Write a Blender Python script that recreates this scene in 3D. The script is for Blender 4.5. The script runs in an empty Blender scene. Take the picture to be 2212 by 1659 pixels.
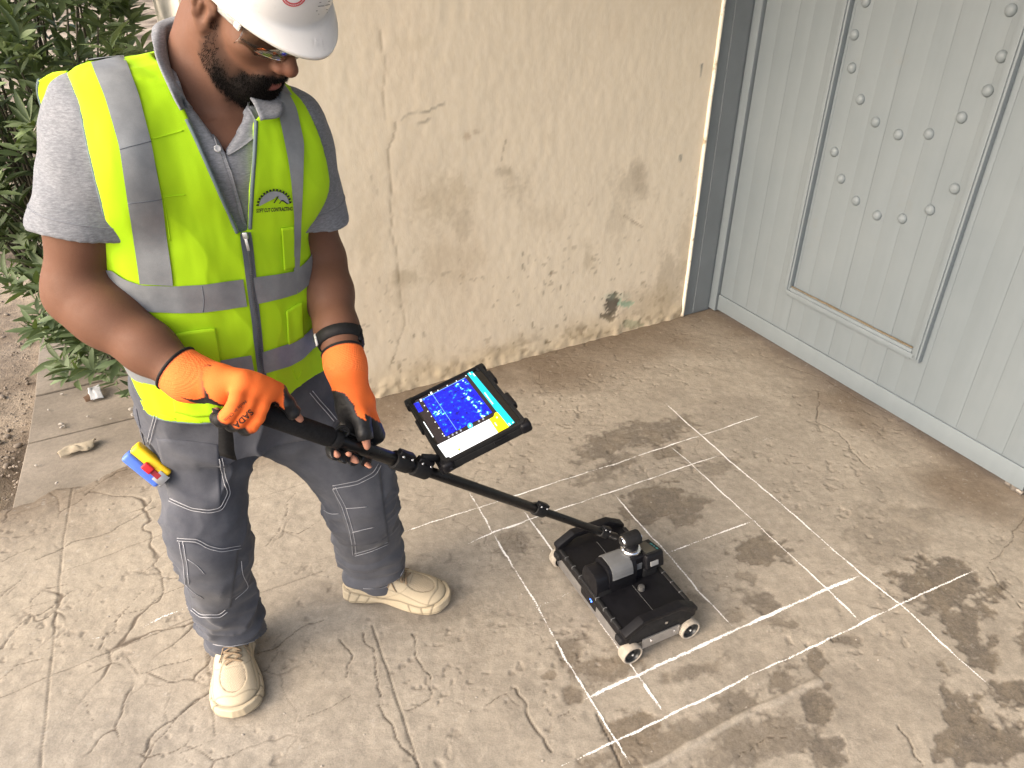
import bpy, bmesh, math, random
import numpy as np
from mathutils import Vector, Matrix
from mathutils.bvhtree import BVHTree
random.seed(7); RNG = np.random.default_rng(7)
SC = bpy.context.scene; COL = SC.collection
# ---------------------------------------------------------------- camera, sky, sun, exposure
FPX = 1650.0; CXP, CYP = 1106.0, 829.5; CAMH = 1.70; TH = math.radians(32.1)
CT, ST = math.cos(TH), math.sin(TH)
cam = bpy.data.cameras.new('camera'); camo = bpy.data.objects.new('camera', cam); COL.objects.link(camo)
cam.sensor_width = 36.0; cam.lens = 36.0 * FPX / 2212.0; cam.clip_end = 2000.0; cam.clip_start = 0.05
camo.location = (0, 0, CAMH); camo.rotation_euler = (math.pi / 2 - TH, 0, 0); SC.camera = camo
SUN_EL, SUN_AZ = math.radians(31), math.radians(-124)      # azimuth measured from +Y towards +X
world = bpy.data.worlds.new('World'); SC.world = world; world.use_nodes = True
_nt = world.node_tree; _bg = _nt.nodes['Background']
_sky = _nt.nodes.new('ShaderNodeTexSky'); _sky.sky_type = 'NISHITA'; _sky.sun_disc = False
_sky.sun_elevation = SUN_EL; _sky.sun_rotation = SUN_AZ; _sky.dust_density = 6.0; _sky.air_density = 0.8; _sky.ozone_density = 0.6
_nt.links.new(_sky.outputs[0], _bg.inputs[0]); _bg.inputs[1].default_value = 0.15
sun = bpy.data.lights.new('sun', 'SUN'); suno = bpy.data.objects.new('sun', sun); COL.objects.link(suno)
sun.energy = 1.25; sun.angle = math.radians(115); sun.color = (1.0, 0.965, 0.92)
_sd = Vector((math.sin(SUN_AZ) * math.cos(SUN_EL), math.cos(SUN_AZ) * math.cos(SUN_EL), math.sin(SUN_EL)))
suno.rotation_euler = _sd.to_track_quat('Z', 'Y').to_euler(); suno.location = (-4, -2, 6)
SC.view_settings.view_transform = 'Standard'; SC.view_settings.look = 'None'
SC.view_settings.gamma = 1.0; SC.view_settings.exposure = 1.24
SC.render.engine = 'CYCLES'; SC.cycles.use_denoising = True; SC.cycles.max_bounces = 6

# ---------------------------------------------------------------- projection helpers (2212 x 1659 pixel grid)
def ray(px, py):
    u, v = px - CXP, py - CYP
    return np.array([u, FPX * CT - v * ST, -FPX * ST - v * CT])
CAM = np.array([0, 0, CAMH])
def P(px, py, Y):
    d = ray(px, py); return CAM + d * (Y / d[1])
def G(px, py, z=0.0):
    d = ray(px, py); return CAM + d * ((z - CAMH) / d[2])
def onplane(px, py, p0, n):
    d = ray(px, py); n = np.asarray(n); return CAM + d * (np.dot(n, np.asarray(p0) - CAM) / np.dot(n, d))
def proj(p):
    p = np.asarray(p, float) - CAM
    x, y, z = p[..., 0], p[..., 1], p[..., 2]
    dep = y * CT - z * ST; up = y * ST + z * CT
    return np.stack([CXP + FPX * x / dep, CYP - FPX * up / dep], -1)
def mpp(Y, py=829.5):                              # metres per pixel at forward distance Y
    return Y / (FPX * CT - (py - CYP) * ST)

# ---------------------------------------------------------------- noise
def _hash(ix, iy, iz, s):
    h = (ix.astype(np.int64) * 374761393 + iy.astype(np.int64) * 668265263 + iz.astype(np.int64) * 2147483647 + s * 974711) & 0xffffffff
    h = ((h ^ (h >> 13)) * 1274126177) & 0xffffffff
    h = ((h ^ (h >> 16)) * 2246822519) & 0xffffffff
    return ((h ^ (h >> 15)) & 0xffffff) / 8388607.5 - 1.0
def vnoise(p, scale, seed=0):
    q = np.asarray(p, float) * scale
    i = np.floor(q); f = q - i; f = f * f * f * (f * (f * 6 - 15) + 10)
    i = i.astype(np.int64); r = 0
    D = q.shape[-1]
    zero = np.zeros(q.shape[:-1], np.int64)
    for c in range(1 << D):
        o = [(c >> k) & 1 for k in range(D)]
        w = 1
        for k in range(D): w = w * (f[..., k] if o[k] else 1 - f[..., k])
        iz = i[..., 2] + o[2] if D > 2 else zero
        r = r + w * _hash(i[..., 0] + o[0], i[..., 1] + o[1], iz, seed)
    return r
def fbm(p, scale, octv=4, seed=0, gain=0.5):
    r = 0; a = 1.0; t = 0
    for k in range(octv):
        r = r + a * vnoise(p, scale * 2.03 ** k, seed + k * 17); t += a; a *= gain
    return r / t
def sstep(a, b, x):
    t = np.clip((x - a) / (b - a), 0, 1); return t * t * (3 - 2 * t)

# ---------------------------------------------------------------- object helpers
def setp(o, label=None, cat=None, group=None, kind=None):
    if label: o['label'] = label
    if cat: o['category'] = cat
    if group: o['group'] = group
    if kind: o['kind'] = kind
    return o
def empty(name, loc=(0, 0, 0), label=None, cat=None, group=None):
    o = bpy.data.objects.new(name, None); COL.objects.link(o); o.location = loc; o.empty_display_size = 0.05
    return setp(o, label, cat, group)
def link(name, me, m=None, parent=None, smooth=True):
    o = bpy.data.objects.new(name, me); COL.objects.link(o)
    if m is not None:
        for k in (m if isinstance(m, (list, tuple)) else [m]): me.materials.append(k)
    if smooth and len(me.polygons): me.polygons.foreach_set('use_smooth', np.ones(len(me.polygons), bool))
    if parent is not None:
        o.parent = parent; o.matrix_parent_inverse = parent_inv(parent)
    return o
def parent_inv(p): return parent_world(p).inverted()
def parent_world(p):
    m = Matrix.LocRotScale(p.location, p.rotation_euler, p.scale)
    return (parent_world(p.parent) @ p.matrix_parent_inverse @ m) if p.parent is not None else m
def mesh(name, v, f, cols=None, attr=None):
    me = bpy.data.meshes.new(name)
    v = np.asarray(v, np.float32)
    if isinstance(f, np.ndarray) and f.ndim == 2:
        n, k = f.shape
        me.vertices.add(len(v)); me.vertices.foreach_set('co', v.ravel())
        me.loops.add(n * k); me.loops.foreach_set('vertex_index', f.astype(np.int32).ravel())
        me.polygons.add(n); me.polygons.foreach_set('loop_start', np.arange(0, n * k, k, dtype=np.int32))
        me.update(calc_edges=True)
    else:
        me.from_pydata([tuple(map(float, q)) for q in v], [], [tuple(map(int, q)) for q in f]); me.update()
    if cols is not None:
        a = me.color_attributes.new('Col', 'FLOAT_COLOR', 'POINT')
        c = np.ones((len(v), 4), np.float32); c[:, :3] = cols; a.data.foreach_set('color', c.ravel())
    for k, d in (attr or {}).items():
        a = me.attributes.new(k, 'FLOAT', 'POINT'); a.data.foreach_set('value', np.asarray(d, np.float32))
    return me
def gridfaces(nu, nv, cu=False, flip=False):
    """quads of a nu x nv vertex grid (index = i*nv + j); cu closes along u"""
    i = np.arange(nu if cu else nu - 1); j = np.arange(nv - 1)
    I, J = np.meshgrid(i, j, indexing='ij'); I2 = (I + 1) % nu
    f = np.stack([I * nv + J, I2 * nv + J, I2 * nv + J + 1, I * nv + J + 1], -1).reshape(-1, 4)
    return f[:, ::-1] if flip else f
class MB:
    """collects simple shapes into one mesh"""
    def __init__(s): s.v = []; s.f = []
    def add(s, v, f):
        n = len(s.v); s.v += [tuple(map(float, q)) for q in v]; s.f += [tuple(int(i) + n for i in q) for q in f]; return s
    def box(s, c, size, R=None, bev=0.0, seg=2):
        b = bmesh.new(); bmesh.ops.create_cube(b, size=1.0)
        for q in b.verts: q.co = Vector((q.co.x * size[0], q.co.y * size[1], q.co.z * size[2]))
        if bev > 0: bmesh.ops.bevel(b, geom=b.edges[:], offset=bev, segments=seg, profile=0.6, affect='EDGES')
        return s._bm(b, c, R)
    def _bm(s, b, c, R):
        b.verts.index_update(); R = np.eye(3) if R is None else np.asarray(R)
        v = np.array([q.co[:] for q in b.verts]) @ R.T + np.asarray(c)
        s.add(v, [[q.index for q in f.verts] for f in b.faces]); b.free(); return s
    def cyl(s, a, b_, r1, r2=None, n=20, cap=True, bev=0.0):
        a = np.asarray(a, float); b_ = np.asarray(b_, float); r2 = r1 if r2 is None else r2
        L = np.linalg.norm(b_ - a)
        if bev > 0: prof = [(0, r1 - bev), (bev * .3, r1 - bev * .3), (bev, r1), (L - bev, r2), (L - bev * .3, r2 - bev * .3), (L, r2 - bev)]
        else: prof = [(0, r1), (L, r2)]
        return s.lathe(a, b_ - a, prof, n, cap)
    def lathe(s, o, axis, prof, n=24, cap=True):
        R = frame(axis); an = np.arange(n) * 2 * math.pi / n
        v = []
        for h, r in prof: v += [np.asarray(o) + R @ np.array([r * math.cos(t), r * math.sin(t), h]) for t in an]
        f = []
        m = len(prof)
        for k in range(m - 1):
            for i in range(n): f.append((k * n + i, k * n + (i + 1) % n, (k + 1) * n + (i + 1) % n, (k + 1) * n + i))
        if cap: f.append(tuple(range(n))[::-1]); f.append(tuple((m - 1) * n + i for i in range(n)))
        return s.add(v, f)
    def tube(s, pts, r, n=8, closed=False, cap=True, up=None):
        v, f = tube(pts, r, n, closed, cap, up); return s.add(v, f)
    def prism(s, poly, axis_o, ex, ey, ez, depth, bev=0.0):
        """poly in (x,y) of frame ex,ey extruded along ez"""
        b = bmesh.new(); vs = [b.verts.new((x, y, 0)) for x, y in poly]; fa = b.faces.new(vs)
        r = bmesh.ops.extrude_face_region(b, geom=[fa]); 
        for q in r['geom']:
            if isinstance(q, bmesh.types.BMVert): q.co.z += depth
        bmesh.ops.recalc_face_normals(b, faces=b.faces[:])
        if bev > 0: bmesh.ops.bevel(b, geom=b.edges[:], offset=bev, segments=2, profile=0.6, affect='EDGES', clamp_overlap=True)
        return s._bm(b, axis_o, np.stack([ex, ey, ez], 1))
    def build(s, name, m, parent=None, smooth=False, auto=None):
        me = mesh(name, s.v, s.f); o = link(name, me, m, parent, smooth)
        if auto is not None:
            me.polygons.foreach_set('use_smooth', np.ones(len(me.polygons), bool))
            try: me.set_sharp_from_angle(angle=math.radians(auto))
            except Exception: pass
        return o
def frame(axis, up=None):
    z = np.asarray(axis, float); z = z / np.linalg.norm(z)
    u = np.array([0, 0, 1.0]) if up is None else np.asarray(up, float)
    if abs(np.dot(u, z)) > 0.97: u = np.array([0, 1.0, 0])
    x = np.cross(u, z); x /= np.linalg.norm(x); y = np.cross(z, x)
    return np.stack([x, y, z], 1)
def tube(pts, r, n=8, closed=False, cap=True, up=None):
    p = np.asarray(pts, float); m = len(p)
    r = np.broadcast_to(np.asarray(r, float), (m,)) if np.ndim(r) < 2 else np.asarray(r)
    t = np.gradient(p, axis=0) if not closed else (np.roll(p, -1, 0) - np.roll(p, 1, 0))
    t /= np.linalg.norm(t, axis=1, keepdims=True) + 1e-12
    nrm = frame(t[0], up)[:, 0]; v = []
    an = np.arange(n) * 2 * math.pi / n
    for k in range(m):
        nrm = nrm - t[k] * np.dot(nrm, t[k]); nrm /= np.linalg.norm(nrm) + 1e-12
        b = np.cross(t[k], nrm)
        rr = r[k]; ra, rb = (rr if np.ndim(rr) else (rr, rr))
        v += list(p[k] + ra * np.cos(an)[:, None] * nrm + rb * np.sin(an)[:, None] * b)
    f = [(k * n + i, k * n + (i + 1) % n, ((k + 1) % m) * n + (i + 1) % n, ((k + 1) % m) * n + i) for k in range(m if closed else m - 1) for i in range(n)]
    if cap and not closed: f.append(tuple(range(n))[::-1]); f.append(tuple((m - 1) * n + i for i in range(n)))
    return v, f
def crom(pts, n=8, closed=False):
    """Catmull-Rom resample"""
    p = np.asarray(pts, float)
    if closed: q = np.concatenate([p[-1:], p, p[:2]])
    else: q = np.concatenate([2 * p[:1] - p[1:2], p, 2 * p[-1:] - p[-2:-1]])
    out = []
    for k in range(len(q) - 3):
        a, b, c, d = q[k:k + 4]
        for t in np.arange(n) / n:
            out.append(.5 * ((2 * b) + (c - a) * t + (2 * a - 5 * b + 4 * c - d) * t * t + (3 * b - a - 3 * c + d) * t ** 3))
    if not closed: out.append(q[-2])
    return np.array(out)
def resample(pts, n, closed=False):
    p = np.asarray(pts, float)
    if closed: p = np.concatenate([p, p[:1]])
    s = np.concatenate([[0], np.cumsum(np.linalg.norm(np.diff(p, axis=0), axis=1))])
    t = np.linspace(0, s[-1], n + 1)[:-1] if closed else np.linspace(0, s[-1], n)
    return np.stack([np.interp(t, s, p[:, k]) for k in range(p.shape[1])], 1)
def interp_rows(keys, t):
    """keys: rows [t, a, b, ...] -> smooth (pchip-like via catmull on uniform) linear-cosine interpolation"""
    k = np.asarray(keys, float); o = np.argsort(k[:, 0]); k = k[o]
    x = k[:, 0]; t = np.clip(np.asarray(t, float), x[0], x[-1])
    i = np.clip(np.searchsorted(x, t, side='right') - 1, 0, len(x) - 2)
    h = x[i + 1] - x[i]; s = (t - x[i]) / h
    m = np.gradient(k[:, 1:], x, axis=0)
    h00 = 2 * s ** 3 - 3 * s ** 2 + 1; h10 = s ** 3 - 2 * s ** 2 + s; h01 = -2 * s ** 3 + 3 * s ** 2; h11 = s ** 3 - s ** 2
    e = lambda a: a[..., None]
    return e(h00) * k[i, 1:] + e(h10 * h) * m[i] + e(h01) * k[i + 1, 1:] + e(h11 * h) * m[i + 1]

# ---------------------------------------------------------------- materials
MATS = {}
class NB:
    def __init__(s, name):
        s.m = bpy.data.materials.new(name); s.m.use_nodes = True; s.t = s.m.node_tree
        s.b = s.t.nodes['Principled BSDF']; s.out = s.t.nodes['Material Output']
        MATS[name] = s.m
    def n(s, typ, **kw):
        x = s.t.nodes.new(typ)
        for k, v in kw.items():
            if k.startswith('_'): setattr(x, k[1:], v)
            else: s.set(x.inputs[k.replace('__', ' ')], v)
        return x
    def set(s, sock, v):
        if hasattr(v, 'is_output'): s.t.links.new(v, sock)
        elif isinstance(v, (tuple, list)): sock.default_value = (*v, 1.0) if len(v) == 3 and sock.type == 'RGBA' else v
        else: sock.default_value = v
    def P(s, **kw):
        for k, v in kw.items(): s.set(s.b.inputs[k.replace('__', ' ')], v)
        return s
    def co(s, kind='Object', scale=None):
        c = s.n('ShaderNodeTexCoord').outputs[kind]
        if scale is not None:
            mp = s.n('ShaderNodeMapping'); s.t.links.new(c, mp.inputs[0]); mp.inputs['Scale'].default_value = scale; c = mp.outputs[0]
        return c
    def noise(s, scale, detail=4, rough=.55, co=None, dist=0.0):
        x = s.n('ShaderNodeTexNoise', Scale=scale, Detail=detail, Roughness=rough, Distortion=dist)
        s.t.links.new(co if co is not None else s.co(), x.inputs['Vector']); return x.outputs[0]
    def vor(s, scale, feature='F1', co=None, out='Distance'):
        x = s.n('ShaderNodeTexVoronoi', _feature=feature, Scale=scale)
        s.t.links.new(co if co is not None else s.co(), x.inputs['Vector']); return x.outputs[out]
    def ramp(s, fac, stops):
        x = s.n('ShaderNodeValToRGB'); s.t.links.new(fac, x.inputs[0]); e = x.color_ramp.elements
        while len(e) < len(stops): e.new(0.5)
        for q, (p, c) in zip(e, stops):
            q.position = p; q.color = (*c, 1) if isinstance(c, (tuple, list)) else (c, c, c, 1)
        return x.outputs[0]
    def mix(s, fac, a, b, mode='MIX'):
        x = s.t.nodes.new('ShaderNodeMix'); x.data_type = 'RGBA'; x.blend_type = mode
        s.set(x.inputs[0], fac); s.set(x.inputs[6], a); s.set(x.inputs[7], b); return x.outputs[2]
    def math(s, op, a, b=0.0, clamp=False):
        x = s.t.nodes.new('ShaderNodeMath'); x.operation = op; x.use_clamp = clamp
        s.set(x.inputs[0], a); s.set(x.inputs[1], b); return x.outputs[0]
    def attr(s, name, out='Fac'):
        x = s.t.nodes.new('ShaderNodeAttribute'); x.attribute_name = name; return x.outputs[out]
    def bump(s, h, strength=.3, dist=.01, normal=None):
        x = s.n('ShaderNodeBump', Strength=strength, Distance=dist); s.t.links.new(h, x.inputs['Height'])
        if normal is not None: s.t.links.new(normal, x.inputs['Normal'])
        s.t.links.new(x.outputs[0], s.b.inputs['Normal']); return x.outputs[0]
def srgb(r, g, b):
    f = lambda c: (c / 255 / 12.92) if c / 255 <= .04045 else ((c / 255 + .055) / 1.055) ** 2.4
    return (f(r), f(g), f(b))
def simple(name, col, rough=.5, metal=0.0, var=.12, nscale=40, bump=0.0, bscale=200, spec=.5, bdist=.002):
    n = NB(name); n.P(Roughness=rough, Metallic=metal)
    n.b.inputs['Specular IOR Level'].default_value = spec
    if var > 0:
        t = n.noise(nscale, 5, .6); a = tuple(c * (1 - var) for c in col); b = tuple(min(1, c * (1 + var)) for c in col)
        n.P(Base__Color=n.ramp(t, [(.3, a), (.7, b)]))
        n.P(Roughness=n.ramp(n.noise(nscale * 2.3, 4), [(.3, max(0, rough - .1)), (.7, min(1, rough + .1))]))
    else: n.P(Base__Color=col)
    if bump > 0: n.bump(n.noise(bscale, 3), bump, bdist)
    return n.m
# ---------------------------------------------------------------- signed distance modelling + surface nets
def smin(a, b, k):
    if k <= 0: return np.minimum(a, b)
    h = np.maximum(k - np.abs(a - b), 0) / k
    return np.minimum(a, b) - h * h * k * .25
def sd_cone(p, a, b, r1, r2):
    a = np.asarray(a, np.float32); b = np.asarray(b, np.float32); ba = b - a
    l2 = float(ba @ ba); pa = p - a
    h = np.clip((pa @ ba) / l2, 0, 1)
    return np.linalg.norm(pa - h[..., None] * ba, axis=-1) - (r1 + (r2 - r1) * h)
def sd_ell(p, c, r, R=None):
    q = p - np.asarray(c, np.float32)
    if R is not None: q = q @ np.asarray(R, np.float32)
    r = np.asarray(r, np.float32)
    k0 = np.linalg.norm(q / r, axis=-1); k1 = np.linalg.norm(q / (r * r), axis=-1) + 1e-9
    return k0 * (k0 - 1) / k1
def sd_box(p, c, h, rad=0.0, R=None):
    q = p - np.asarray(c, np.float32)
    if R is not None: q = q @ np.asarray(R, np.float32)
    q = np.abs(q) - (np.asarray(h, np.float32) - rad)
    return np.linalg.norm(np.maximum(q, 0), axis=-1) + np.minimum(q.max(-1), 0) - rad
class SDF:
    def __init__(s, xs, ys, zs):
        s.ax = [np.asarray(a, np.float32) for a in (xs, ys, zs)]
        s.f = np.full([len(a) for a in s.ax], .25, np.float32)
    def win(s, lo, hi):
        sl = []
        for a, l, h in zip(s.ax, lo, hi):
            i0 = max(0, np.searchsorted(a, l) - 1); i1 = min(len(a), np.searchsorted(a, h) + 1); sl.append(slice(i0, max(i0, i1)))
        return tuple(sl)
    def pts(s, sl):
        X, Y, Z = np.meshgrid(*[a[q] for a, q in zip(s.ax, sl)], indexing='ij'); return np.stack([X, Y, Z], -1)
    def op(s, fn, lo, hi, k=0.0, mode='u', pad=.012):
        pd = pad + k; sl = s.win(np.asarray(lo) - pd, np.asarray(hi) + pd)
        if min(q.stop - q.start for q in sl) < 1: return s
        d = fn(s.pts(sl)).astype(np.float32); g = s.f[sl]
        if mode == 'u': s.f[sl] = smin(g, d, k)
        elif mode == 'd': s.f[sl] = -smin(-g, d, k)
        elif mode == 'i': s.f[sl] = -smin(-g, -d, k)
        elif mode == 'add': s.f[sl] = g + d
        return s
    def cone(s, a, b, r1, r2=None, k=0.0, mode='u'):
        r2 = r1 if r2 is None else r2; a = np.asarray(a, float); b = np.asarray(b, float); m = max(r1, r2)
        return s.op(lambda p: sd_cone(p, a, b, r1, r2), np.minimum(a, b) - m, np.maximum(a, b) + m, k, mode)
    def chain(s, pts, rad, k=0.0, mode='u', kin=None):
        for i in range(len(pts) - 1): s.cone(pts[i], pts[i + 1], rad[i], rad[i + 1], k if i == 0 or kin is None else kin, mode)
        return s
    def ell(s, c, r, R=None, k=0.0, mode='u'):
        m = max(r); return s.op(lambda p: sd_ell(p, c, r, R), np.asarray(c) - m, np.asarray(c) + m, k, mode)
    def box(s, c, h, rad=0.0, R=None, k=0.0, mode='u'):
        m = float(np.linalg.norm(h)); return s.op(lambda p: sd_box(p, c, h, rad, R), np.asarray(c) - m, np.asarray(c) + m, k, mode)
    def net(s):
        f = s.f; sg = f < 0; nx, ny, nz = f.shape
        c = np.zeros((nx - 1, ny - 1, nz - 1), np.int8)
        for dx in (0, 1):
            for dy in (0, 1):
                for dz in (0, 1): c += sg[dx:nx - 1 + dx, dy:ny - 1 + dy, dz:nz - 1 + dz]
        act = (c > 0) & (c < 8); I = np.argwhere(act); n = len(I)
        idx = np.full(act.shape, -1, np.int64); idx[act] = np.arange(n)
        acc = np.zeros((n, 3)); cnt = np.zeros(n)
        cor = [np.array(o) for o in ((0,0,0),(1,0,0),(0,1,0),(1,1,0),(0,0,1),(1,0,1),(0,1,1),(1,1,1))]
        val = [f[tuple((I + o).T)] for o in cor]
        for a, b in ((0,1),(2,3),(4,5),(6,7),(0,2),(1,3),(4,6),(5,7),(0,4),(1,5),(2,6),(3,7)):
            m = (val[a] < 0) != (val[b] < 0); va, vb = val[a][m], val[b][m]
            t = (va / (va - vb))[:, None]; acc[m] += cor[a] * (1 - t) + cor[b] * t; cnt[m] += 1
        q = I + acc / cnt[:, None]
        v = np.stack([np.interp(q[:, k], np.arange(len(s.ax[k])), s.ax[k]) for k in range(3)], 1)
        F = []
        for ax in range(3):
            sa = [slice(1, -1)] * 3; sb = [slice(1, -1)] * 3; sa[ax] = slice(0, -1); sb[ax] = slice(1, None)
            A = sg[tuple(sa)]; B = sg[tuple(sb)]; E = np.argwhere(A != B)
            if not len(E): continue
            fl = A[tuple(E.T)]
            o = np.ones(3, int); o[ax] = 0; E = E + o
            b_, c_ = (ax + 1) % 3, (ax + 2) % 3; db = np.zeros(3, int); db[b_] = 1; dc = np.zeros(3, int); dc[c_] = 1
            q4 = [idx[tuple((E - d).T)] for d in (db + dc, dc, 0 * db, db)]
            q4 = np.stack(q4, 1); q4[~fl] = q4[~fl][:, ::-1]; F.append(q4)
        return v, np.concatenate(F)
def smooth_mesh(v, f, it=3, lam=.5):
    e = np.concatenate([f[:, [0, 1]], f[:, [1, 2]], f[:, [2, 3]], f[:, [3, 0]]]); n = len(v)
    deg = np.bincount(e.ravel(), minlength=n)[:, None] + 1e-9
    for k in range(it):
        a = np.zeros_like(v)
        for c in range(3): a[:, c] = np.bincount(e[:, 0], v[e[:, 1], c], n) + np.bincount(e[:, 1], v[e[:, 0], c], n)
        l = lam if k % 2 == 0 else -lam * 1.02
        v = v + l * (a / deg - v)
    return v
def relax(v, f, it=2, lam=.5):
    e = np.concatenate([f[:, [0, 1]], f[:, [1, 2]], f[:, [2, 3]], f[:, [3, 0]]]); n = len(v)
    deg = np.bincount(e.ravel(), minlength=n)[:, None] + 1e-9
    for k in range(it):
        a = np.zeros_like(v)
        for c in range(3): a[:, c] = np.bincount(e[:, 0], v[e[:, 1], c], n) + np.bincount(e[:, 1], v[e[:, 0], c], n)
        v = v + lam * (a / deg - v)
    return v
def vnormals(v, f):
    n = np.cross(v[f[:, 2]] - v[f[:, 0]], v[f[:, 3]] - v[f[:, 1]]); o = np.zeros_like(v)
    for k in range(4):
        for c in range(3): o[:, c] += np.bincount(f[:, k], n[:, c], len(v))
    return o / (np.linalg.norm(o, axis=1, keepdims=True) + 1e-12)
class Cast:
    """ray casting from the photographer's place onto a surface, to find where seams and prints lie on it"""
    def __init__(s, v, f): s.t = BVHTree.FromPolygons([tuple(map(float, q)) for q in v], [tuple(map(int, q)) for q in f])
    def hit(s, px, py):
        d = Vector(ray(px, py)).normalized(); h = s.t.ray_cast(Vector(CAM), d)
        return h
    def line(s, pts, off=.0, n=None, step=6.0, keep=True):
        p = np.asarray(pts, float); L = np.sum(np.linalg.norm(np.diff(p, axis=0), axis=1))
        p = resample(p, n or max(3, int(L / step)))
        out = []
        for x, y in p:
            h = s.hit(x, y)
            if h[0] is None:
                continue
            out.append(np.array(h[0]) + np.array(h[1]) * off)
        return np.array(out)
    def near(s, p, off=0.0):
        h = s.t.find_nearest(Vector(p)); return np.array(h[0]) + np.array(h[1]) * off
# ================================================================= the setting
AX = np.array([math.sin(math.radians(62.3)), math.cos(math.radians(62.3)), 0.0])      # along the wall, to the right
BX = np.array([-AX[1], AX[0], 0.0])                                                   # along the gate, away
UP = np.array([0, 0, 1.0])
def seg_dist(pts, poly):
    """distance of 2D points to polyline, and side-less"""
    d = np.full(len(pts), 9.0); poly = np.asarray(poly)[:, :2]
    for a, b in zip(poly[:-1], poly[1:]):
        ba = b - a; pa = pts - a; h = np.clip(pa @ ba / (ba @ ba + 1e-12), 0, 1)
        d = np.minimum(d, np.linalg.norm(pa - h[:, None] * ba, axis=1))
    return d
def jitter(poly, n, amp, seed):
    p = resample(np.asarray(poly)[:, :2], n); j = np.stack([fbm(p * 1.0 + 3.1, 18, 3, seed), fbm(p + 9.7, 18, 3, seed + 5)], 1)
    return p + j * amp
def gp(lst): return np.array([G(x, y)[:2] for x, y in lst])

# ---- floor: poured concrete with scored lines, cracks and worn-through patches
FX0, FX1, FY0, FY1, FS = -2.05, 2.15, 0.80, 3.70, 0.0037
fx = np.arange(FX0, FX1, FS); fy = np.arange(FY0, FY1, FS); NXF, NYF = len(fx), len(fy)
XYA = np.stack(np.meshgrid(fx, fy, indexing='ij'), -1).reshape(-1, 2)
W0 = G(801, 862); W0[2] = 0; D0 = G(1535, 668)
_pp = proj(np.concatenate([XYA, np.zeros((len(XYA), 1))], 1))
SEL = np.where(((XYA - W0[:2]) @ (-BX[:2]) > -.03) & ((XYA - D0[:2]) @ (-AX[:2]) > -.06) & (_pp[:, 0] > -330) & (_pp[:, 0] < 2540) & (_pp[:, 1] < 1900))[0]
XY = XYA[SEL]
def near_mask(poly, r):
    poly = np.asarray(poly); lo = poly.min(0)[:2] - r; hi = poly.max(0)[:2] + r
    return np.where((XY[:, 0] > lo[0]) & (XY[:, 0] < hi[0]) & (XY[:, 1] > lo[1]) & (XY[:, 1] < hi[1]))[0]
fz = fbm(XY, 2.2, 3, 3) * .004 + fbm(XY, 14, 4, 5) * .0022
fine = fbm(XY, 60, 4, 8)
crackc = np.zeros(len(XY)); wear = np.zeros(len(XY)); pale = np.zeros(len(XY)); dustm = np.zeros(len(XY))
PXY = proj(np.concatenate([XY, np.zeros((len(XY), 1))], 1))
def carve(lst, w, depth, seed, jit=.006, dark=1.0, lip=0.0, px=True):
    p = jitter(gp(lst) if px else lst, max(12, int(len(lst) * 10)), jit, seed)
    m = near_mask(p, w * 4 + .03); q = XY[m]
    ww = w * (0.75 + .6 * np.clip(fbm(q, 25, 3, seed + 2) + .25, -.4, 1))
    d = seg_dist(q, p)
    c = 1 - sstep(.0, 1.0, d / np.maximum(ww, 1e-4))
    fz[m] -= depth * c
    if lip: fz[m] += lip * np.exp(-((d - w * 1.7) / (w * .8)) ** 2)
    crackc[m] = np.maximum(crackc[m], c * dark)
GROOVES = [([(156,1050),(136,1171),(114,1399),(83,1690)], .0045,.005,.7), ([(-40,1136),(0,1122),(154,1068),(330,1003)], .003,.003,.6), ([(132,1235),(382,1142),(527,1083),(672,1039),(760,1005)], .0035,.004,.7),
  ([(-30,1520),(105,1461),(240,1405),(409,1338),(584,1272),(700,1232)], .0045,.005,.8), ([(444,1385),(448,1420),(457,1490),(466,1590)], .004,.004,.6), ([(804,1351),(826,1417),(870,1544),(915,1690)], .006,.006,.8),
  ([(1404,1089),(1440,1130),(1483,1181)], .004,.002,-.5), ([(1970,1220),(2084,1312)], .004,.002,-.5), ([(1288,1541),(1305,1572),(1321,1606),(1355,1690)], .005,.008,.9), ([(1300,980),(1349,1029)], .004,.002,-.5),
  ([(1151,816),(1180,849)], .003,.002,.3), ([(0,1345),(60,1312),(132,1290)], .003,.003,.6), ([(300,1240),(420,1195)], .003,.003,.5), ([(690,1600),(590,1640)], .003,.002,.4)]
for i, (l, w, dp, dk) in enumerate(GROOVES): carve(l, w * .62, dp * .75, 40 + i, .003, dk * .8)
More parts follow.
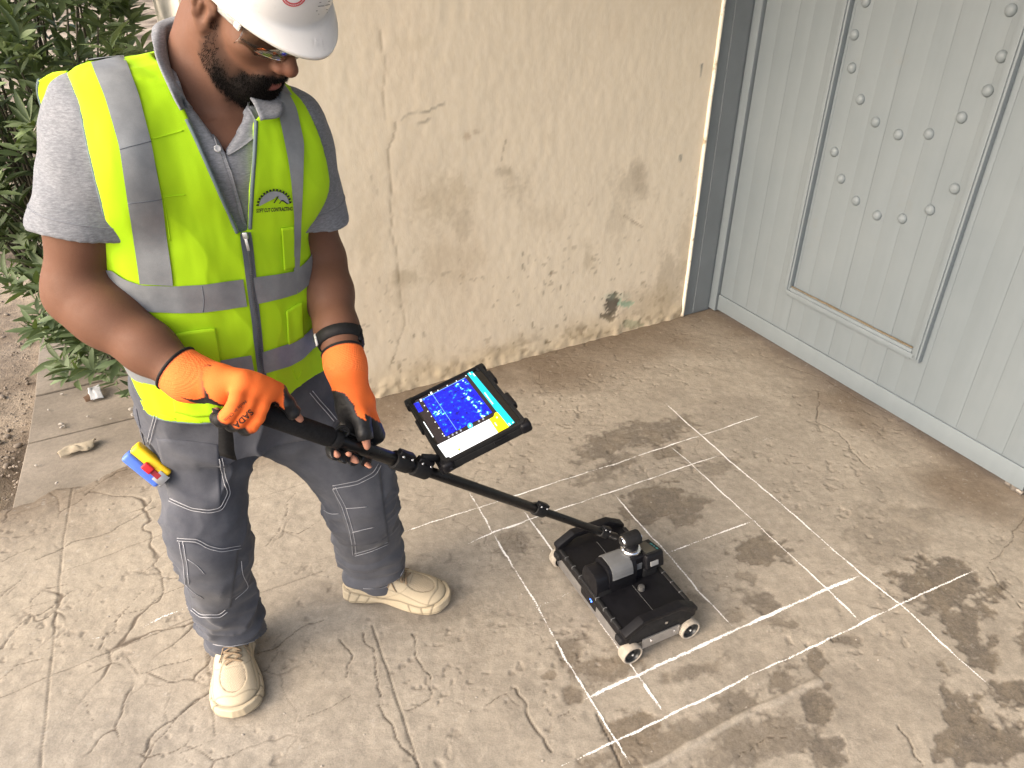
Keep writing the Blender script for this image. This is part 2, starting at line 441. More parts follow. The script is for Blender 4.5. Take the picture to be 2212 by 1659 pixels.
CRACKS = [([(308,1619),(330,1590),(360,1562),(400,1530),(461,1487)], .007,.006), ([(315,1625),(352,1580),(395,1540),(440,1505)], .004,.004), ([(220,1399),(240,1365),(255,1329),(280,1300),(308,1272)], .003,.004), ([(0,1290),(26,1272),(57,1237)], .004,.004), ([(0,1399),(18,1369),(66,1334),(119,1307)], .004,.004),
  ([(79,1206),(150,1175),(237,1149),(262,1132),(290,1120),(334,1096)], .006,.006), ([(0,1215),(40,1195),(70,1180)], .005,.005), ([(-20,1480),(30,1440),(90,1425)], .003,.003), ([(555,1411),(585,1404),(616,1388),(666,1350),(700,1335)], .004,.005), ([(735,1381),(740,1398),(757,1419),(752,1465)], .004,.005),
  ([(784,1362),(792,1380),(803,1404),(806,1440),(811,1476),(818,1510),(845,1568),(857,1594),(895,1633),(912,1670)], .005,.005), ([(887,1369),(906,1419),(925,1460),(937,1491),(933,1510),(900,1525),(872,1533)], .004,.005), ([(1112,1484),(1125,1510),(1135,1537),(1150,1575),(1175,1605),(1189,1625)], .007,.006),
  ([(1772,849),(1766,880),(1766,910),(1812,934),(1835,965),(1857,989),(1879,1014)], .005,.006), ([(2240,1100),(2211,1123),(2180,1166),(2132,1221),(2160,1260),(2212,1312)], .004,.005), ([(255,1329),(300,1318),(340,1290),(400,1262)], .003,.003), ([(66,1334),(60,1300),(90,1275),(140,1262)], .003,.003),
  ([(270,1500),(300,1460),(350,1440),(420,1425)], .003,.003), ([(300,1460),(280,1430),(250,1420)], .003,.003), ([(640,1560),(700,1530),(760,1500)], .003,.003), ([(1050,1520),(1090,1500),(1130,1520)], .003,.003), ([(575,1180),(600,1140),(620,1100),(640,1060)], .003,.003), ([(600,1140),(650,1150),(690,1120)], .003,.003),
  ([(360,1640),(420,1610),(480,1600)], .002,.002), ([(150,1500),(190,1520),(200,1560)], .002,.002), ([(1700,790),(1780,815),(1850,860),(1930,900)], .004,.004), ([(1600,1640),(1640,1600),(1700,1590)], .003,.003), ([(1930,1560),(1960,1600),(2000,1659)], .004,.005), ([(1205,1550),(1230,1535),(1250,1560)], .003,.003)]
for i, (l, w, dp) in enumerate(CRACKS): carve(l, w * .58, dp * .8, 80 + i * 3, .014, .9)
# web of hairline cracks in the older concrete on the left
warp = XY + np.stack([fbm(XY, 7, 3, 21), fbm(XY + 5, 7, 3, 22)], 1) * .06
def voredge(q, sc, seed):
    q = q * sc; i = np.floor(q).astype(int); best = np.full(len(q), 9.); sec = np.full(len(q), 9.)
    for dx in (-1, 0, 1):
        for dy in (-1, 0, 1):
            ii = i + (dx, dy); z = np.zeros(len(q), int)
            o = ii + .5 + .45 * np.stack([_hash(ii[:, 0], ii[:, 1], z, seed), _hash(ii[:, 0], ii[:, 1], z, seed + 7)], 1)
            d = np.linalg.norm(q - o, axis=1); s2 = np.minimum(sec, np.maximum(best, d)); best = np.minimum(best, d); sec = s2
    return sec - best
zone = sstep(760, 420, PXY[:, 0] + 60 * fbm(XY, 3, 2, 31)) * sstep(-.35, .15, fbm(XY, 1.7, 2, 33))
e1 = voredge(warp, 5.5, 3); c = (1 - sstep(.008, .026, e1)) * zone * sstep(-.25, .15, fbm(XY, 6, 2, 35)); crackc = np.maximum(crackc, c * .85); fz -= c * .0025
zone2 = sstep(.05, .3, fbm(XY, 2.3, 3, 61)) * .6
e2 = voredge(warp + 3.3, 9, 9); c = (1 - sstep(.010, .035, e2)) * zone2 * sstep(.0, .3, fbm(XY, 9, 2, 65)); crackc = np.maximum(crackc, c * .55); fz -= c * .002
# worn patches where the thin pale screed has come off (px centre, radii, tilt)
PATCH = [(1115,1165,50,30,-.3,.6),(1345,955,82,32,-.3,.8),(1428,935,60,22,-.3,.75),(1330,1000,60,22,-.3,.7),(1308,1022,48,18,-.3,.55),(1446,975,32,15,0,.75),(1410,1090,80,38,-.25,.85),(1484,1093,70,34,-.2,.8),(1551,1008,38,16,-.3,.5),(1637,1190,58,40,.2,.9),(1606,1242,30,12,.2,.6),(1645,1295,52,30,.3,.8),(1690,1347,46,20,.3,.7),(1593,1326,22,16,.2,.6),
  (2044,1262,88,60,.2,1.0),(2084,1350,32,32,.6,1.0),(2136,1415,60,38,.4,1.0),(2075,1523,38,62,-.3,1.05),(2192,1498,52,40,.2,1.0),(2141,1605,100,62,.1,1.0),(2215,1380,22,40,0,.9),(1762,1426,24,48,.0,.9),(1830,1383,32,12,.2,.8),(1690,1475,80,40,-.4,.85),(1788,1481,11,12,0,.9),(1762,1523,36,38,0,.95),
  (1374,1572,55,45,-.4,.85),(1510,1575,150,42,-.42,.75),(1640,1600,110,46,-.3,.75),(1790,1632,40,34,0,.9),(1488,1453,66,20,-.3,.7),(1308,1431,66,44,-.1,.75),(1246,1407,30,44,.2,.75),(1188,1457,16,10,0,.7),(1234,1499,19,15,0,.8),(1505,1290,22,10,.3,.5),(1420,1625,140,40,-.3,.7),(1560,1640,120,40,-.3,.6),(880,1240,26,12,0,.45),(1900,1180,60,30,.3,.35),(1960,1130,90,40,.3,.35),(1240,830,90,30,0,.25),(1130,1090,40,18,0,.3),(720,1290,60,30,0,.2),(1000,1330,60,40,0,.28)]
wr = fbm(XY, 9, 5, 71, .6); wr2 = fbm(XY, 38, 4, 75, .6); wr3 = fbm(XY * [1, 1.0] @ np.array([[.46, .88], [-.88, .46]]) * [1, .35], 60, 3, 77)
for i, (x, y, a, b, t, st) in enumerate(PATCH):
    ctr = G(x, y)[:2]; pm = np.where((abs(PXY[:, 0] - x) < 2.2 * max(a, b)) & (abs(PXY[:, 1] - y) < 2.2 * max(a, b)))[0]
    dx, dy = PXY[pm, 0] - x, PXY[pm, 1] - y; ca, sa = math.cos(t), math.sin(t)
    r = np.hypot((dx * ca + dy * sa) / a, (-dx * sa + dy * ca) / b)
    val = .92 - r + 1.05 * wr[pm] + .75 * wr2[pm] * (1.35 - .7 * st) + .5 * wr3[pm] * (1.35 - .7 * st)
    edge = .20 if st > .8 else .34
    wear[pm] = np.maximum(wear[pm], sstep(-edge, edge, val) * st)
fz -= np.clip(wear, 0, 1) * .0022
# the raised mortar bead through the bare patch, dust along wall and gate
bead = jitter(gp([(1400,1662),(1500,1605),(1615,1540),(1690,1508),(1768,1470)]), 60, .004, 5); m = near_mask(bead, .06); c = 1 - sstep(.004, .013, seg_dist(XY[m], bead)); fz[m] += c * .004; wear[m] *= 1 - c; pale[m] = np.maximum(pale[m], c * .7)
dw = (XY - W0[:2]) @ (-BX[:2]); dd = (XY - D0[:2]) @ (-AX[:2])
dustm = np.maximum(sstep(.42, .02, dw + .16 * fbm(XY, 4, 3, 91)), sstep(.34, .0, dd + .18 * fbm(XY, 4, 3, 92)))
tan = sstep(820, 380, PXY[:, 0] + 130 * fbm(XY, 2.0, 3, 93)) * sstep(1640, 1330, PXY[:, 1] + 100 * fbm(XY, 2.2, 2, 94))
smud = sstep(.1, .5, fbm(XY, 3.1, 4, 95, .6)) * .5 + sstep(.15, .5, fbm(XY, 11, 4, 99, .6)) * .3
pit = sstep(.38, .55, fbm(XY, 45, 3, 97)) * sstep(-.1, .3, fbm(XY, 5, 2, 98)); fz -= pit * .0025; crackc = np.maximum(crackc, pit * .25)
fz += fine * .0007
C = lambda *a: np.array(srgb(*a))
ALB = .505
cb = C(210,199,182)[None] * (1 + .10 * fbm(XY, 5, 4, 101)[:, None] + .09 * fbm(XY, 26, 4, 103)[:, None] + .07 * fine[:, None])
def lay(c, col, m): return c * (1 - m[:, None]) + np.asarray(col)[None] * m[:, None]
cb = lay(cb, C(218,204,182), tan * .75)
cb = lay(cb, C(160,150,137), smud * .55)
wn = np.clip(.5 + .9 * fbm(XY, 22, 4, 105), 0, 1)
wcol = C(132,122,110)[None] * (1 - wn[:, None]) + C(168,155,136)[None] * wn[:, None]
brn = sstep(1500, 1400, PXY[:, 0])[:, None] * sstep(1350, 1420, PXY[:, 1])[:, None]
wcol = wcol * (1 - .5 * brn) + C(156,138,114)[None] * .5 * brn
wm = np.clip(wear, 0, 1)[:, None] * (.80 + .2 * wn[:, None]); cb = cb * (1 - wm) + wcol * wm
cb = lay(cb, C(150,132,112), np.clip(dustm * .85, 0, 1)); cb = lay(cb, C(222,212,196), pale * .8)
ck = np.clip(crackc, -1, 1); cb = lay(cb, C(92,75,60), np.clip(ck, 0, 1) * .85); cb = lay(cb, C(210,198,180), np.clip(-ck, 0, 1) * .6)
spk = sstep(.66, .72, fbm(XY, 85, 2, 107)); cb = lay(cb, C(225,218,206), spk * .35)
cb = np.clip(cb * ALB, .01, .9)
# pavement-side edge of the screed
EDGE = gp([(-420,1262),(-120,1146),(0,1100),(70,1080),(118,1052),(182,1042),(250,1010),(332,985),(430,958),(577,921)])
EDGE = jitter(EDGE, 90, .012, 17)
ey = np.interp(XY[:, 0], EDGE[:, 0], EDGE[:, 1], left=1.3, right=9.0)
keepv = (XY[:, 1] < ey)
FA = gridfaces(NXF, NYF); inv = np.full(len(XYA), -1, np.int64); inv[SEL] = np.arange(len(SEL)); FA = inv[FA]; F = FA[(FA >= 0).all(1)]; F = F[keepv[F].all(1)]
used = np.unique(F); remap = np.full(len(XY), -1, np.int64); remap[used] = np.arange(len(used))
ez = sstep(.0, .025, ey - XY[:, 1]); fz = fz - (1 - ez) * .008
nb = NB('worn_concrete'); c0 = nb.attr('Col', 'Color'); t1 = nb.noise(240, 4, .65); t2 = nb.noise(900, 3, .6)
col = nb.mix(.55, c0, nb.ramp(t1, [(.3, .36), (.72, .62)]), 'OVERLAY'); col = nb.mix(.35, col, nb.ramp(t2, [(.3, .3), (.7, .7)]), 'OVERLAY')
nm = nb.noise(34, 7, .72); col = nb.mix(.42, col, nb.ramp(nm, [(.32, .30), (.68, .66)]), 'OVERLAY')
we = nb.attr('wear'); sc1_ = nb.noise(88, 7, .78, None, .4); wf = nb.math('MULTIPLY', we, nb.ramp(sc1_, [(.44, 0.0), (.62, .42)])); col = nb.mix(wf, col, (.060, .052, .045))
wf2 = nb.math('MULTIPLY', we, nb.ramp(nb.noise(150, 5, .75), [(.56, 0.0), (.66, .5)])); col = nb.mix(wf2, col, (.26, .235, .20))
pk = nb.math('MULTIPLY', nb.ramp(nb.vor(170), [(.07, 1.0), (.16, 0.0)]), nb.ramp(nb.noise(9, 3), [(.45, 0.0), (.65, .55)])); col = nb.mix(pk, col, (.10, .085, .07))
nb.P(Base__Color=col, Roughness=nb.ramp(t1, [(.3, .72), (.7, .95)])); nb.b.inputs['Specular IOR Level'].default_value = .25
b1 = nb.bump(nb.noise(150, 5, .7), .42, .003); nb.bump(t2, .35, .0012, b1)
floor = link('floor', mesh('floor', np.concatenate([XY[used], fz[used, None]], 1), remap[F], cb[used], {'wear': np.clip(wear[used], 0, 1)}), nb.m); setp(floor, kind='structure')
bp_ = [tuple(q) for q in EDGE] + [(2.4, 3.9), (2.6, -1.6), (-2.9, -1.6), (-2.9, float(EDGE[0, 1]))]
bplate = MB().add([(x, y, -.011) for x, y in bp_], [tuple(range(len(bp_)))[::-1]]).build('base_slab', nb.m, floor)

# ---- the ground outside: sand and dirt to the horizon
gn = NB('sandy_ground'); n1 = gn.noise(1.3, 5, .6); n2 = gn.noise(22, 6, .65); n3 = gn.noise(140, 4, .6)
gc = gn.ramp(n1, [(.35, tuple(c * .5 for c in srgb(128,110,90))), (.62, tuple(c * .72 for c in srgb(205,188,165)))]); gc = gn.mix(.5, gc, gn.ramp(n2, [(.3, .3), (.7, .68)]), 'OVERLAY'); gc = gn.mix(.4, gc, gn.ramp(n3, [(.3, .3), (.7, .7)]), 'OVERLAY')
gn.P(Base__Color=gc, Roughness=.95); gn.bump(gn.math('ADD', n2, gn.math('MULTIPLY', n3, .4)), .8, .02)
gv = []; gf = []
ga = np.concatenate([-np.geomspace(600, 4.6, 14), np.arange(-4.5, 4.51, .05), np.geomspace(4.6, 600, 14)])
GX, GY = np.meshgrid(ga, ga + 2.0, indexing='ij'); gq = np.stack([GX, GY], -1).reshape(-1, 2)
gzz = -.10 + np.where(np.abs(gq).max(1) < 8, fbm(gq, 1.5, 4, 201) * .025 + fbm(gq, 9, 3, 203) * .012, 0)
inside = ((gq - D0[:2]) @ AX[:2] > -6) & (gq[:, 0] > -1.9); gzz = np.where(inside, np.minimum(gzz, -.16), gzz)
ground = link('ground', mesh('ground', np.concatenate([gq, gzz[:, None]], 1), gridfaces(len(ga), len(ga))), gn.m); setp(ground, kind='structure')

# ---- pavement slabs beside the floor
pv = NB('slab_concrete'); s1 = pv.noise(3, 5, .6); s2 = pv.noise(60, 5, .65); s3 = pv.noise(400, 3, .6)
pc = pv.ramp(s1, [(.3, tuple(c * .6 for c in srgb(140,129,114))), (.7, tuple(c * .68 for c in srgb(178,166,150)))]); pc = pv.mix(.45, pc, pv.ramp(s2, [(.3, .33), (.7, .64)]), 'OVERLAY'); pc = pv.mix(.35, pc, pv.ramp(s3, [(.3, .3), (.7, .7)]), 'OVERLAY')
pv.P(Base__Color=pc, Roughness=.9); pv.bump(pv.math('ADD', s2, s3), .35, .004)
pave = empty('pavement', tuple(G(150, 940, -.012))); setp(pave, kind='structure')
for q in ([(-4,1220),(57,959),(300,900),(640,905),(700,1090)], [(57,957),(74,857),(330,797),(560,800),(600,870),(300,898)], [(74,855),(83,755),(330,705),(500,705),(530,795),(330,795)], [(83,753),(92,655),(330,612),(480,612),(500,702),(330,702)], [(92,653),(100,570),(330,535),(460,535),(480,610),(330,610)]):
    g = np.array([G(x, y, -.016) for x, y in q]); cc = g.mean(0); g = cc + (g - cc) * (1 - .0025 / np.linalg.norm(g - cc, axis=1, keepdims=True))
    MB().prism([(a - cc[0], b - cc[1]) for a, b in g[:, :2]][::-1], (cc[0], cc[1], -.15), np.array([1., 0, 0]), np.array([0, 1., 0]), UP, .134 + random.uniform(-.003, .003), .004).build('paving_slab', pv.m, pave)

# ---- plastered wall
WE = W0 + AX * ((G(1468, 681) - W0) @ AX)          # right end, by the gate post
WL = np.array([-.943, 2.404, 0]); WL = W0 + AX * ((WL - W0) @ AX)
wlen = np.linalg.norm(WE - WL); WH = 2.9; ws = .0085
wu = np.arange(0, wlen + ws, ws); wu[-1] = wlen; wv = np.arange(-.02, WH, ws)
U, V = np.meshgrid(wu, wv, indexing='ij'); UV = np.stack([U, V], -1).reshape(-1, 2)
wp = WL + UV[:, :1] * AX + UV[:, 1:] * UP; WPX = proj(wp)
wd = fbm(UV, 1.2, 3, 301) * .004 + fbm(UV * [1, .55], 34, 4, 303) * .0010 + fbm(UV, 110, 3, 305) * .0004
trow = np.clip(.5 + fbm(UV * [1, .5], 3, 3, 307), 0, 1)
wc = np.array(C(234,222,201))[None] * (1 + .05 * fbm(UV, 2.5, 4, 311)[:, None])
wc = lay(wc, C(231,216,194), sstep(.0, .5, fbm(UV * [1, .6], 1.6, 3, 313)) * .5)
# scuffs and damp marks: px centre, radii, strength, colour
for i, (x, y, a, b, st, cc) in enumerate([(947,432,72,62,.55,(168,148,112)),(994,479,32,36,.5,(140,124,98)),(1113,405,44,40,.55,(150,135,112)),(1095,370,20,12,.7,(140,126,104)),(1363,401,46,50,.6,(152,138,118)),(1385,385,14,40,.6,(146,132,114)),(1337,470,22,62,.45,(160,146,124)),(962,550,75,62,.42,(170,152,120)),(879,599,38,22,.6,(150,132,98)),(1322,656,15,27,1.1,(92,86,78)),(1317,684,15,14,1.1,(96,90,80)),(1348,657,17,9,1.2,(160,196,172)),(1330,640,30,8,.5,(170,196,176)),(1363,700,24,8,1.1,(158,176,156)),(1184,740,14,8,1.0,(120,112,98)),(1450,620,40,80,.6,(134,120,96)),(1400,655,70,45,.55,(150,132,104)),(1270,722,52,18,.75,(122,106,84)),(1080,760,60,16,.6,(130,112,88)),(960,800,90,20,.45,(170,150,116)),(1187,300,20,14,.2,(190,170,140)),(1009,294,11,8,.8,(168,140,110)),(1030,284,10,6,.8,(160,136,108)),(860,640,20,50,.35,(150,130,100)),(1270,560,16,30,.5,(160,142,108)),(1000,600,8,40,.5,(160,140,104)),(805,520,30,60,.35,(176,160,128)),(1185,470,60,30,.3,(172,154,126)),(900,90,40,20,.25,(196,180,146)),(1330,60,20,40,.25,(200,176,150)),(1480,560,16,120,.45,(150,132,100))]):
    r = np.hypot((WPX[:, 0] - x) / a, (WPX[:, 1] - y) / b); nn = fbm(UV * [1, .55], 14, 5, 331 + i, .62); n2_ = fbm(UV, 90, 3, 371 + i)
    val = 1 - r + .8 * nn + .5 * n2_; hard = .12 if st > .9 else .6
    mk = sstep(-hard * .5, hard * 1.2, val) * min(st, 1) * (.55 if st <= .9 else .9) * (r < 2.6); wc = lay(wc, C(*cc), mk)
    if st > .9: wd = wd - mk * .003
# rising damp and blistered plaster along the foot
h0 = UV[:, 1]; damp = sstep(.20, .0, h0 + .10 * fbm(UV, 5, 4, 401)) ; wc = lay(wc, C(206,186,150), damp * .55); wc = lay(wc, C(128,110,88), damp * sstep(.12, .45, fbm(UV, 24, 4, 403)) * .6)
wd += sstep(.10, .0, h0 + .05 * fbm(UV, 8, 3, 405)) * (.006 + .008 * fbm(UV, 26, 4, 407))
sp = sstep(.60, .68, fbm(UV, 42, 2, 409)) * sstep(1.0, .2, h0) * sstep(-.2, .3, fbm(UV, 3, 2, 411)); wc = lay(wc, C(120,106,84), sp * .45)
def Wuv(px, py): q = onplane(px, py, W0, BX) - WL; return [q @ AX, q[2]]
def wline(lst, w, depth, dark, seed, jit=.006, colr=(120,104,80)):
    global wc
    p = jitter(np.array([Wuv(*q) for q in lst]), len(lst) * 9, jit, seed); lo, hi = p.min(0) - .05, p.max(0) + .05
    m = np.where((UV > lo).all(1) & (UV < hi).all(1))[0]; cc = (1 - sstep(w * .3, w, seg_dist(UV[m], p))) * np.clip(.75 + .7 * fbm(UV[m], 30, 2, seed), 0, 1)
    wd[m] -= depth * cc; wc[m] = wc[m] * (1 - cc[:, None] * dark) + np.array(C(*colr)) * cc[:, None] * dark
wline([(818,60),(824,99),(832,146),(827,208),(832,255)], .005, .001, .45, 501); wline([(853,266),(850,297),(837,323),(845,391),(843,440),(850,469),(843,500),(858,552),(863,625),(874,698),(858,750),(840,800)], .0055, .0014, .5, 503)
wline([(869,255),(880,247),(905,245),(930,243),(957,227)], .006, 0, .55, 505, .014, (96,90,80)); wline([(900,267),(924,260)], .007, 0, .7, 507, .006, (50,46,40)); wline([(1515,140),(1513,165)], .008, 0, .9, 509, .001, (84,96,100)); wline([(1470,335),(1469,347)], .007, 0, .9, 511, .001, (84,96,100))
wline([(1348,466),(1387,490)], .007, .001, .6, 513, .002, (150,130,108)); wline([(1278,430),(1272,442)], .009, 0, .6, 515, .002, (150,130,110)); wline([(1095,300),(1086,330),(1085,345)], .005, 0, .5, 517, .004); wline([(835,440),(905,478)], .004, -.002, .15, 519, .003, (232,220,196))
for x, y in [(803,385),(816,415),(1130,548),(1130,575),(1190,590),(1173,632),(1190,610),(1210,620),(1150,700),(895,725),(917,722),(1043,600),(1120,640),(1215,575),(1440,478)]: wline([(x, y - 3), (x + 1, y + 4)], .007, .0005, .6, 600 + int(x), .001, (110,98,78))
wq = wp - BX * wd[:, None]
wn_ = NB('painted_plaster'); wcol = wn_.attr('Col', 'Color'); k1 = wn_.noise(70, 5, .6, wn_.co('Object', (1, 1, .5))); k2 = wn_.noise(420, 3, .6)
wcx = wn_.mix(.25, wcol, wn_.ramp(k1, [(.3, .38), (.7, .6)]), 'OVERLAY'); wn_.P(Base__Color=wcx, Roughness=.82); wn_.b.inputs['Specular IOR Level'].default_value = .3
bb = wn_.bump(k1, .24, .002); wn_.bump(k2, .2, .0008, bb)
WALB = .84
wall = empty('plaster_wall', tuple(WL)); setp(wall, 'cream painted plaster wall, cracked and scuffed, meeting the grey gate', 'wall')
link('front_face', mesh('front_face', wq, gridfaces(len(wu), len(wv)), np.clip(wc * WALB, .01, .9)), wn_.m, wall)
wt = simple('wall_end_paint', tuple(c * .62 for c in srgb(238,232,220)), .8, var=.05, nscale=9, bump=.3, bscale=60)
mb = MB(); RB = np.stack([AX, BX, UP], 1)
mb.box(WL + AX * (wlen / 2) + BX * .42 + UP * 1.4, (wlen - .002, .80, 3.0), RB, .006); mb.build('core', wt, wall)
# the pale plaster arris beside the post
st = NB('arris_paint'); sc_ = st.ramp(st.noise(26, 5, .6), [(.30, tuple(c * .7 for c in srgb(206,184,148))), (.42, tuple(c * .92 for c in srgb(248,240,222)))]); st.P(Base__Color=sc_, Roughness=.8); st.bump(st.noise(60, 4), .4, .004)
pa = np.stack([WE - BX * .004 + UP * z + AX * .0014 * vnoise(np.array([[z, 1.]]), 9)[0] for z in np.arange(.005, 2.9, .03)]); MB().tube(pa, .0085, 8).build('edge_arris', st.m, wall, True)

# ---- grey gate: post, frame strip, planked leaf with raised moulding and studs
gm = NB('grey_gate_paint'); q1 = gm.noise(2.2, 5, .6); q2 = gm.noise(35, 5, .65, gm.co('Object', (1, 1, .08))); q3 = gm.noise(7, 6, .7)
gcol = gm.ramp(q1, [(.3, tuple(c * .58 for c in srgb(146,158,166))), (.7, tuple(c * .58 for c in srgb(155,166,173)))]); gcol = gm.mix(.12, gcol, gm.ramp(q2, [(.3, .36), (.7, .62)]), 'OVERLAY'); gcol = gm.mix(gm.ramp(q3, [(.62, 0.0), (.74, .22)]), gcol, tuple(c * .6 for c in srgb(150,148,142)))
gm.P(Base__Color=gcol, Roughness=gm.ramp(q2, [(.3, .42), (.7, .6)])); gm.b.inputs['Specular IOR Level'].default_value = .4; gm.bump(gm.math('ADD', q2, gm.noise(160, 3)), .10, .0015)
pm_ = simple('grey_post_paint', tuple(c * .56 for c in srgb(145,154,160)), .5, var=.08, nscale=6, bump=.15, bscale=120)
DE = -BX; DN = -AX                                    # along the leaf towards the viewer, and its outward normal
def Dsz(px, py, off=0.0): q = onplane(px, py, D0 + DN * off, DN) - D0; return q @ DE, q[2]
post = empty('gate_post', tuple(WE + AX * .08)); setp(post, 'grey painted gate post between the cream wall and the gate', 'post')
pw = (D0 - WE) @ AX; RW = np.stack([AX, BX, UP], 1)
MB().box(WE + AX * (.012 + (pw - .02) / 2) + BX * .05 + UP * 1.45, (pw - .026, .10, 2.9), RW, .003).build('post_face', pm_, post)
MB().box(WE + AX * (pw * .62) - BX * .001 + UP * 1.45, (pw * .5, .006, 2.88), RW, .002).build('cover_strip', pm_, post)
gate = empty('gate', tuple(D0)); setp(gate, 'grey painted plank gate with round studs and a raised moulded panel', 'gate')
RD = np.stack([DE, -DN, UP], 1)
def dbar(name, s0, s1, z0, z1, o0, o1, m=None, bev=.003, par=None):
    c = D0 + DE * (s0 + s1) / 2 + DN * (o0 + o1) / 2 + UP * (z0 + z1) / 2
    return MB().box(c, (abs(s1 - s0), abs(o1 - o0), z1 - z0), RD, bev).build(name, m or gm.m, par or gate, auto=40)
dbar('frame_strip', -.012, .040, .012, 2.9, -.05, .012)
GL = Dsz(2203, 1078)[0]; GB = .026; s = .050; k = 0
rw = random.Random(4)
while s < GL - .01:
    w = min(rw.choice([.072, .080, .088, .096]), GL - s)
    o = dbar('plank', s + .0002, s + w - .0002, GB + .004, 2.85, -.034, .0 + rw.uniform(-.0006, .0006), bev=.0007); s += w; k += 1
    if GL - s < .03: s = GL
bz = Dsz(1545, 628)[1]
dbar('bottom_rail', .052, GL, GB, .105, .002, .010, bev=.003)
# moulding
sl, zl = Dsz(1698, 628); sr, zr = Dsz(1991, 784); zb = (zl + zr) / 2
for (s0, s1, z0, z1) in ((sl, sl + .036, zb, 2.6), (sr - .036, sr, zb, 2.6), (sl + .0365, sr - .0365, zb, zb + .04)):
    dbar('moulding', s0, s1, z0, z1, -.001, .024, bev=.004)
    if s1 - s0 < .05: dbar('moulding_lip', s0 + .008, s1 - .008, z0 + .01, z1, .0235, .030, bev=.003)
    else: dbar('moulding_lip', s0 - .02, s1 + .02, z0 + .008, z1 - .012, .0235, .030, bev=.003)
rs_ = simple('rust_stain', tuple(c * .7 for c in srgb(150,134,108)), .9, var=.3, nscale=60)
mb = MB()
for s_ in np.arange(sl + .05, sr - .05, .03): mb.box(D0 + DE * s_ + DN * .012 + UP * (zb + .0405 + random.uniform(0, .002)), (.034, random.uniform(.006, .014), .002), RD)
mb.build('rust_line', rs_, gate)
me0 = None
for (cx, cy) in [(1025,8),(970,165),(958,322),(998,471),(1070,578),(1178,638),(1323,635),(1478,557),(1602,430),(1668,268),(1712,48),(875,720),(907,847),(977,951),(1077,1021),(1197,1036),(1328,995),(1445,894),(1075,-90),(1690,-120),(880,-60)]:
    s_, z_ = Dsz(1404 + .4557 * cx, .4557 * cy)
    if me0 is None:
        b = MB().lathe((0, 0, 0), (0, 0, 1), [(0, .0190), (.0015, .0188), (.005, .0172), (.0085, .0142), (.0115, .0095), (.013, .004), (.0132, .0005)], 18)
        me0 = mesh('stud', b.v, b.f); me0.materials.append(gm.m); me0.polygons.foreach_set('use_smooth', np.ones(len(me0.polygons), bool))
    o = bpy.data.objects.new('stud', me0); COL.objects.link(o); o.parent = gate; o.matrix_parent_inverse = parent_inv(gate)
    o.location = D0 + DE * s_ + UP * z_ + DN * .0005; o.rotation_euler = Vector(DN).to_track_quat('Z', 'Y').to_euler()
# floor pivot at the gate's foot
hg = simple('weathered_steel', (.22, .20, .18), .6, .6, .25, 60, .2)
hp = D0 + DE * (GL - .035) - DN * .01
MB().cyl(hp + UP * .002, hp + UP * .04, .016, bev=.003).cyl(hp + UP * .006 + DE * .035, hp + UP * .012 - DE * .03, .012, bev=.003).build('floor_pivot', hg, gate, auto=35)
# second leaf beyond the pivot
gate2 = empty('gate', tuple(D0 + DE * (GL + .02))); setp(gate2, 'second plain grey gate leaf beyond the floor pivot at the right edge', 'gate'); s = GL + .008
while s < GL + 1.1:
    w = rw.choice([.072, .080, .088, .096]); dbar('plank', s + .0002, s + w - .0002, GB + .004, 2.85, -.034, rw.uniform(-.0006, .0006), bev=.0007, par=gate2); s += w
dbar('bottom_rail', GL + .008, s, GB, .105, .002, .010, bev=.003, par=gate2)
# ---- chalk grid drawn on the floor
ch = NB('chalk'); t = ch.noise(230, 4, .75); tr = ch.n('ShaderNodeBsdfTransparent'); mx = ch.n('ShaderNodeMixShader')
ch.P(Base__Color=(.86, .85, .82), Roughness=.95)
ed = ch.attr('edge'); dn = ch.attr('dens')
fac = ch.math('GREATER_THAN', ch.math('ADD', ch.math('MULTIPLY', t, 1.0), ch.math('MULTIPLY', ed, -.24)), ch.math('SUBTRACT', .60, ch.math('MULTIPLY', dn, .34)))
ch.t.links.new(fac, mx.inputs[0]); ch.t.links.new(tr.outputs[0], mx.inputs[1]); ch.t.links.new(ch.b.outputs[0], mx.inputs[2]); ch.t.links.new(mx.outputs[0], ch.out.inputs[0])
chalk = empty('chalk_grid', tuple(G(1450, 1200))); setp(chalk, 'white chalk grid lines drawn on the concrete floor', 'chalk markings')
fzg = np.zeros(len(XYA)); fzg[SEL] = np.where(keepv, fz, 0); fzg = fzg.reshape(NXF, NYF); keepg = np.zeros(len(XYA), bool); keepg[SEL] = keepv; keepg = keepg.reshape(NXF, NYF)
def floorz(q):
    i = np.clip(((q[:, 0] - FX0) / FS).astype(int), 1, NXF - 2); j = np.clip(((q[:, 1] - FY0) / FS).astype(int), 1, NYF - 2)
    return np.maximum.reduce([fzg[i + a, j + b] for a in (-1, 0, 1) for b in (-1, 0, 1)])
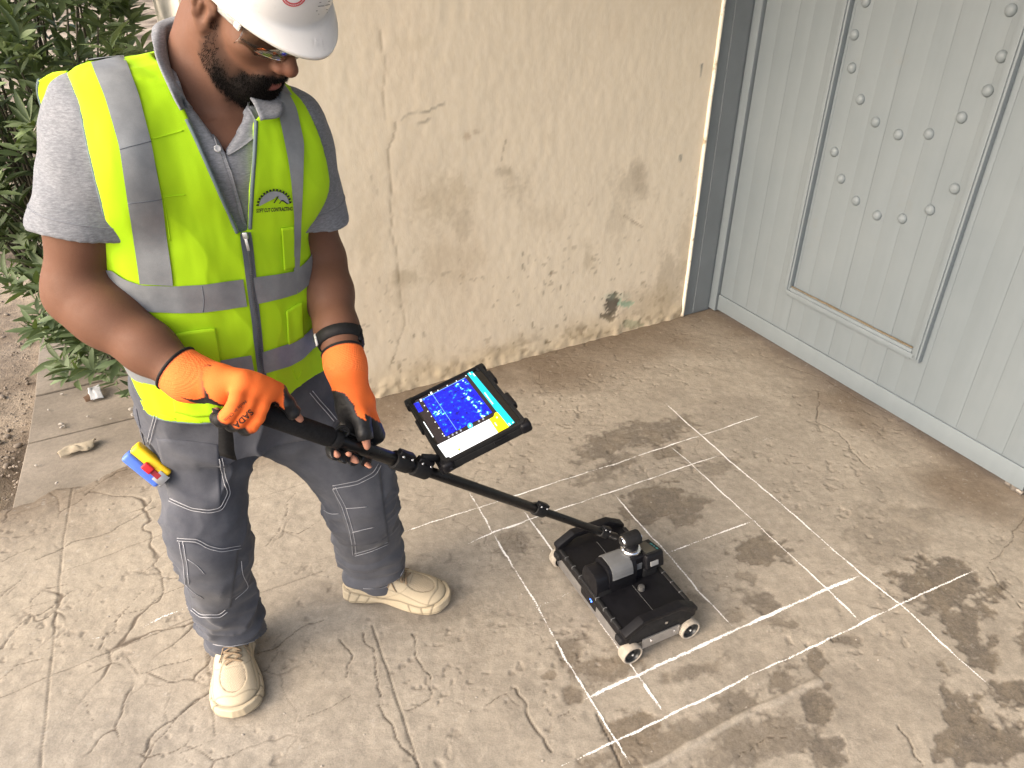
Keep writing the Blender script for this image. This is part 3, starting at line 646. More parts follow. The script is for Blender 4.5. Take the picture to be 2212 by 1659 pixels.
def chalkline(lst, w, dens, seed):
    p = gp(lst); L = np.sum(np.linalg.norm(np.diff(p, axis=0), axis=1)); n = max(8, int(L / .008))
    p = resample(p, n); p = p + np.stack([vnoise(p, 30, seed), vnoise(p + 4, 30, seed + 1)], 1) * .0016
    t = np.gradient(p, axis=0); t /= np.linalg.norm(t, axis=1, keepdims=True); nr = np.stack([-t[:, 1], t[:, 0]], 1)
    v = []; ed_ = []; dn_ = []
    dv = dens + (.10 if w < .005 else .0) + .26 * vnoise(p, 14, seed + 3) + .2 * vnoise(p, 50, seed + 4); fade = np.clip(np.minimum(np.arange(n), n - 1 - np.arange(n)) / 6, 0, 1)
    for o in (-1, -.5, 0, .5, 1):
        q = p + nr * (w * .80 * o); v.append(np.concatenate([q, (floorz(q) + .0012)[:, None]], 1)); ed_.append(np.full(n, abs(o))); dn_.append(dv * fade)
    link('chalk_line', mesh('chalk_line', np.concatenate(v), gridfaces(5, n), None, {'edge': np.concatenate(ed_), 'dens': np.concatenate(dn_)}), ch.m, chalk)
for i, (l, w, d) in enumerate([([(866,1151),(1090,1078),(1300,1010),(1445,962),(1560,926),(1648,896)], .0042, .55), ([(1000,1180),(1064,1151),(1128,1128),(1300,1070),(1430,1024),(1560,981)], .0042, .55), ([(1064,1152),(1150,1122)], .006, .8), ([(1437,1197),(1530,1160),(1628,1125)], .0042, .6), ([(1257,1514),(1310,1488),(1374,1461),(1480,1412),(1588,1363),(1700,1312),(1786,1273),(1862,1242)], .0070, .85), ([(1205,1660),(1242,1643),(1340,1597),(1439,1549),(1530,1508),(1619,1461),(1700,1424),(1786,1383),(1860,1347),(1944,1306),(2030,1265),(2110,1231)], .0048, .6),
  ([(1012,1060),(1065,1153),(1110,1228),(1158,1304),(1190,1365),(1223,1427),(1276,1510),(1320,1583),(1340,1615),(1368,1665)], .0055, .62), ([(1128,1100),(1147,1126),(1188,1182),(1253,1272),(1300,1350),(1345,1412),(1374,1453),(1410,1505),(1439,1547)], .0046, .6), ([(1374,1455),(1405,1500),(1439,1549)], .006, .8), ([(1325,1064),(1394,1145),(1443,1196),(1505,1273),(1588,1361)], .0042, .6), ([(1444,960),(1495,1003),(1560,1065),(1628,1126),(1729,1220),(1786,1273),(1860,1345)], .0042, .55), ([(1786,1273),(1825,1310),(1862,1348)], .006, .6), ([(1435,868),(1559,980),(1676,1080),(1777,1168),(1862,1242),(1944,1306),(2040,1395),(2145,1488)], .0046, .62),
  ([(303,1358),(350,1334),(409,1312)], .007, .3), ([(1147,1318),(1253,1270)], .006, .2), ([(1632,956),(1670,944)], .006, .2), ([(1673,1415),(1690,1435)], .006, .2), ([(180,1385),(240,1372)], .006, .2)]): chalkline(l, w, d, 700 + i * 11)
# ---- unseen overhead slab, added to keep sky light off the floor
rf = simple('sky_blocker_concrete', (.45, .43, .40), .9, var=.08, nscale=3, bump=.2, bscale=40)
sky_block = MB(); rc = (WL + WE) / 2 - BX * 1.85 + AX * .3 + UP * 3.02; sky_block.box(rc, (3.9, 4.6, .16), RB, .01); sky_block = sky_block.build('sky_blocker', rf); setp(sky_block, 'unseen flat concrete slab added above the wall and gate to block sky light', 'sky_blocker')
# ================================================================= scanner, pole, tablet
blk = simple('black_plastic', (.006, .006, .008), .5, 0, .25, 30, .12, 600, .28, .0006)
blk2 = simple('black_rubber', (.012, .012, .013), .68, 0, .2, 50, .2, 500, .28, .0008)
gry = simple('grey_plastic', (.13, .135, .14), .55, 0, .1, 30, .1, 600)
alu = simple('brushed_aluminium', (.45, .45, .46), .38, .85, .12, 40, .05, 300)
chrome = simple('satin_chrome', (.75, .75, .76), .2, 1.0, .05, 30)
cream = simple('cream_rubber', tuple(c * .58 for c in srgb(200,190,175)), .8, 0, .14, 60, .3, 300)
hub = simple('dark_hub', (.03, .032, .034), .35, .2, .3, 80)
def scr(cx, cy): return 1134 + .2604 * cx, 1026 + .2604 * cy
q0, q1, q2, q3 = [G(x, y, .095) for x, y in ((1347.5,1382.8),(1505,1317.7),(1198,1172),(1342,1121))]
SCN = (q0 + q1 + q2 + q3) / 4; SCN[2] = 0
LX = (q1 - q0) + (q3 - q2); LX /= np.linalg.norm(LX); LY = np.cross(UP, LX); RS = np.stack([LX, LY, UP], 1)
HW, HL = .1155, .196
def S(x, y, z): return SCN + LX * x + LY * y + UP * z
def SL(cx, cy, z):                                   # crop pixel at height z -> local x, y
    q = G(*scr(cx, cy), z) - SCN; return q @ LX, q @ LY
scan = empty('floor_scanner', tuple(SCN)); setp(scan, 'black wheeled ground scanner standing on the chalk grid', 'scanner')
MB().box(S(0, 0, .042), (HW * 2 - .012, HL * 2 - .03, .044), RS, .003).build('skirt', alu, scan, auto=40)
b = MB(); b.box(S(0, 0, .0785), (HW * 2 - .004, HL * 2 - .012, .030), RS, .006, 3); b.build('body', blk, scan, auto=40)
for y in (-.001,): MB().box(S(.004, 0, .0934), (.0009, HL * 2 - .10, .0012), RS).build('deck_seam', gry, scan)
for sx in (-1, 1):
    mb = MB(); mb.box(S(sx * (HW - .006), 0, .0925), (.011, HL * 2 - .07, .010), RS, .004, 3); r = mb.build('side_rail', blk2, scan, auto=40)
    for y in (-.125, -.085, -.045, .045, .085, .125): MB().box(S(sx * (HW - .006), y, .0925), (.0122, .0028, .0104), RS, .0008).build('rail_clip', gry, r)
for sy, nm in ((-1, 0), (1, 1)):
    pts = [(-HW, 0), (-HW, .012), (-.062, .043), (.062, .043), (HW, .012), (HW, 0), (.098, 0), (.056, .027), (-.056, .027), (-.098, 0)]
    mb = MB(); mb.prism(pts if sy > 0 else pts, S(0, sy * (HL - .002) - (.026 if sy > 0 else 0), .088), LX, UP, -LY if sy < 0 else -LY, -.026 if sy > 0 else .0 - .026, .003)
    mb.build('bumper', blk, scan, auto=40)
    mb = MB(); mb.prism([(-.098, -.036), (-.098, .004), (-.058, .030), (.058, .030), (.098, .004), (.098, -.036)], S(0, sy * (HL - .004) - (0 if sy < 0 else .012), .088), LX, UP, -LY, -.012, .002) if sy < 0 else mb.prism([(-.098, -.036), (-.098, .004), (.098, .004), (.098, -.036)], S(0, HL - .016, .088), LX, UP, -LY, -.012, .002)
    mb.build('end_plate', blk2, scan, auto=40)
    MB().box(S(.0, sy * (HL - .001), .046), (.118, .004, .036), RS, .001).build('metal_plate', alu, scan)
    for x in (-.03, .045): MB().lathe(S(x, sy * (HL + .001), .046), sy * LY, [(0, .004), (.0015, .004), (.002, .003)], 12).build('screw', chrome, scan)
    MB().lathe(S(.012, sy * (HL - .002), .094), sy * LY, [(0, .0045), (.0025, .0045), (.003, .003)], 14).build('bolt', chrome, scan)
    for sx in (-1, 1):
        c = S(sx * .093, sy * (HL - .010), .0313)
        w = MB().lathe(c - sy * LY * .010, sy * LY, [(0, .024), (.002, .0295), (.005, .031), (.026, .031), (.030, .0298), (.0315, .0282), (.0315, .0250), (.027, .0240)], 36, False).build('wheel', cream, scan, True)
        MB().lathe(c + sy * LY * .010, sy * LY, [(0, .0250), (.0095, .0250), (.0095, .0225), (.003, .0195), (.003, .008), (.008, .007), (.008, .0)], 32, False).build('rim', hub, w, auto=35)
        MB().lathe(c + sy * LY * .0182, sy * LY, [(0, .0030), (.0015, .0028), (.002, .002), (.002, .0)], 16, False).build('axle_cap', simple('axle_white', (.6, .6, .58), .4, var=0), w, True)
        MB().box(S(sx * .092, sy * (HL - .027), .066), (.062, .03, .022), RS, .008, 3).build('wheel_guard', blk2, scan, auto=40)
# housing across the deck, ends in a rounded cap on the left
def archprof(w, h, n=14, flat=.35):
    pts = [(-w, 0)]
    for k in range(n + 1):
        a = math.pi - math.pi * k / n; pts.append((w * np.sign(math.cos(a)) * abs(math.cos(a)) ** .55, h * (flat + (1 - flat) * abs(math.sin(a)) ** .75)))
    return pts + [(w, 0)]
hy = SL(640, 760, .16)[1]
mb = MB(); mb.prism(archprof(.041, .083), S(-.072, hy, .091), LY, UP, LX, .090, .002); mb.build('sensor_housing', blk, scan, auto=40)
mb = MB(); mb.prism([(x * 1.0, max(.047, z)) for x, z in archprof(.0425, .0855)[1:-1]], S(-.062, hy, .0912), LY, UP, LX, .066, .001); mb.build('housing_panel', gry, scan, auto=40)
mb = MB(); mb.prism(archprof(.043, .088), S(-.107, hy, .050), LY, UP, LX, .046, .010); mb.build('housing_cap', blk2, scan, auto=50)
mb = MB(); mb.prism(archprof(.041, .125, flat=.5), S(-.111, hy, .036), LY, UP, LX, .042, .008); mb.build('cap_front', blk, scan, auto=50)
led = NB('blue_led'); led.P(Base__Color=(.02, .05, .4), Emission__Color=(.05, .16, 1.0), Emission__Strength=5.0)
lr = MB().lathe(S(-.1115, hy - .016, .062), -LX, [(0, .0058), (.0012, .0055), (.0016, .004)], 16).build('led_ring', led.m, scan, True); lr.scale = (1, 1, 1)
MB().lathe(S(-.113, hy - .016, .062), -LX, [(0, .0030), (.0010, .0028), (.0012, .0)], 12, False).build('led_button', blk, scan, True)
# central column and swivel
mb = MB(); mb.box(S(.026, hy + .004, .133), (.056, .062, .084), RS, .007, 3); mb.build('column', blk, scan, auto=40)
MB().box(S(.026, hy - .0275, .140), (.030, .003, .022), RS, .001).build('column_label', gry, scan)
J0 = S(.022, hy + .006, .172)
MB().lathe(J0, UP, [(0, .026), (.006, .029), (.012, .029), (.017, .026), (.019, .020)], 28).build('swivel_ring', chrome, scan, auto=45)
JT = P(1322, 1158, SCN[1] + .012)
ja = J0 + UP * .018
MB().cyl(ja + (JT - ja) * .0, ja + (JT - ja) * .0 + UP * .02, .021, bev=.003).build('swivel_base', blk, scan, auto=40)
hz_ = ja + UP * .030; hd = np.cross(JT - J0, LX); 
MB().cyl(hz_ - LX * .030, hz_ + LX * .022, .0215, bev=.004).build('swivel_barrel', blk2, scan, auto=40)
MB().lathe(hz_ + LX * .0215 , LX, [(0, .014), (.003, .015), (.005, .013)], 22).build('barrel_ring', chrome, scan, auto=45)
MB().lathe(hz_ - LX * .0345, LX, [(0, .013), (.004, .0165), (.006, .0165)], 22).build('barrel_ring', chrome, scan, auto=45)
MB().lathe(S(.018, hy - .066, .093), UP, [(0, .010), (.006, .010), (.012, .009), (.013, .007)], 18).build('deck_knob', simple('grey_knob', (.12, .12, .12), .4, .3), scan, auto=40)
# little display unit on the right
dx_, dy_ = SL(1020, 610, .165); RT = RS @ np.array(Matrix.Rotation(math.radians(-14), 3, 'X'))
dc = S(dx_ - .004, dy_ - .008, .148)
unit = MB().box(dc, (.060, .074, .050), RT, .009, 3).build('display_unit', blk, scan, auto=45)
MB().box(dc + RT @ np.array([.0, .0, .0255]), (.052, .066, .003), RT, .001).build('bezel', blk2, unit)
lcd = NB('lcd_glass'); lcd.P(Base__Color=(.05, .052, .046), Roughness=.12)
MB().box(dc + RT @ np.array([-.005, .0, .0275]), (.034, .054, .0016), RT, .0005).build('lcd', lcd.m, unit)
teal = simple('teal_print', (.01, .16, .17), .4, var=0)
for k, (y, l) in enumerate(((-.020, .009), (-.007, .007), (.006, .011))): MB().box(dc + RT @ np.array([.018, y, .0272]), (.0045, l, .0006), RT).build('button_mark', teal, unit)
MB().box(dc + RT @ np.array([-.004, -.0375, -.004]), (.026, .004, .015), RT, .0018, 3).build('side_button', simple('button_grey', (.22, .225, .23), .5, var=.05), unit, auto=40)
MB().box(S(dx_ - .006, dy_ - .004, .106), (.05, .056, .036), RS, .008, 3).build('unit_mount', blk2, scan, auto=40)

# ---- telescopic pole
PA = P(512, 874, 1.095); PB = JT + (hz_ - JT) * .15; PDIR = (PB - PA) / np.linalg.norm(PB - PA); PLEN = np.linalg.norm(PB - PA)
def pole_at(px):
    lo, hi = -.3, 1.3
    for _ in range(50):
        m = (lo + hi) / 2
        if proj(PA + (PB - PA) * m)[0] < px: lo = m
        else: hi = m
    return PA + (PB - PA) * lo
pole = empty('telescopic_pole', tuple(PB)); setp(pole, 'black telescopic pole held in both gloves, joined to the scanner', 'pole')
foam = simple('foam_grip', (.016, .016, .017), .9, 0, .25, 200, .5, 900, .2, .0015)
tubm = simple('black_anodised', (.010, .010, .011), .35, .4, .2, 60)
RP = frame(PDIR)
def pseg(a, b, r, nm, m, bev=.001): return MB().cyl(pole_at(a), pole_at(b), r, bev=bev, n=26).build(nm, m, pole, auto=40)
pseg(500, 716, .0195, 'grip', foam, .006); pseg(700, 850, .0145, 'outer_tube', tubm); pseg(840, 1165, .0122, 'middle_tube', tubm); pseg(1155, 1330, .0103, 'inner_tube', tubm)
MB().cyl(pole_at(716) , pole_at(733), .0185, bev=.002).build('grip_collar', blk2, pole, auto=40)
lo_ = pole_at(726) + RP[:, 1] * .0205 - RP[:, 0] * .004; mb = MB(); mb.tube([lo_ + PDIR * .014 * math.cos(a) + RP[:, 1] * .011 * math.sin(a) for a in np.linspace(0, 2 * math.pi, 18)[:-1]], .003, 8, True); mb.build('strap_loop', blk2, pole, True)
mb = MB(); mb.tube([pole_at(722) + RP[:, 1] * .023, pole_at(760) + RP[:, 1] * .020, pole_at(795) + RP[:, 1] * .016], .0022, 8); mb.build('cable', blk2, pole, True)
def clamp(px, r, sc=1.0):
    c = pole_at(px); cl = MB().cyl(c - PDIR * .021 * sc, c + PDIR * .021 * sc, r * 1.32, bev=.003, n=22).build('clamp', blk2, pole, auto=40)
    MB().box(c + RP[:, 1] * (r * 1.42) - RP[:, 0] * r * .2, (.017 * sc, .010 * sc, .040 * sc), RP, .003, 3).build('lever', blk, cl, auto=40)
    MB().box(c + RP[:, 0] * (r * 1.35), (.012 * sc, .016 * sc, .022 * sc), RP, .002).build('lug', blk, cl, auto=40)
    for o in (-1, 1): MB().lathe(c + RP[:, 1] * r * 1.1 - RP[:, 0] * r * .9 + PDIR * o * .012 * sc, RP[:, 1] - RP[:, 0], [(0, .0034), (.002, .003), (.0024, .0015)], 10).build('clamp_bolt', chrome, cl, True)
clamp(866, .0150, 1.0); clamp(907, .0150, 1.0); clamp(1164, .0122, .9); clamp(1303, .0108, .8)

# ---- tablet in a rugged case
TC = np.array([-.108, 1.417, .740]); TA = np.array([.88, .39, .27]); TA /= np.linalg.norm(TA); TB = np.array([.40, -.91, .01]); TB -= TA * (TA @ TB); TB /= np.linalg.norm(TB); TN = -np.cross(TA, TB)
if TN[2] < 0: TN = -TN
def tl(cx, cy):                                      # crop pixel -> tablet plane
    q = onplane(648 + .2441 * cx, 729 + .2441 * cy, TC, TN) - TC; return q @ TA, q @ TB
RTb = np.stack([TA, -TB, TN], 1)
def T(a, b, n=0.0): return TC + TA * a + TB * b + TN * n
tab = empty('tablet', tuple(T(0, 0, -.02))); setp(tab, 'tablet in a black rugged case showing a blue scan image', 'tablet')
def rrect(w, h, r, n=6):
    o = []
    for cx, cy, a0 in ((w - r, h - r, 0), (-w + r, h - r, 90), (-w + r, -h + r, 180), (w - r, -h + r, 270)):
        for k in range(n + 1): a = math.radians(a0 + 90 * k / n); o.append((cx + r * math.cos(a), cy + r * math.sin(a)))
    return o
MB().prism(rrect(.100, .135, .016), T(0, 0, -.024), TA, -TB, TN, .0185, .0035).build('case', blk2, tab, auto=50)
# rim around the glass
ou, inn = np.array(rrect(.0985, .1335, .015, 6)), np.array(rrect(.0905, .1265, .010, 6)); n_ = len(ou)
v = [T(a, -b, -.0035) for a, b in ou] + [T(a, -b, .0030) for a, b in ou * .995] + [T(a, -b, .0028) for a, b in inn * 1.01] + [T(a, -b, -.002) for a, b in inn]
f = [(k * n_ + i, k * n_ + (i + 1) % n_, (k + 1) * n_ + (i + 1) % n_, (k + 1) * n_ + i) for k in range(3) for i in range(n_)]
MB().add(v, f).build('case_rim', blk2, tab, auto=50)
for sa in (-1, 1):
    for sb in (-1, 1): MB().box(T(sa * .0925, sb * .1275, -.011), (.026, .026, .026), RTb, .008, 3).build('corner_bumper', blk, tab, auto=45)
for b_, w_ in ((-.075, .045), (.035, .05)): MB().box(T(.1015, b_, -.006), (.012, w_, .017), RTb, .004, 3).build('side_latch', blk, tab, auto=45)
MB().box(T(-.1015, -.03, -.010), (.008, .05, .012), RTb, .003).build('side_latch', blk, tab, auto=45); MB().box(T(.03, .1365, -.008), (.03, .005, .008), RTb, .002).build('port_cover', blk, tab, auto=45)
glass = NB('screen_glass'); glass.P(Base__Color=(.006, .006, .007), Roughness=.08); MB().prism(rrect(.0900, .1260, .009), T(0, 0, -.0045), TA, -TB, TN, .0025).build('glass', glass.m, tab)
scrn = [0]
def emis(name, col, st=1.0):
    n = NB(name); n.P(Base__Color=(0, 0, 0), Roughness=.25, Emission__Color=col, Emission__Strength=st); return n.m
e_white = emis('screen_white', (.96, .96, .94), .95); e_cyan = emis('screen_cyan', srgb(10,190,205), .95); e_yel = emis('screen_yellow', srgb(250,225,20), .95); e_bg = emis('screen_dark', srgb(38,30,32), .9); e_grey = emis('screen_grey', srgb(150,150,158), .9); e_line = emis('screen_line', srgb(130,190,240), .9); e_ico = emis('screen_icon', srgb(60,175,220), .95)
hm = NB('scan_heatmap'); hc = hm.co('Object'); a1 = hm.noise(95, 2, .5, hc, .6); a2 = hm.noise(230, 2, .5, hc); band = hm.attr('band')
hv = hm.math('ADD', hm.math('ADD', hm.math('MULTIPLY', a1, .75), hm.math('MULTIPLY', a2, .28)), hm.math('MULTIPLY', band, hm.ramp(a2, [(.35, .05), (.65, .34)])))
hcol = hm.ramp(hv, [(.30, (.0, .0, .03)), (.40, (.0, .0, .30)), (.50, (.0, .005, .62)), (.60, (.0, .01, .75)), (.645, (.0, .16, .85)), (.70, (.05, .62, .9)), (.80, (.75, .95, .95))])
hm.P(Base__Color=(0, 0, 0), Roughness=.25, Emission__Color=hcol, Emission__Strength=.95)
def ui(name, pts, m, lev, par=None):
    g = [tl(*q) for q in pts]; v = [T(a, b, -.0018 + .00025 * lev) for a, b in g]
    nrm = np.cross(v[1] - v[0], v[2] - v[0]); idx = list(range(len(v))); idx = idx if nrm @ TN > 0 else idx[::-1]
    return MB().add(v, [idx]).build(name, m, par or tab)
def uibar(name, p, q, w, m, lev, par=None):
    p, q = np.array(p, float), np.array(q, float); d = (q - p) / np.linalg.norm(q - p); n = np.array([-d[1], d[0]]) * w
    return ui(name, [p + n, q + n, q - n, p - n], m, lev, par)
def uidot(name, c, r, m, lev, par=None, n=10): return ui(name, [(c[0] + r * math.cos(t), c[1] + r * 1.1 * math.sin(t)) for t in np.arange(n) * 2 * math.pi / n], m, lev, par)
disp = ui('display', [(1003,560),(1515,292),(1900,748),(1302,1075)], e_bg, 0)
ui('header_bar', [(1476,313),(1522,295),(1899,747),(1843,785)], e_cyan, 1, disp)
ui('side_panel', [(1212,948),(1672,718),(1752,838),(1302,1073)], e_white, 1, disp)
ui('yellow_tab', [(1672,719),(1712,696),(1722,664),(1740,655),(1756,668),(1850,785),(1752,838)], e_yel, 2, disp)
# heat map as a fine patch so the bright band can follow its place
hq = [np.array(tl(*c)) for c in ((1080,545),(1462,352),(1700,660),(1290,870))]; nn_ = 40; v = []; bd = []
for i in range(nn_):
    for j in range(nn_):
        s_, t_ = i / (nn_ - 1), j / (nn_ - 1); ab = (hq[0] * (1 - s_) + hq[1] * s_) * (1 - t_) + (hq[3] * (1 - s_) + hq[2] * s_) * t_
        v.append(T(*ab, -.0013)); bd.append(max(math.exp(-((s_ - .80) / .035) ** 2) * (.35 + .65 * abs(math.sin(t_ * 24))), .9 * math.exp(-((s_ - .93) / .022) ** 2) * (math.sin(t_ * 21) > .45), .8 * math.exp(-((s_ - .12) ** 2 + (t_ - .45) ** 2) / .006)))
fcs = gridfaces(nn_, nn_); link('scan_image', mesh('scan_image', v, fcs, None, {'band': bd}), hm.m, disp)
ui('mini_map', [(1004,582),(1046,565),(1091,643),(1050,660)], hm.m, 2, disp)
uibar('home_bar', (1092,742), (1178,878), 4, e_white, 2, disp); uibar('scan_cursor', (1172,500), (1385,815), 1.6, e_line, 3, disp); uibar('scan_cursor', (1080,545), (1462,352), 1.6, e_line, 3, disp)
for c in ((1160,490),(1068,553)): ui('cursor_handle', [(c[0] - 10, c[1] - 8), (c[0] + 5, c[1] - 13), (c[0] + 12, c[1] + 7), (c[0] - 3, c[1] + 13)], e_white, 4, disp)
uidot('icon', (1505,777), 24, e_ico, 3, disp, 16); uidot('icon_mark', (1505,777), 8, e_white, 4, disp)
for c in ((1315,878),(1350,857),(1385,840),(1422,820),(1583,737),(1620,718)): uidot('icon', c, 9, e_grey, 3, disp)
for c in ((1100,600),(1130,650),(1162,695),(1195,745),(1228,797),(1260,850),(1275,868),(1140,505),(1220,465),(1302,422),(1383,382),(1468,335)): uidot('axis_tick', c, 5, e_white, 3, disp, 6)
for k in range(11):
    p = np.array((1632, 484)) + np.array((70, 96)) * (k / 10); uibar('header_text', p, p + (4, 6), 6, e_white, 3, disp)
for a, b_ in (((1495,305),(1512,325)),((1530,315),(1548,338)),((1845,755),(1862,773)),((1880,745),(1886,753))): uibar('header_mark', a, b_, 5, e_white, 3, disp)
for a, b_ in (((1255,945),(1300,1015)),((1310,915),(1345,965)),((1345,900),(1395,960)),((1420,860),(1450,905)),((1430,850),(1490,935)),((1475,828),(1510,880)),((1510,805),(1540,845)),((1560,782),(1585,812)),((1610,758),(1650,815)),((1650,735),(1695,795))): uibar('panel_text', a, b_, 2.4, e_grey, 3, disp)
uidot('moon_icon', (1408,988), 11, e_yel, 3, disp)
uibar('tab_text', (1722,750), (1742,780), 4, e_white, 4, disp); uidot('tab_text', (1742,705), 7, e_white, 4, disp)
# bracket from the pole clamp to the case
bk0 = pole_at(905) + RP[:, 1] * .016; bk1 = T(-.085, .095, -.022)
mb = MB(); mb.tube([bk0, bk0 + UP * .012, bk1], .008, 10); mb.build('bracket_arm', blk2, tab, True)
MB().box(bk1 + TN * -.006, (.05, .06, .012), RTb, .003).build('bracket_plate', blk, tab, auto=40)
mb = MB(); mb.tube([T(-.098, .090, -.014), T(-.100, .128, -.014), T(-.085, .142, -.014)], .0045, 10); mb.build('bracket_claw', blk, tab, True)
kb = P(902, 962, 1.30); MB().lathe(T(-.104, .075, -.022), -TA, [(0, .0085), (.002, .0095), (.017, .0095), (.019, .0085)], 20).build('bracket_knob', alu, tab, auto=40)
MB().lathe(T(-.09, .075, -.022), -TA, [(0, .004), (.016, .004)], 10).build('bracket_screw', chrome, tab)
# ================================================================= the man
FWD = np.array([.62, -.785, 0]); FWD /= np.linalg.norm(FWD); LFT = np.array([-FWD[1], FWD[0], 0])
# joints (pixel of the photograph + forward distance -> metres)
SHR, ELR, WRR = P(182, 262, 1.25), P(165, 636, 1.20), P(416, 822, 1.115)
SHL, ELL, WRL = P(632, 278, 1.45), P(694, 570, 1.47), P(748, 795, 1.275)
NKB = P(428, 205, 1.385)
HIR, KNR, ANR = P(425, 880, 1.345), P(462, 1190, 1.265), np.array([-.735, 1.36, .10])
HIL, KNL, ANL = P(605, 832, 1.45), P(778, 1085, 1.465), np.array([-.395, 1.56, .10])
# head frame
_hy, HP = math.radians(-31.0), math.radians(37.5)
HY = np.array([math.cos(_hy), math.sin(_hy), 0])
HF = HY * math.cos(HP) - UP * math.sin(HP); HU = HY * math.sin(HP) + UP * math.cos(HP); HX = -np.cross(HF, HU)      # HX points to his left
roll = math.radians(-3.0); HX, HU = HX * math.cos(roll) + HU * math.sin(roll), HU * math.cos(roll) - HX * math.sin(roll)
HS = .96; HC = np.array([-.4305, 1.367, 1.549])
RH = np.stack([HX, HF, HU], 1)
def hl(x, y, z): return HC + RH @ (np.array([x, y, z]) * HS)
def tolocal(p): return ((p - HC.astype(np.float32)) @ RH.astype(np.float32)) / HS

# ---- torso volume used by shirt and vest
TK = np.array([[.68, -.584, 1.395, .178, .140], [.80, -.582, 1.390, .180, .142], [.95, -.584, 1.382, .184, .140], [1.10, -.588, 1.372, .186, .138], [1.22, -.588, 1.36, .180, .132], [1.32, -.580, 1.355, .165, .118], [1.40, -.565, 1.355, .140, .095], [1.46, -.548, 1.36, .09, .07]])
def sd_torso(p, off=0.0):
    z = p[..., 2]; k = interp_rows(TK, z).astype(np.float32)
    q = p[..., :2] - k[..., :2]; a = k[..., 2] + off; b = k[..., 3] + off
    x = q @ LFT[:2].astype(np.float32); y = q @ FWD[:2].astype(np.float32)
    b = np.where(y < 0, b * .92, b)
    e = 2.35; r = (np.abs(x / a) ** e + np.abs(y / b) ** e) ** (1 / e)
    d = (r - 1) * np.minimum(a, b)
    return np.maximum(d, np.maximum(z - 1.46, .68 - z))
def torso_grid(step=.0042):
    return SDF(np.arange(-1.0, -.26, step), np.arange(1.06, 1.70, step), np.arange(.66, 1.56, step))
def add_torso(s, off=0.0):
    s.op(lambda p: sd_torso(p, off), (-.85, 1.15, .68), (-.33, 1.6, 1.47))
    for sh, sg in ((SHR, -1), (SHL, 1)):
        s.cone(NKB + UP * .0 + LFT * sg * .03 - FWD * .01, sh + UP * .010 - LFT * sg * .028, .062 + off, .058 + off, .06)
        s.ell(sh - LFT * sg * .05 - UP * .06 + FWD * .03, (.085 + off, .085 + off, .10 + off), None, .05)
    s.ell(NKB + FWD * .05 - UP * .09, (.11 + off, .10 + off, .09 + off), None, .05)
    return s
def wr(p, sc, seed, amp, st=(1, 1, 1)): return fbm(p * np.array(st), sc, 3, seed) * amp

# ---- polo shirt
sh = torso_grid(); add_torso(sh, .0)
sdir = (ELR - SHR) / np.linalg.norm(ELR - SHR)
HEMR = SHR + sdir * .178; ldir = (ELL - SHL) / np.linalg.norm(ELL - SHL); HEML = SHL + ldir * .172
sh.cone(SHR - sdir * .0, HEMR + sdir * .02, .056, .079, .05); sh.cone(SHL, HEML + ldir * .02, .062, .074, .05)
for h_, d_ in ((HEMR, np.array([sdir[0] + .05, sdir[1], sdir[2]])), (HEML, np.array([ldir[0] - .25, ldir[1], ldir[2]]))):
    d_ = d_ / np.linalg.norm(d_)
    sh.op(lambda p: -((p - h_.astype(np.float32)) @ d_.astype(np.float32)), h_ - .12, h_ + .12, .0, 'd', pad=0)
# neck opening with placket
NKT = hl(0, -.035, -.055); nax = (NKT - NKB) / np.linalg.norm(NKT - NKB)
sh.cone(NKB - nax * .035 + FWD * .008, NKT, .066, .066, .012, 'd')
def pxcut(poly, back):
    poly = np.array(poly, float)
    def fn(p):
        q = proj(p.astype(float)); d = np.full(p.shape[:-1], -9e3)
        for s_, e_ in zip(poly, np.roll(poly, -1, 0)):
            t = (e_ - s_) / np.linalg.norm(e_ - s_); d = np.maximum(d, (q - s_) @ np.array([-t[1], t[0]]))
        return np.maximum(d * .00075, back - (p - NKB.astype(np.float32)) @ FWD.astype(np.float32)).astype(np.float32)
    return fn
sh.op(pxcut([(362,80),(404,222),(489,337),(556,190),(480,40)], .01), (-.75, 1.0, 1.2), (-.35, 1.45, 1.56), .004, 'd')
sh.op(lambda p: (p[..., 2] - .86), (-1, 1, .6), (0, 2, .88), 0, 'd', pad=.0)
def displace(v, f, fn): return v + vnormals(v, f) * fn(v)[:, None]
sv, sf = sh.net(); sv = relax(sv, sf, 2, .4)
sv = displace(sv, sf, lambda p: fbm(p * np.array([1, 1, .6]), 16, 3, 5) * .0035 + np.sin((p[:, 2] + p[:, 0] * .9 + .02 * fbm(p, 14, 2, 8)) * 70) * .0016 * sstep(1.15, 1.3, p[:, 2]))
SHIRT = (sv, sf)

# ---- hi-vis vest
ve = torso_grid(.0038); add_torso(ve, .0105)
sw = lambda p: (fbm(p * np.array([1, 1, .5]), 9, 3, 15) * .007 + .0045 * (1 - 2 * np.abs(fbm(np.stack([p[..., 0] + .5 * p[..., 2], p[..., 1], p[..., 2] * .55 - .4 * p[..., 0]], -1), 9, 2, 27))) * sstep(1.38, 1.2, p[..., 2]) + fbm(p * np.array([1, 1, .25]), 24, 3, 19) * .0022 + .0025 * np.sin((p @ LFT.astype(np.float32)) * 46 + 3 * fbm(p * np.array([1, 1, .3]), 6, 2, 23)) * sstep(1.2, .9, p[..., 2])).astype(np.float32)
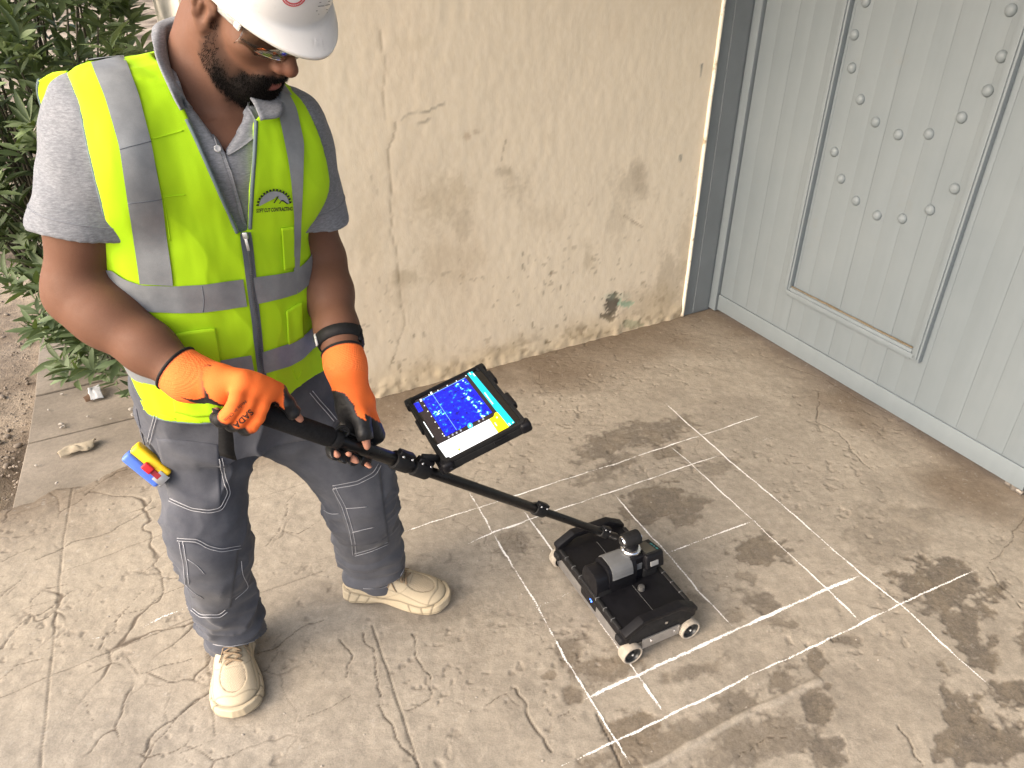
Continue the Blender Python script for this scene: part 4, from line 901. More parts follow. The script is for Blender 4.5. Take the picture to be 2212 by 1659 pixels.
# arm holes: tilted discs through each side
for S_, sg in ((SHR, -1), (SHL, 1)):
    c_ = S_ + LFT * sg * (.094 if sg < 0 else .076) - UP * (.055 if sg < 0 else .070) + FWD * .005
    Rm = np.stack([LFT, FWD, UP], 1)
    ve.op(lambda p: sd_ell(p, c_, (.124, .104, .165), Rm), c_ - .17, c_ + .17, .008, 'd')
ve.cone(NKB - nax * .045 + FWD * .004, NKT, .083, .083, .010, 'd')
# front opening: wedge from the neck to the zip top
wedge = pxcut([(340,95),(516,505),(535,498),(549,250),(480,60)], .03)
ve.op(pxcut([(480,60),(520,300),(556,256),(598,214),(590,120)], .0), (-.75, 1.0, 1.08), (-.35, 1.45, 1.56), .002, 'd')
ve.op(wedge, (-.75, 1.0, 1.08), (-.35, 1.45, 1.56), .002, 'd')
# hem follows a plane that dips to his right
HEMZ = .856
ve.op(lambda p: (p[..., 2] - HEMZ - .004 * np.sin((p @ LFT.astype(np.float32) - (TK[1, 1] * LFT[0] + TK[1, 2] * LFT[1])) * 5)).astype(np.float32), (-1, 1, .6), (0, 2, HEMZ + .12), 0, 'd')
vv, vf = ve.net(); vv = relax(vv, vf, 2, .4); vv = displace(vv, vf, sw)
VEST = (vv, vf)

# ---- trousers
tr = SDF(np.arange(-.98, -.22, .0045), np.arange(1.05, 1.78, .0045), np.arange(.055, .92, .0045))
def add_trousers(s):
    s.op(lambda p: sd_torso(np.concatenate([p[..., :2], np.clip(p[..., 2:], .80, 1.0)], -1), -.018), (-.86, 1.18, .76), (-.34, 1.58, .93), .02)
    s.ell((HIR + HIL) / 2 - UP * .005 + FWD * -.02, (.17, .13, .10), np.stack([LFT, FWD, UP], 1), .05)
    s.chain([HIR + UP * .06, HIR - UP * .07, KNR + UP * .07, KNR - UP * .03], [.103, .100, .083, .076], .06, kin=.03)
    s.chain([KNR + UP * .02, KNR * .5 + ANR * .5 - FWD * .012, ANR + UP * .012 + FWD * .006], [.077, .074, .075], .03)
    s.chain([HIL + UP * .05, HIL * .75 + KNL * .25, KNL + UP * .06, KNL - UP * .03], [.103, .100, .088, .082], .06, kin=.03)
    s.chain([KNL + UP * .02, KNL * .5 + ANL * .5 + np.array([0, .012, 0]), ANL + UP * .015], [.082, .081, .078], .03)
    return s
add_trousers(tr)
LAX = [(KNR, ANR), (KNL, ANL)]
def ridged(p, sc, seed): return 1 - 2 * np.abs(fbm(p, sc, 2, seed))
def folds(p):
    d = -(fbm(p * np.array([1, 1, .7]), 8, 3, 33) * .006 + fbm(p, 26, 3, 37) * .0015)
    z = p[..., 2]
    for i, ((kn, an), ph) in enumerate(zip(LAX, (.3, 1.7))):
        near = np.exp(-(np.linalg.norm(p[..., :2] - (kn[:2] + an[:2]) / 2, axis=-1) / .13) ** 4)
        sk_ = p[..., 0] * (.55 if i == 0 else -.35) + p[..., 1] * .35
        q = np.stack([p[..., 0] * .55, p[..., 1] * .55, z * 1.9 + sk_], -1)
        r = ridged(q, 9, 41 + i * 7); w = (.35 + .65 * sstep(.34, .14, z)) * near * sstep(.62, .45, z)
        d = d + w * .030 * (np.clip(r, .05, 1) ** 1.8 - .35)
        r2 = ridged(np.stack([p[..., 0] + z * .8, p[..., 1], z * .9 - p[..., 0] * .6], -1), 10, 57 + i); d = d + near * sstep(.30, .42, z) * sstep(.66, .52, z) * .016 * (np.clip(r2, .1, 1) ** 2 - .3)
    r3 = ridged(np.stack([p[..., 0] * .8 - z * .5, p[..., 1] * .6, z + p[..., 0] * .5], -1), 8, 61); d = d + sstep(.55, .66, z) * .013 * (np.clip(r3, .2, 1) ** 2 - .3)
    return d.astype(np.float32)
for an, tl_ in ((ANR, np.array([.0, .10, 1])), (ANL, np.array([.12, 0, 1]))):
    nz_ = tl_ / np.linalg.norm(tl_); o_ = an - UP * (.058 if an is ANR else .042)
    tr.op(lambda p: ((p - o_.astype(np.float32)) @ nz_.astype(np.float32)), an - .14, an + np.array([.14, .14, -.02]), 0, 'd', pad=0)
tv, tf = tr.net(); tv = relax(tv, tf, 2, .4); tv = displace(tv, tf, folds)
TROU = (tv, tf)
# ---- skin: head, neck, arms and hands (one continuous body)
bx = np.concatenate([np.arange(-.97, -.56, .005), np.arange(-.56, -.25, .0023)]); by = np.concatenate([np.arange(1.00, 1.10, .004), np.arange(1.10, 1.40, .0023), np.arange(1.40, 1.64, .006)])
bz = np.concatenate([np.arange(.06, .84, .03), np.arange(.84, 1.40, .0045), np.arange(1.40, 1.73, .0023)])
bo = SDF(bx, by, bz); f4 = np.float32
def Hop(fn, lo, hi, k=0.0, mode='u'):                   # operation in head space
    cs = np.array([hl(a, b, c) for a in (lo[0], hi[0]) for b in (lo[1], hi[1]) for c in (lo[2], hi[2])])
    return bo.op(lambda p: fn(tolocal(p)) * HS, cs.min(0), cs.max(0), k, mode)
def he(c, r, k=0.0, mode='u', R=None): m = max(r) * 1.05; Hop(lambda q: sd_ell(q, c, r, R), np.array(c) - m, np.array(c) + m, k, mode)
def hcn(a, b, r1, r2, k=0.0, mode='u'): a, b = np.array(a, float), np.array(b, float); m = max(r1, r2); Hop(lambda q: sd_cone(q, a, b, r1, r2), np.minimum(a, b) - m, np.maximum(a, b) + m, k, mode)
# hidden trunk and limbs first
bo.op(lambda p: np.maximum(sd_torso(p, -.016), np.maximum(.98 - p[..., 2], p[..., 2] - 1.385)), (-.82, 1.15, .98), (-.36, 1.6, 1.46))
bo.ell(NKB + FWD * .05 - UP * .09, (.095, .085, .075), None, .04)
for sg, S_ in ((-1, SHR), (1, SHL)): bo.cone(NKB - UP * .01, S_ - LFT * sg * .01, .050, .050, .05)
for a, k_, n_ in ((HIR, KNR, ANR), (HIL, KNL, ANL)): bo.chain([a + UP * .03, k_, n_, n_ - UP * .03], [.075, .052, .036, .036], .04)
# neck
bo.chain([NKB - UP * .05 - FWD * .01, NKB + nax * .05, NKT - HF * .002, hl(0, -.02, .0)], [.070, .060, .058, .060], .04)
he((0, -.012, .048), (.0755, .098, .090), .03)
he((0, .040, -.008), (.0615, .058, .085), .03)
for s_ in (-1, 1):
    hcn((s_ * .050, .006, -.048), (s_ * .020, .066, -.094), .0185, .017, .032); he((s_ * .050, .055, .000), (.021, .025, .018), .025)
    hcn((s_ * .040, .078, .037), (0, .089, .034), .0115, .012, .015)
    hcn((s_ * .058, -.018, -.035), (s_ * .05, -.035, -.07), .016, .018, .03)
he((0, .076, -.098), (.024, .021, .020), .022)
he((0, .080, -.052), (.031, .025, .027), .02)
# sternomastoid cords and throat
bo.cone(hl(-.060, -.014, -.035), NKB + FWD * .075 - UP * .045 + LFT * .012, .017, .012, .025); bo.cone(hl(.060, -.014, -.035), NKB + FWD * .075 - UP * .045 - LFT * .0 + LFT * .03, .017, .012, .025)
bo.ell(hl(0, .030, -.115), (.018, .016, .022), None, .02)
# nose
hcn((0, .086, .026), (0, .1165, -.010), .0085, .0125, .014); he((0, .115, -.0125), (.0125, .0115, .0105), .006)
for s_ in (-1, 1):
    he((s_ * .0145, .1035, -.0165), (.0095, .0125, .0095), .007)
    he((s_ * .0075, .1045, -.0262), (.0042, .0062, .0055), .004, 'd')
    he((s_ * .032, .094, .019), (.0180, .0130, .0110), .014, 'd'); he((s_ * .032, .0745, .017), (.0155, .0140, .0120), .006)
    hcn((s_ * .046, .078, .0445), (s_ * .016, .0925, .045), .0045, .0055, .008)
# lips
hcn((-.021, .0925, -.0465), (.021, .0925, -.0465), .0055, .0055, .012); he((0, .099, -.0465), (.017, .0075, .0058), .006); he((0, .0965, -.0610), (.0155, .0085, .0066), .006)
for a, b in (((-.024, .0885, -.0545), (-.010, .1035, -.0530)), ((-.010, .1035, -.0530), (.010, .1035, -.0530)), ((.010, .1035, -.0530), (.024, .0885, -.0545))): hcn(a, b, .0016, .0016, .003, 'd')
# ears
for s_ in (-1, 1):
    ex = s_ * .0790
    he((ex, -.012, .002), (.0080, .0185, .0300), .010); rim = [(-.002, .006, .012), (-.000, .006, .024), (.004, -.004, .034), (.007, -.018, .034), (.009, -.029, .024), (.009, -.030, .008), (.007, -.024, -.008), (.004, -.014, -.020), (.001, -.006, -.026)]
    pr = [np.array((ex + s_ * a, b, c)) for a, b, c in rim]
    for i in range(len(pr) - 1): hcn(pr[i], pr[i + 1], .0042 if i < 6 else .0052, .0042 if i < 5 else .0052, .005)
    he((ex + s_ * .0095, -.010, .003), (.0085, .0105, .0155), .004, 'd'); he((ex + s_ * .0085, -.018, .021), (.0050, .0065, .0085), .004, 'd')
    hcn((ex + s_ * .0045, -.019, -.008), (ex + s_ * .0050, -.019, .014), .0040, .0038, .004); he((ex + s_ * .003, .002, .002), (.0045, .0050, .0080), .004); he((ex + s_ * .002, -.007, -.024), (.0055, .0085, .0085), .005)
# beard bulk
he((0, .078, -.097), (.027, .024, .020), .016); hcn((-.028, .068, -.086), (.028, .068, -.086), .0175, .0175, .016)
for s_ in (-1, 1): hcn((s_ * .046, .030, -.062), (s_ * .026, .066, -.086), .0165, .0175, .02); hcn((s_ * .022, .0905, -.0415), (s_ * .004, .1020, -.0370), .0055, .0062, .006); hcn((s_ * .026, .0880, -.044), (s_ * .026, .078, -.075), .0070, .009, .008)
# arms
ua = (ELR - SHR); fa = (WRR - ELR); fu = fa / np.linalg.norm(fa)
bo.chain([SHR, SHR + ua * .45, ELR - ua * .10], [.053, .0530, .0460], .04, kin=.03)
bo.ell(SHR + ua * .55 + FWD * .012, (.047, .047, .085), frame(ua), .03)
bo.chain([ELR - ua * .08, ELR, ELR + fa * .14], [.045, .0425, .0465], .03)
bo.chain([ELR + fa * .05, ELR + fa * .28, ELR + fa * .62, WRR - fa * .05, WRR + fa * .02], [.0445, .0485, .0415, .0315, .028], .03)
bo.ell(ELR - fu * .022 - UP * .012, (.024, .024, .024), None, .03)
ua2 = (ELL - SHL); fa2 = (WRL - ELL)
bo.chain([SHL, SHL + ua2 * .45, ELL - ua2 * .08], [.052, .052, .044], .04, kin=.03)
bo.chain([ELL - ua2 * .05, ELL, ELL + fa2 * .28, ELL + fa2 * .65, WRL - fa2 * .04, WRL + fa2 * .02], [.043, .043, .0465, .039, .031, .027], .03)
# hands inside the gloves; finger ends stay bare (filled in below with the glove data)
# ---- gloved hands around the pole.  pole frame: PDIR along, RN up-ish, RB_ towards the viewer
RN = UP - PDIR * (UP @ PDIR); RN /= np.linalg.norm(RN); RBk = np.cross(PDIR, RN); RBk = RBk if RBk[1] < 0 else -RBk
def pol(px, ang, r): c = pole_at(px); return c + (RN * math.cos(ang) + RBk * math.sin(ang)) * r     # ang 0 = above, 90deg = towards viewer
def polt(q, ang, r): return q + (RN * math.cos(ang) + RBk * math.sin(ang)) * r
D = math.radians
GR = .0195
# right hand: palm down on the grip, three fingers wrapped over the near side, first finger pointing along the pole
def arc(px0, px1, a0, a1, r, n):
    return [pol(px0 + (px1 - px0) * t, D(a0 + (a1 - a0) * t), r) for t in np.linspace(0, 1, n)]
kr = GR + .0125
KN = [pol(490, D(14), .048), pol(517, D(12), .051), pol(545, D(8), .050), pol(570, D(-4), .046)]      # knuckles, little..index
wr_c = WRR
RF = []
for i, (px, e) in enumerate(((487, 205), (513, 212), (540, 210))):
    RF.append([KN[i]] + [pol(px + t * 3, D(30 + (e - 30) * t), kr + .006 * (1 - t)) for t in np.linspace(.12, 1, 6)])
RI = [KN[3], pol(592, D(18), GR + .020), pol(612, D(34), GR + .013), pol(628, D(44), GR + .010)]
RT_ = [WRR * .55 + KN[3] * .45 - RN * .018 - RBk * .012, pol(548, D(-62), GR + .016), pol(580, D(-60), GR + .012), pol(603, D(-52), GR + .010)]
# left hand: comes from the far side, thumb over the top, fingers under the tube
LR = .0145; lr_ = LR + .0115
LKN = [pol(813, D(-52), .040), pol(795, D(-58), .044), pol(775, D(-62), .044), pol(757, D(-66), .042)]   # index .. little
LFg = []
for i, (px, e, n0) in enumerate(((806, -196, -60), (785, -222, -70), (763, -238, -74), (743, -236, -78))):
    LFg.append([LKN[i]] + [pol(px - t * (10 if i else -4), D(n0 + (e - n0) * t), lr_ + .004 * (1 - t)) for t in np.linspace(.15, 1, 6)])
LT = [WRL * .62 + LKN[3] * .38 + RBk * .010, pol(752, D(-8), LR + .040), pol(762, D(14), LR + .022), pol(772, D(34), LR + .0115), pol(776, D(54), LR + .0105)]
PALMR = [WRR + fa * .10, WRR * .5 + (KN[1] + KN[2]) * .25]
def hand_sdf(s, side, off=0.0, tips=True, skin=False):
    kf = .010
    if side == 'R':
        wr0, kn, fing, idx, th = WRR, KN, RF, RI, RT_
        for q, w in zip(kn, (.0150, .0160, .0165, .0160)):
            s.cone(wr0 + (q - wr0) * .12, q, .0225 + off, w - .001 + off, .018)
        s.ell(wr0 * .5 + (kn[1] + kn[2]) * .25 - RN * .010, (.036 + off, .030 + off, .022 + off), frame(kn[1] - wr0, RN), .02)
        s.ell((kn[0] + kn[1] + kn[2] + kn[3]) / 4 - (kn[1] - wr0) * .12, (.040 + off, .030 + off, .0185 + off), frame(RN, PDIR)[:, [1, 0, 2]], .016)
        for fpts in fing: s.chain(fpts, [.0128 + off] + [.0112 + off] * 4 + [.0100 + off] * 2, .008, kin=.004)
        s.chain(idx, [.0138 + off, .0112 + off, .0100 + off, .0088 + off], .008, kin=.006)
        s.chain(th, [.0200 + off, .0140 + off, .0122 + off, .0102 + off], .016, kin=.008)
    else:
        wr0, kn, fing, th = WRL, LKN, LFg, LT
        for q, w in zip(kn, (.0160, .0160, .0155, .0145)): s.cone(wr0 + (q - wr0) * .10, q, .0225 + off, w - .001 + off, .018)
        s.ell(wr0 * .45 + (kn[1] + kn[2]) * .275 + RBk * .006, (.034 + off, .026 + off, .020 + off), frame(kn[1] - wr0, RBk), .02)
        for fpts in fing: s.chain(fpts, [.0125 + off] + [.0108 + off] * 4 + [.0098 + off] * 2, .006, kin=.004)
        s.chain(th, [.0195 + off, .0150 + off, .0128 + off, .0115 + off, .0095 + off], .016, kin=.008)
# skin hands, slightly thinner, joined into the body
hand_sdf(bo, 'R', -.0022); hand_sdf(bo, 'L', -.0022)
bv, bf = bo.net(); bv = relax(bv, bf, 2, .35)
BODY = (bv, bf)
# gloves
def glove(side):
    w0, kn = (WRR, KN) if side == 'R' else (WRL, LKN); fv = fa if side == 'R' else fa2; fv = fv / np.linalg.norm(fv)
    allp = np.array(([q for f_ in (RF + [RI, RT_]) for q in f_] if side == 'R' else [q for f_ in (LFg + [LT]) for q in f_]) + [w0, w0 - fv * .06])
    lo, hi = allp.min(0) - .04, allp.max(0) + .04; st = .0024
    s = SDF(*[np.arange(a, b, st) for a, b in zip(lo, hi)])
    hand_sdf(s, side, .0014)
    c0 = w0 - fv * .036; rr = (.0440, .0405, .038) if side == 'R' else (.0410, .0385, .036)
    mid = w0 + ((kn[1] + kn[2]) / 2 - w0) * .30
    s.chain([c0 - fv * .02, w0 - fv * .01, mid], [rr[0], rr[1], rr[2] - .006], .02, kin=.015)
    s.op(lambda p: ((p - c0.astype(f4)) @ fv.astype(f4)), c0 - .08, c0 + .08, 0, 'd', pad=0)
    # open finger ends
    for f_ in ([RI, RT_] + RF if side == 'R' else LFg + [LT]):
        e_ = f_[-1]; d_ = (f_[-1] - f_[-2]); d_ /= np.linalg.norm(d_); o_ = e_ - d_ * .013
        s.op(lambda p: np.maximum(-((p - o_.astype(f4)) @ d_.astype(f4)), np.linalg.norm(p - e_.astype(f4), axis=-1) - .022), e_ - .024, e_ + .024, 0, 'd', pad=0)
    return s.net()
gvR, gfR = glove('R'); gvL, gfL = glove('L')
gvR = relax(gvR, gfR, 1, .4); gvL = relax(gvL, gfL, 1, .4)
# ================================================================= dressing the figure
man = empty('person', (float((ANR[0] + ANL[0]) / 2), float((ANR[1] + ANL[1]) / 2), 0)); setp(man, 'bearded man in a yellow vest and orange gloves, standing and looking down at the tablet', 'person')
# ---- skin
q = tolocal(bv.astype(f4)).astype(float); X_, Y_, Z_ = q[:, 0], q[:, 1], q[:, 2]; ishead = (np.abs(q) < .2).all(1)
sk = np.array(srgb(110,78,62))[None] * (1 + .09 * fbm(bv, 9, 3, 901)[:, None] + .05 * fbm(bv, 60, 3, 903)[:, None])
n3 = fbm(bv, 45, 3, 905) * .006 + fbm(bv, 160, 2, 907) * .004
zc = np.interp(Y_, [-.005, .010, .022, .040, .058, .072, .086, .115], [.040, .030, -.004, -.030, -.044, -.047, -.036, -.0275])
bm_ = sstep(.006, -.010, Z_ - zc + n3) * sstep(-.004, .010, Y_ + n3 + .35 * np.clip(-Z_ - .05, 0, .06) * 0) * sstep(-.006, .008, Z_ + .072 + .60 * np.clip(Y_, 0, .08) + n3)
lip = sstep(.0155, .0125, np.abs(X_)) * sstep(.080, .090, Y_) * sstep(-.0680, -.0655, Z_) * sstep(-.0470, -.0500, Z_)
bm_ = bm_ * (1 - lip) * ishead
dense = np.clip(sstep(.0, -.045, Z_ - zc) + sstep(.055, .075, Y_), 0, 1)
beard = bm_ * (.38 + .62 * dense) * (.55 + .45 * sstep(.018, .045, Y_))
hairm = ishead * np.clip(sstep(.028, .040, Z_ + n3 - .02 * sstep(.0, .03, Y_)) * sstep(.062, .045, Y_ + n3) + sstep(-.030, .004, Z_ + n3) * sstep(-.030, -.048, Y_ + n3), 0, 1) * (1 - sstep(.0765, .080, np.abs(X_)) * sstep(-.045, -.03, Y_))
warm = ishead * sstep(.02, .0, np.abs(Z_ + .01)) * sstep(.09, .11, Y_)
sk = sk * (1 - .12 * warm[:, None]) + np.array(srgb(160,92,72)) * .12 * warm[:, None]
for m_, c_ in ((lip * .75, srgb(150,88,82)), (beard * .96, (.010, .009, .008)), (hairm * .86, (.014, .012, .011))): sk = sk * (1 - m_[:, None]) + np.array(c_) * m_[:, None]
tipm = np.zeros(len(bv))
for f_ in RF + [RI, RT_] + LFg + [LT]: tipm = np.maximum(tipm, sstep(.024, .016, np.linalg.norm(bv - f_[-1], axis=1)))
sk = sk * (1 - tipm[:, None]) + np.array(srgb(172,122,102)) * tipm[:, None]
sm = NB('skin'); sc1 = sm.attr('Col', 'Color'); sn = sm.noise(420, 4, .6)
sm.P(Base__Color=sm.mix(.16, sc1, sm.ramp(sn, [(.3, .35), (.7, .65)]), 'OVERLAY'), Roughness=sm.ramp(sm.noise(60, 4), [(.3, .55), (.7, .72)]), Subsurface__Weight=.06); sm.b.inputs['Specular IOR Level'].default_value = .22; sm.b.inputs['Subsurface Radius'].default_value = (.012, .005, .003); sm.b.inputs['Subsurface Scale'].default_value = .5
sm.bump(sn, .18, .0012)
body = link('body', mesh('body', bv, bf, np.clip(sk, .004, 1)), sm.m, man)
# beard and stubble: short hairs
hm_ = simple('beard_hair', (.006, .005, .0045), .85, var=0, spec=.1)
vn = vnormals(bv, bf); rng = np.random.default_rng(3)
def hairs(name, w, n, ln, down, parent):
    pr = w / w.sum(); ids = rng.choice(len(bv), n, p=pr); b0 = bv[ids] + rng.normal(size=(n, 3)) * .0007
    d = vn[ids] * .65 + down + rng.normal(size=(n, 3)) * .22; d /= np.linalg.norm(d, axis=1, keepdims=True)
    l = ln * rng.uniform(.5, 1.1, n)[:, None]; sd_ = np.cross(d, vn[ids] + .01); sd_ /= np.linalg.norm(sd_, axis=1, keepdims=True) + 1e-9
    v = np.stack([b0 - sd_ * .00035, b0 + sd_ * .00035, b0 + d * l + HF * 0], 1).reshape(-1, 3)
    o = link(name, mesh(name, v, np.arange(3 * n).reshape(-1, 3)), hm_, parent, False); setp(o, kind='stuff'); return o
hairs('beard', (beard * (beard > .42)) ** 2 * (.05 + dense ** 3) * (Y_ < .2), 9000, .0055, -HU * .55 + HF * .15, man)
hairs('hair', hairm * (hairm > .3), 5000, .0045, -HU * .5 - HF * .2, man)

# ---- fabric materials
fs = NB('heather_jersey'); w1 = fs.noise(110, 5, .75, fs.co('Object', (1, 1, 4.0))); w2 = fs.noise(700, 3, .6)
fc = fs.ramp(w1, [(.30, srgb(100,103,109)), (.50, srgb(122,125,131)), (.70, srgb(146,148,153))]); fs.P(Base__Color=fs.mix(.18, fc, fs.ramp(w2, [(.3, .3), (.7, .7)]), 'OVERLAY'), Roughness=.92); fs.b.inputs['Specular IOR Level'].default_value = .2; fs.b.inputs['Sheen Weight'].default_value = .15; fs.bump(w2, .25, .0012)
fv_ = NB('hi_vis_mesh'); y1 = fv_.noise(5, 4, .6); y2 = fv_.noise(900, 2, .5)
yc = fv_.ramp(y1, [(.3, (.42, .71, .010)), (.7, (.46, .77, .014))]); fv_.P(Base__Color=fv_.mix(.12, yc, fv_.ramp(y2, [(.3, .3), (.7, .7)]), 'OVERLAY'), Roughness=.75); fv_.b.inputs['Specular IOR Level'].default_value = .25; fv_.bump(y2, .2, .0008)
fb = NB('reflective_tape'); r1 = fb.noise(30, 4, .6); r2 = fb.noise(1100, 2, .5)
fb.P(Base__Color=fb.mix(.2, fb.ramp(r1, [(.3, srgb(124,128,132)), (.7, srgb(142,146,149))]), fb.ramp(r2, [(.3, .3), (.7, .7)]), 'OVERLAY'), Roughness=.5, Metallic=.15); fb.bump(r2, .12, .0006)
pip = simple('grey_piping', srgb(98,112,116), .8, var=.1, nscale=200)
zipm = simple('zip_tape', srgb(92,98,106), .85, var=.12, nscale=400, bump=.2, bscale=900)
ztm = simple('zip_teeth', srgb(70,74,80), .45, .2, .1)
ft = NB('charcoal_canvas'); t1_ = ft.noise(14, 5, .65); t2_ = ft.noise(900, 3, .6); t3_ = ft.noise(4, 3, .5)
tc = ft.ramp(t1_, [(.28, srgb(69,71,79)), (.55, srgb(83,85,92)), (.8, srgb(99,100,106))]); tc = ft.mix(ft.ramp(t3_, [(.5, .0), (.75, .25)]), tc, srgb(110,108,106))
ft.P(Base__Color=ft.mix(.25, tc, ft.ramp(t2_, [(.3, .3), (.7, .7)]), 'OVERLAY'), Roughness=.9); ft.b.inputs['Specular IOR Level'].default_value = .2; ft.b.inputs['Sheen Weight'].default_value = .1; ft.bump(t2_, .3, .001)
stm = simple('pale_thread', srgb(168,169,174), .9, var=.15, nscale=300)
shirt = link('polo_shirt', mesh('polo_shirt', *SHIRT), fs.m, man)
trous = link('trousers', mesh('trousers', *TROU), ft.m, man)
vest = link('safety_vest', mesh('safety_vest', *VEST), fv_.m, man)
CV = Cast(*VEST); CS = Cast(*SHIRT); CTq = Cast(*TROU)
def strip(cast, top, bot, n, m, off, back=None, fallback=None):
    A = resample(top, n); B = resample(bot, n); rows = []
    for k in range(m):
        r = []
        for i in range(n):
            x, y = A[i] + (B[i] - A[i]) * k / (m - 1); h = cast.hit(x, y)
            if h[0] is None: r.append(r[-1] if r else None)
            else: r.append(np.array(h[0]) + np.array(h[1]) * off)
        g = next((z for z in r if z is not None), None); rows.append([z if z is not None else g for z in r])
    return np.array(rows)                               # m x n x 3
def smooth_rows(R, it=2):
    for _ in range(it):
        S_ = R.copy(); S_[:, 1:-1] = .25 * R[:, :-2] + .5 * R[:, 1:-1] + .25 * R[:, 2:]; R = S_
    return R
def rowmesh(name, R, m, parent, thick=0.0):
    a, b = R.shape[:2]; f = gridfaces(a, b); v = R.reshape(-1, 3)
    n = vnormals(v, f); mid = v.mean(0) - CAM
    if np.mean(np.sum(n * (v - CAM), 1)) > 0: f = f[:, ::-1]
    if thick > 0:                                        # turned edges so a patch has a rim
        n = vnormals(v, f); e = []
        for i in range(b): e.append((0, i))
        for i in range(1, a): e.append((i, b - 1))
        for i in range(b - 2, -1, -1): e.append((a - 1, i))
        for i in range(a - 2, 0, -1): e.append((i, 0))
        ids = [i * b + j for i, j in e]; base = len(v); low = v[ids] - n[ids] * thick
        v = np.concatenate([v, low]); k = len(ids)
        f = np.concatenate([f, np.array([(ids[i], ids[(i + 1) % k], base + (i + 1) % k, base + i) for i in range(k)])])
    return link(name, mesh(name, v, f), m, parent)
def wrap(cast, zt, zb, th0, th1, n, m, off):
    """band round the back between angles th0 -> th1 (heights interpolated)"""
    R = []
    for k in range(m):
        r = []
        for i in range(n):
            t = i / (n - 1); th = th0 + (th1 - th0) * t; z = (zt[0] + (zt[1] - zt[0]) * t) * (1 - k / (m - 1)) + (zb[0] + (zb[1] - zb[0]) * t) * k / (m - 1)
            c = interp_rows(TK, np.array([z]))[0]; d = LFT * math.sin(th) + FWD * math.cos(th); o = np.array([c[0], c[1], z])
            h = cast.t.ray_cast(Vector(o + d * .5), Vector(-d)); r.append(np.array(h[0]) + np.array(h[1]) * off if h[0] is not None else (r[-1] if r else o + d * .2))
        R.append(r)
    return np.array(R)
def theta(p): c = interp_rows(TK, np.array([p[2]]))[0]; d = p[:2] - c[:2]; return math.atan2(d @ LFT[:2], d @ FWD[:2])
OFF = .0034
# horizontal bands: visible front in two panels each side of the zip, then round the back
def hband(tl_, bl_, tr_, br_):
    L = strip(CV, tl_, bl_, 40, 6, OFF); Rr = strip(CV, tr_, br_, 24, 6, OFF)
    th0 = theta(L[2, 0]); th1 = theta(Rr[2, -1]); th0 = th0 if th0 < 0 else th0 - 2 * math.pi
    B = wrap(CV, (Rr[0, -1][2], L[0, 0][2]), (Rr[-1, -1][2], L[-1, 0][2]), th1, th0 + 2 * math.pi, 44, 6, OFF)
    for R in (smooth_rows(L, 1), smooth_rows(Rr, 1)): rowmesh('reflective_band', R, fb.m, vest)
    a, b = B.shape[:2]; link('reflective_band', mesh('rb', B.reshape(-1, 3), gridfaces(a, b)), fb.m, vest)
hband([(243,583),(270,602),(307,615),(376,617),(438,614),(524,602)], [(262,640),(285,655),(321,672),(383,675),(438,674),(532,661)], [(545,599),(596,592),(632,586)], [(556,655),(603,645),(640,634)])
hband([(292,770),(350,785),(442,783),(541,766)], [(300,822),(360,835),(450,829),(549,808)], [(565,760),(621,742),(650,728),(668,712)], [(570,806),(625,790),(652,775),(674,752)])
# shoulder bands
rowmesh('reflective_band', smooth_rows(strip(CV, [(195,131),(229,215),(258,315),(276,433),(301,594),(303,612)], [(265,115),(297,200),(324,304),(347,426),(372,594),(374,616)], 60, 8, OFF).transpose(0, 1, 2), 2), fb.m, vest)
rowmesh('reflective_band', smooth_rows(strip(CV, [(588,205),(601,251),(620,344),(628,394),(634,465),(632,588)], [(614,190),(638,233),(654,308),(653,358),(652,422),(644,580)], 50, 6, OFF), 2), fb.m, vest)
# ... over the shoulders and down the back
def backband(px0, w, z1):
    top_ = next(np.array(h_[0]) for h_ in (CV.hit(px0[0], px0[1] + k_) for k_ in range(0, 200, 3)) if h_[0] is not None); c0_ = interp_rows(TK, np.array([1.2]))[0]; cx_l = (top_ - [c0_[0], c0_[1], 0]) @ LFT; fy_ = (top_ - [c0_[0], c0_[1], 0]) @ FWD
    R = []
    for k in range(5):
        x = cx_l + (k / 4 - .5) * w; r = []
        for i in range(40):
            t = i / 39; c = interp_rows(TK, np.array([1.2]))[0]; base = np.array([c[0], c[1], 0]) + LFT * x
            if t < .25: o = base + FWD * (fy_ - .002 - .5 * t) + UP * 1.62; d = -UP
            else: o = base - FWD * .5 + UP * (1.42 - (1.42 - z1) * (t - .25) / .75); d = FWD
            h = CV.t.ray_cast(Vector(o), Vector(d)); 
            if h[0] is not None: r.append(np.array(h[0]) + np.array(h[1]) * OFF)
            else: r.append(r[-1] if r else base + UP * 1.42)
        R.append(r)
    R = np.array(R); link('reflective_band', mesh('rb', R.reshape(-1, 3), gridfaces(5, 40)), fb.m, vest)
backband((231, 126), .05, 1.12); backband((602, 200), .045, 1.12)
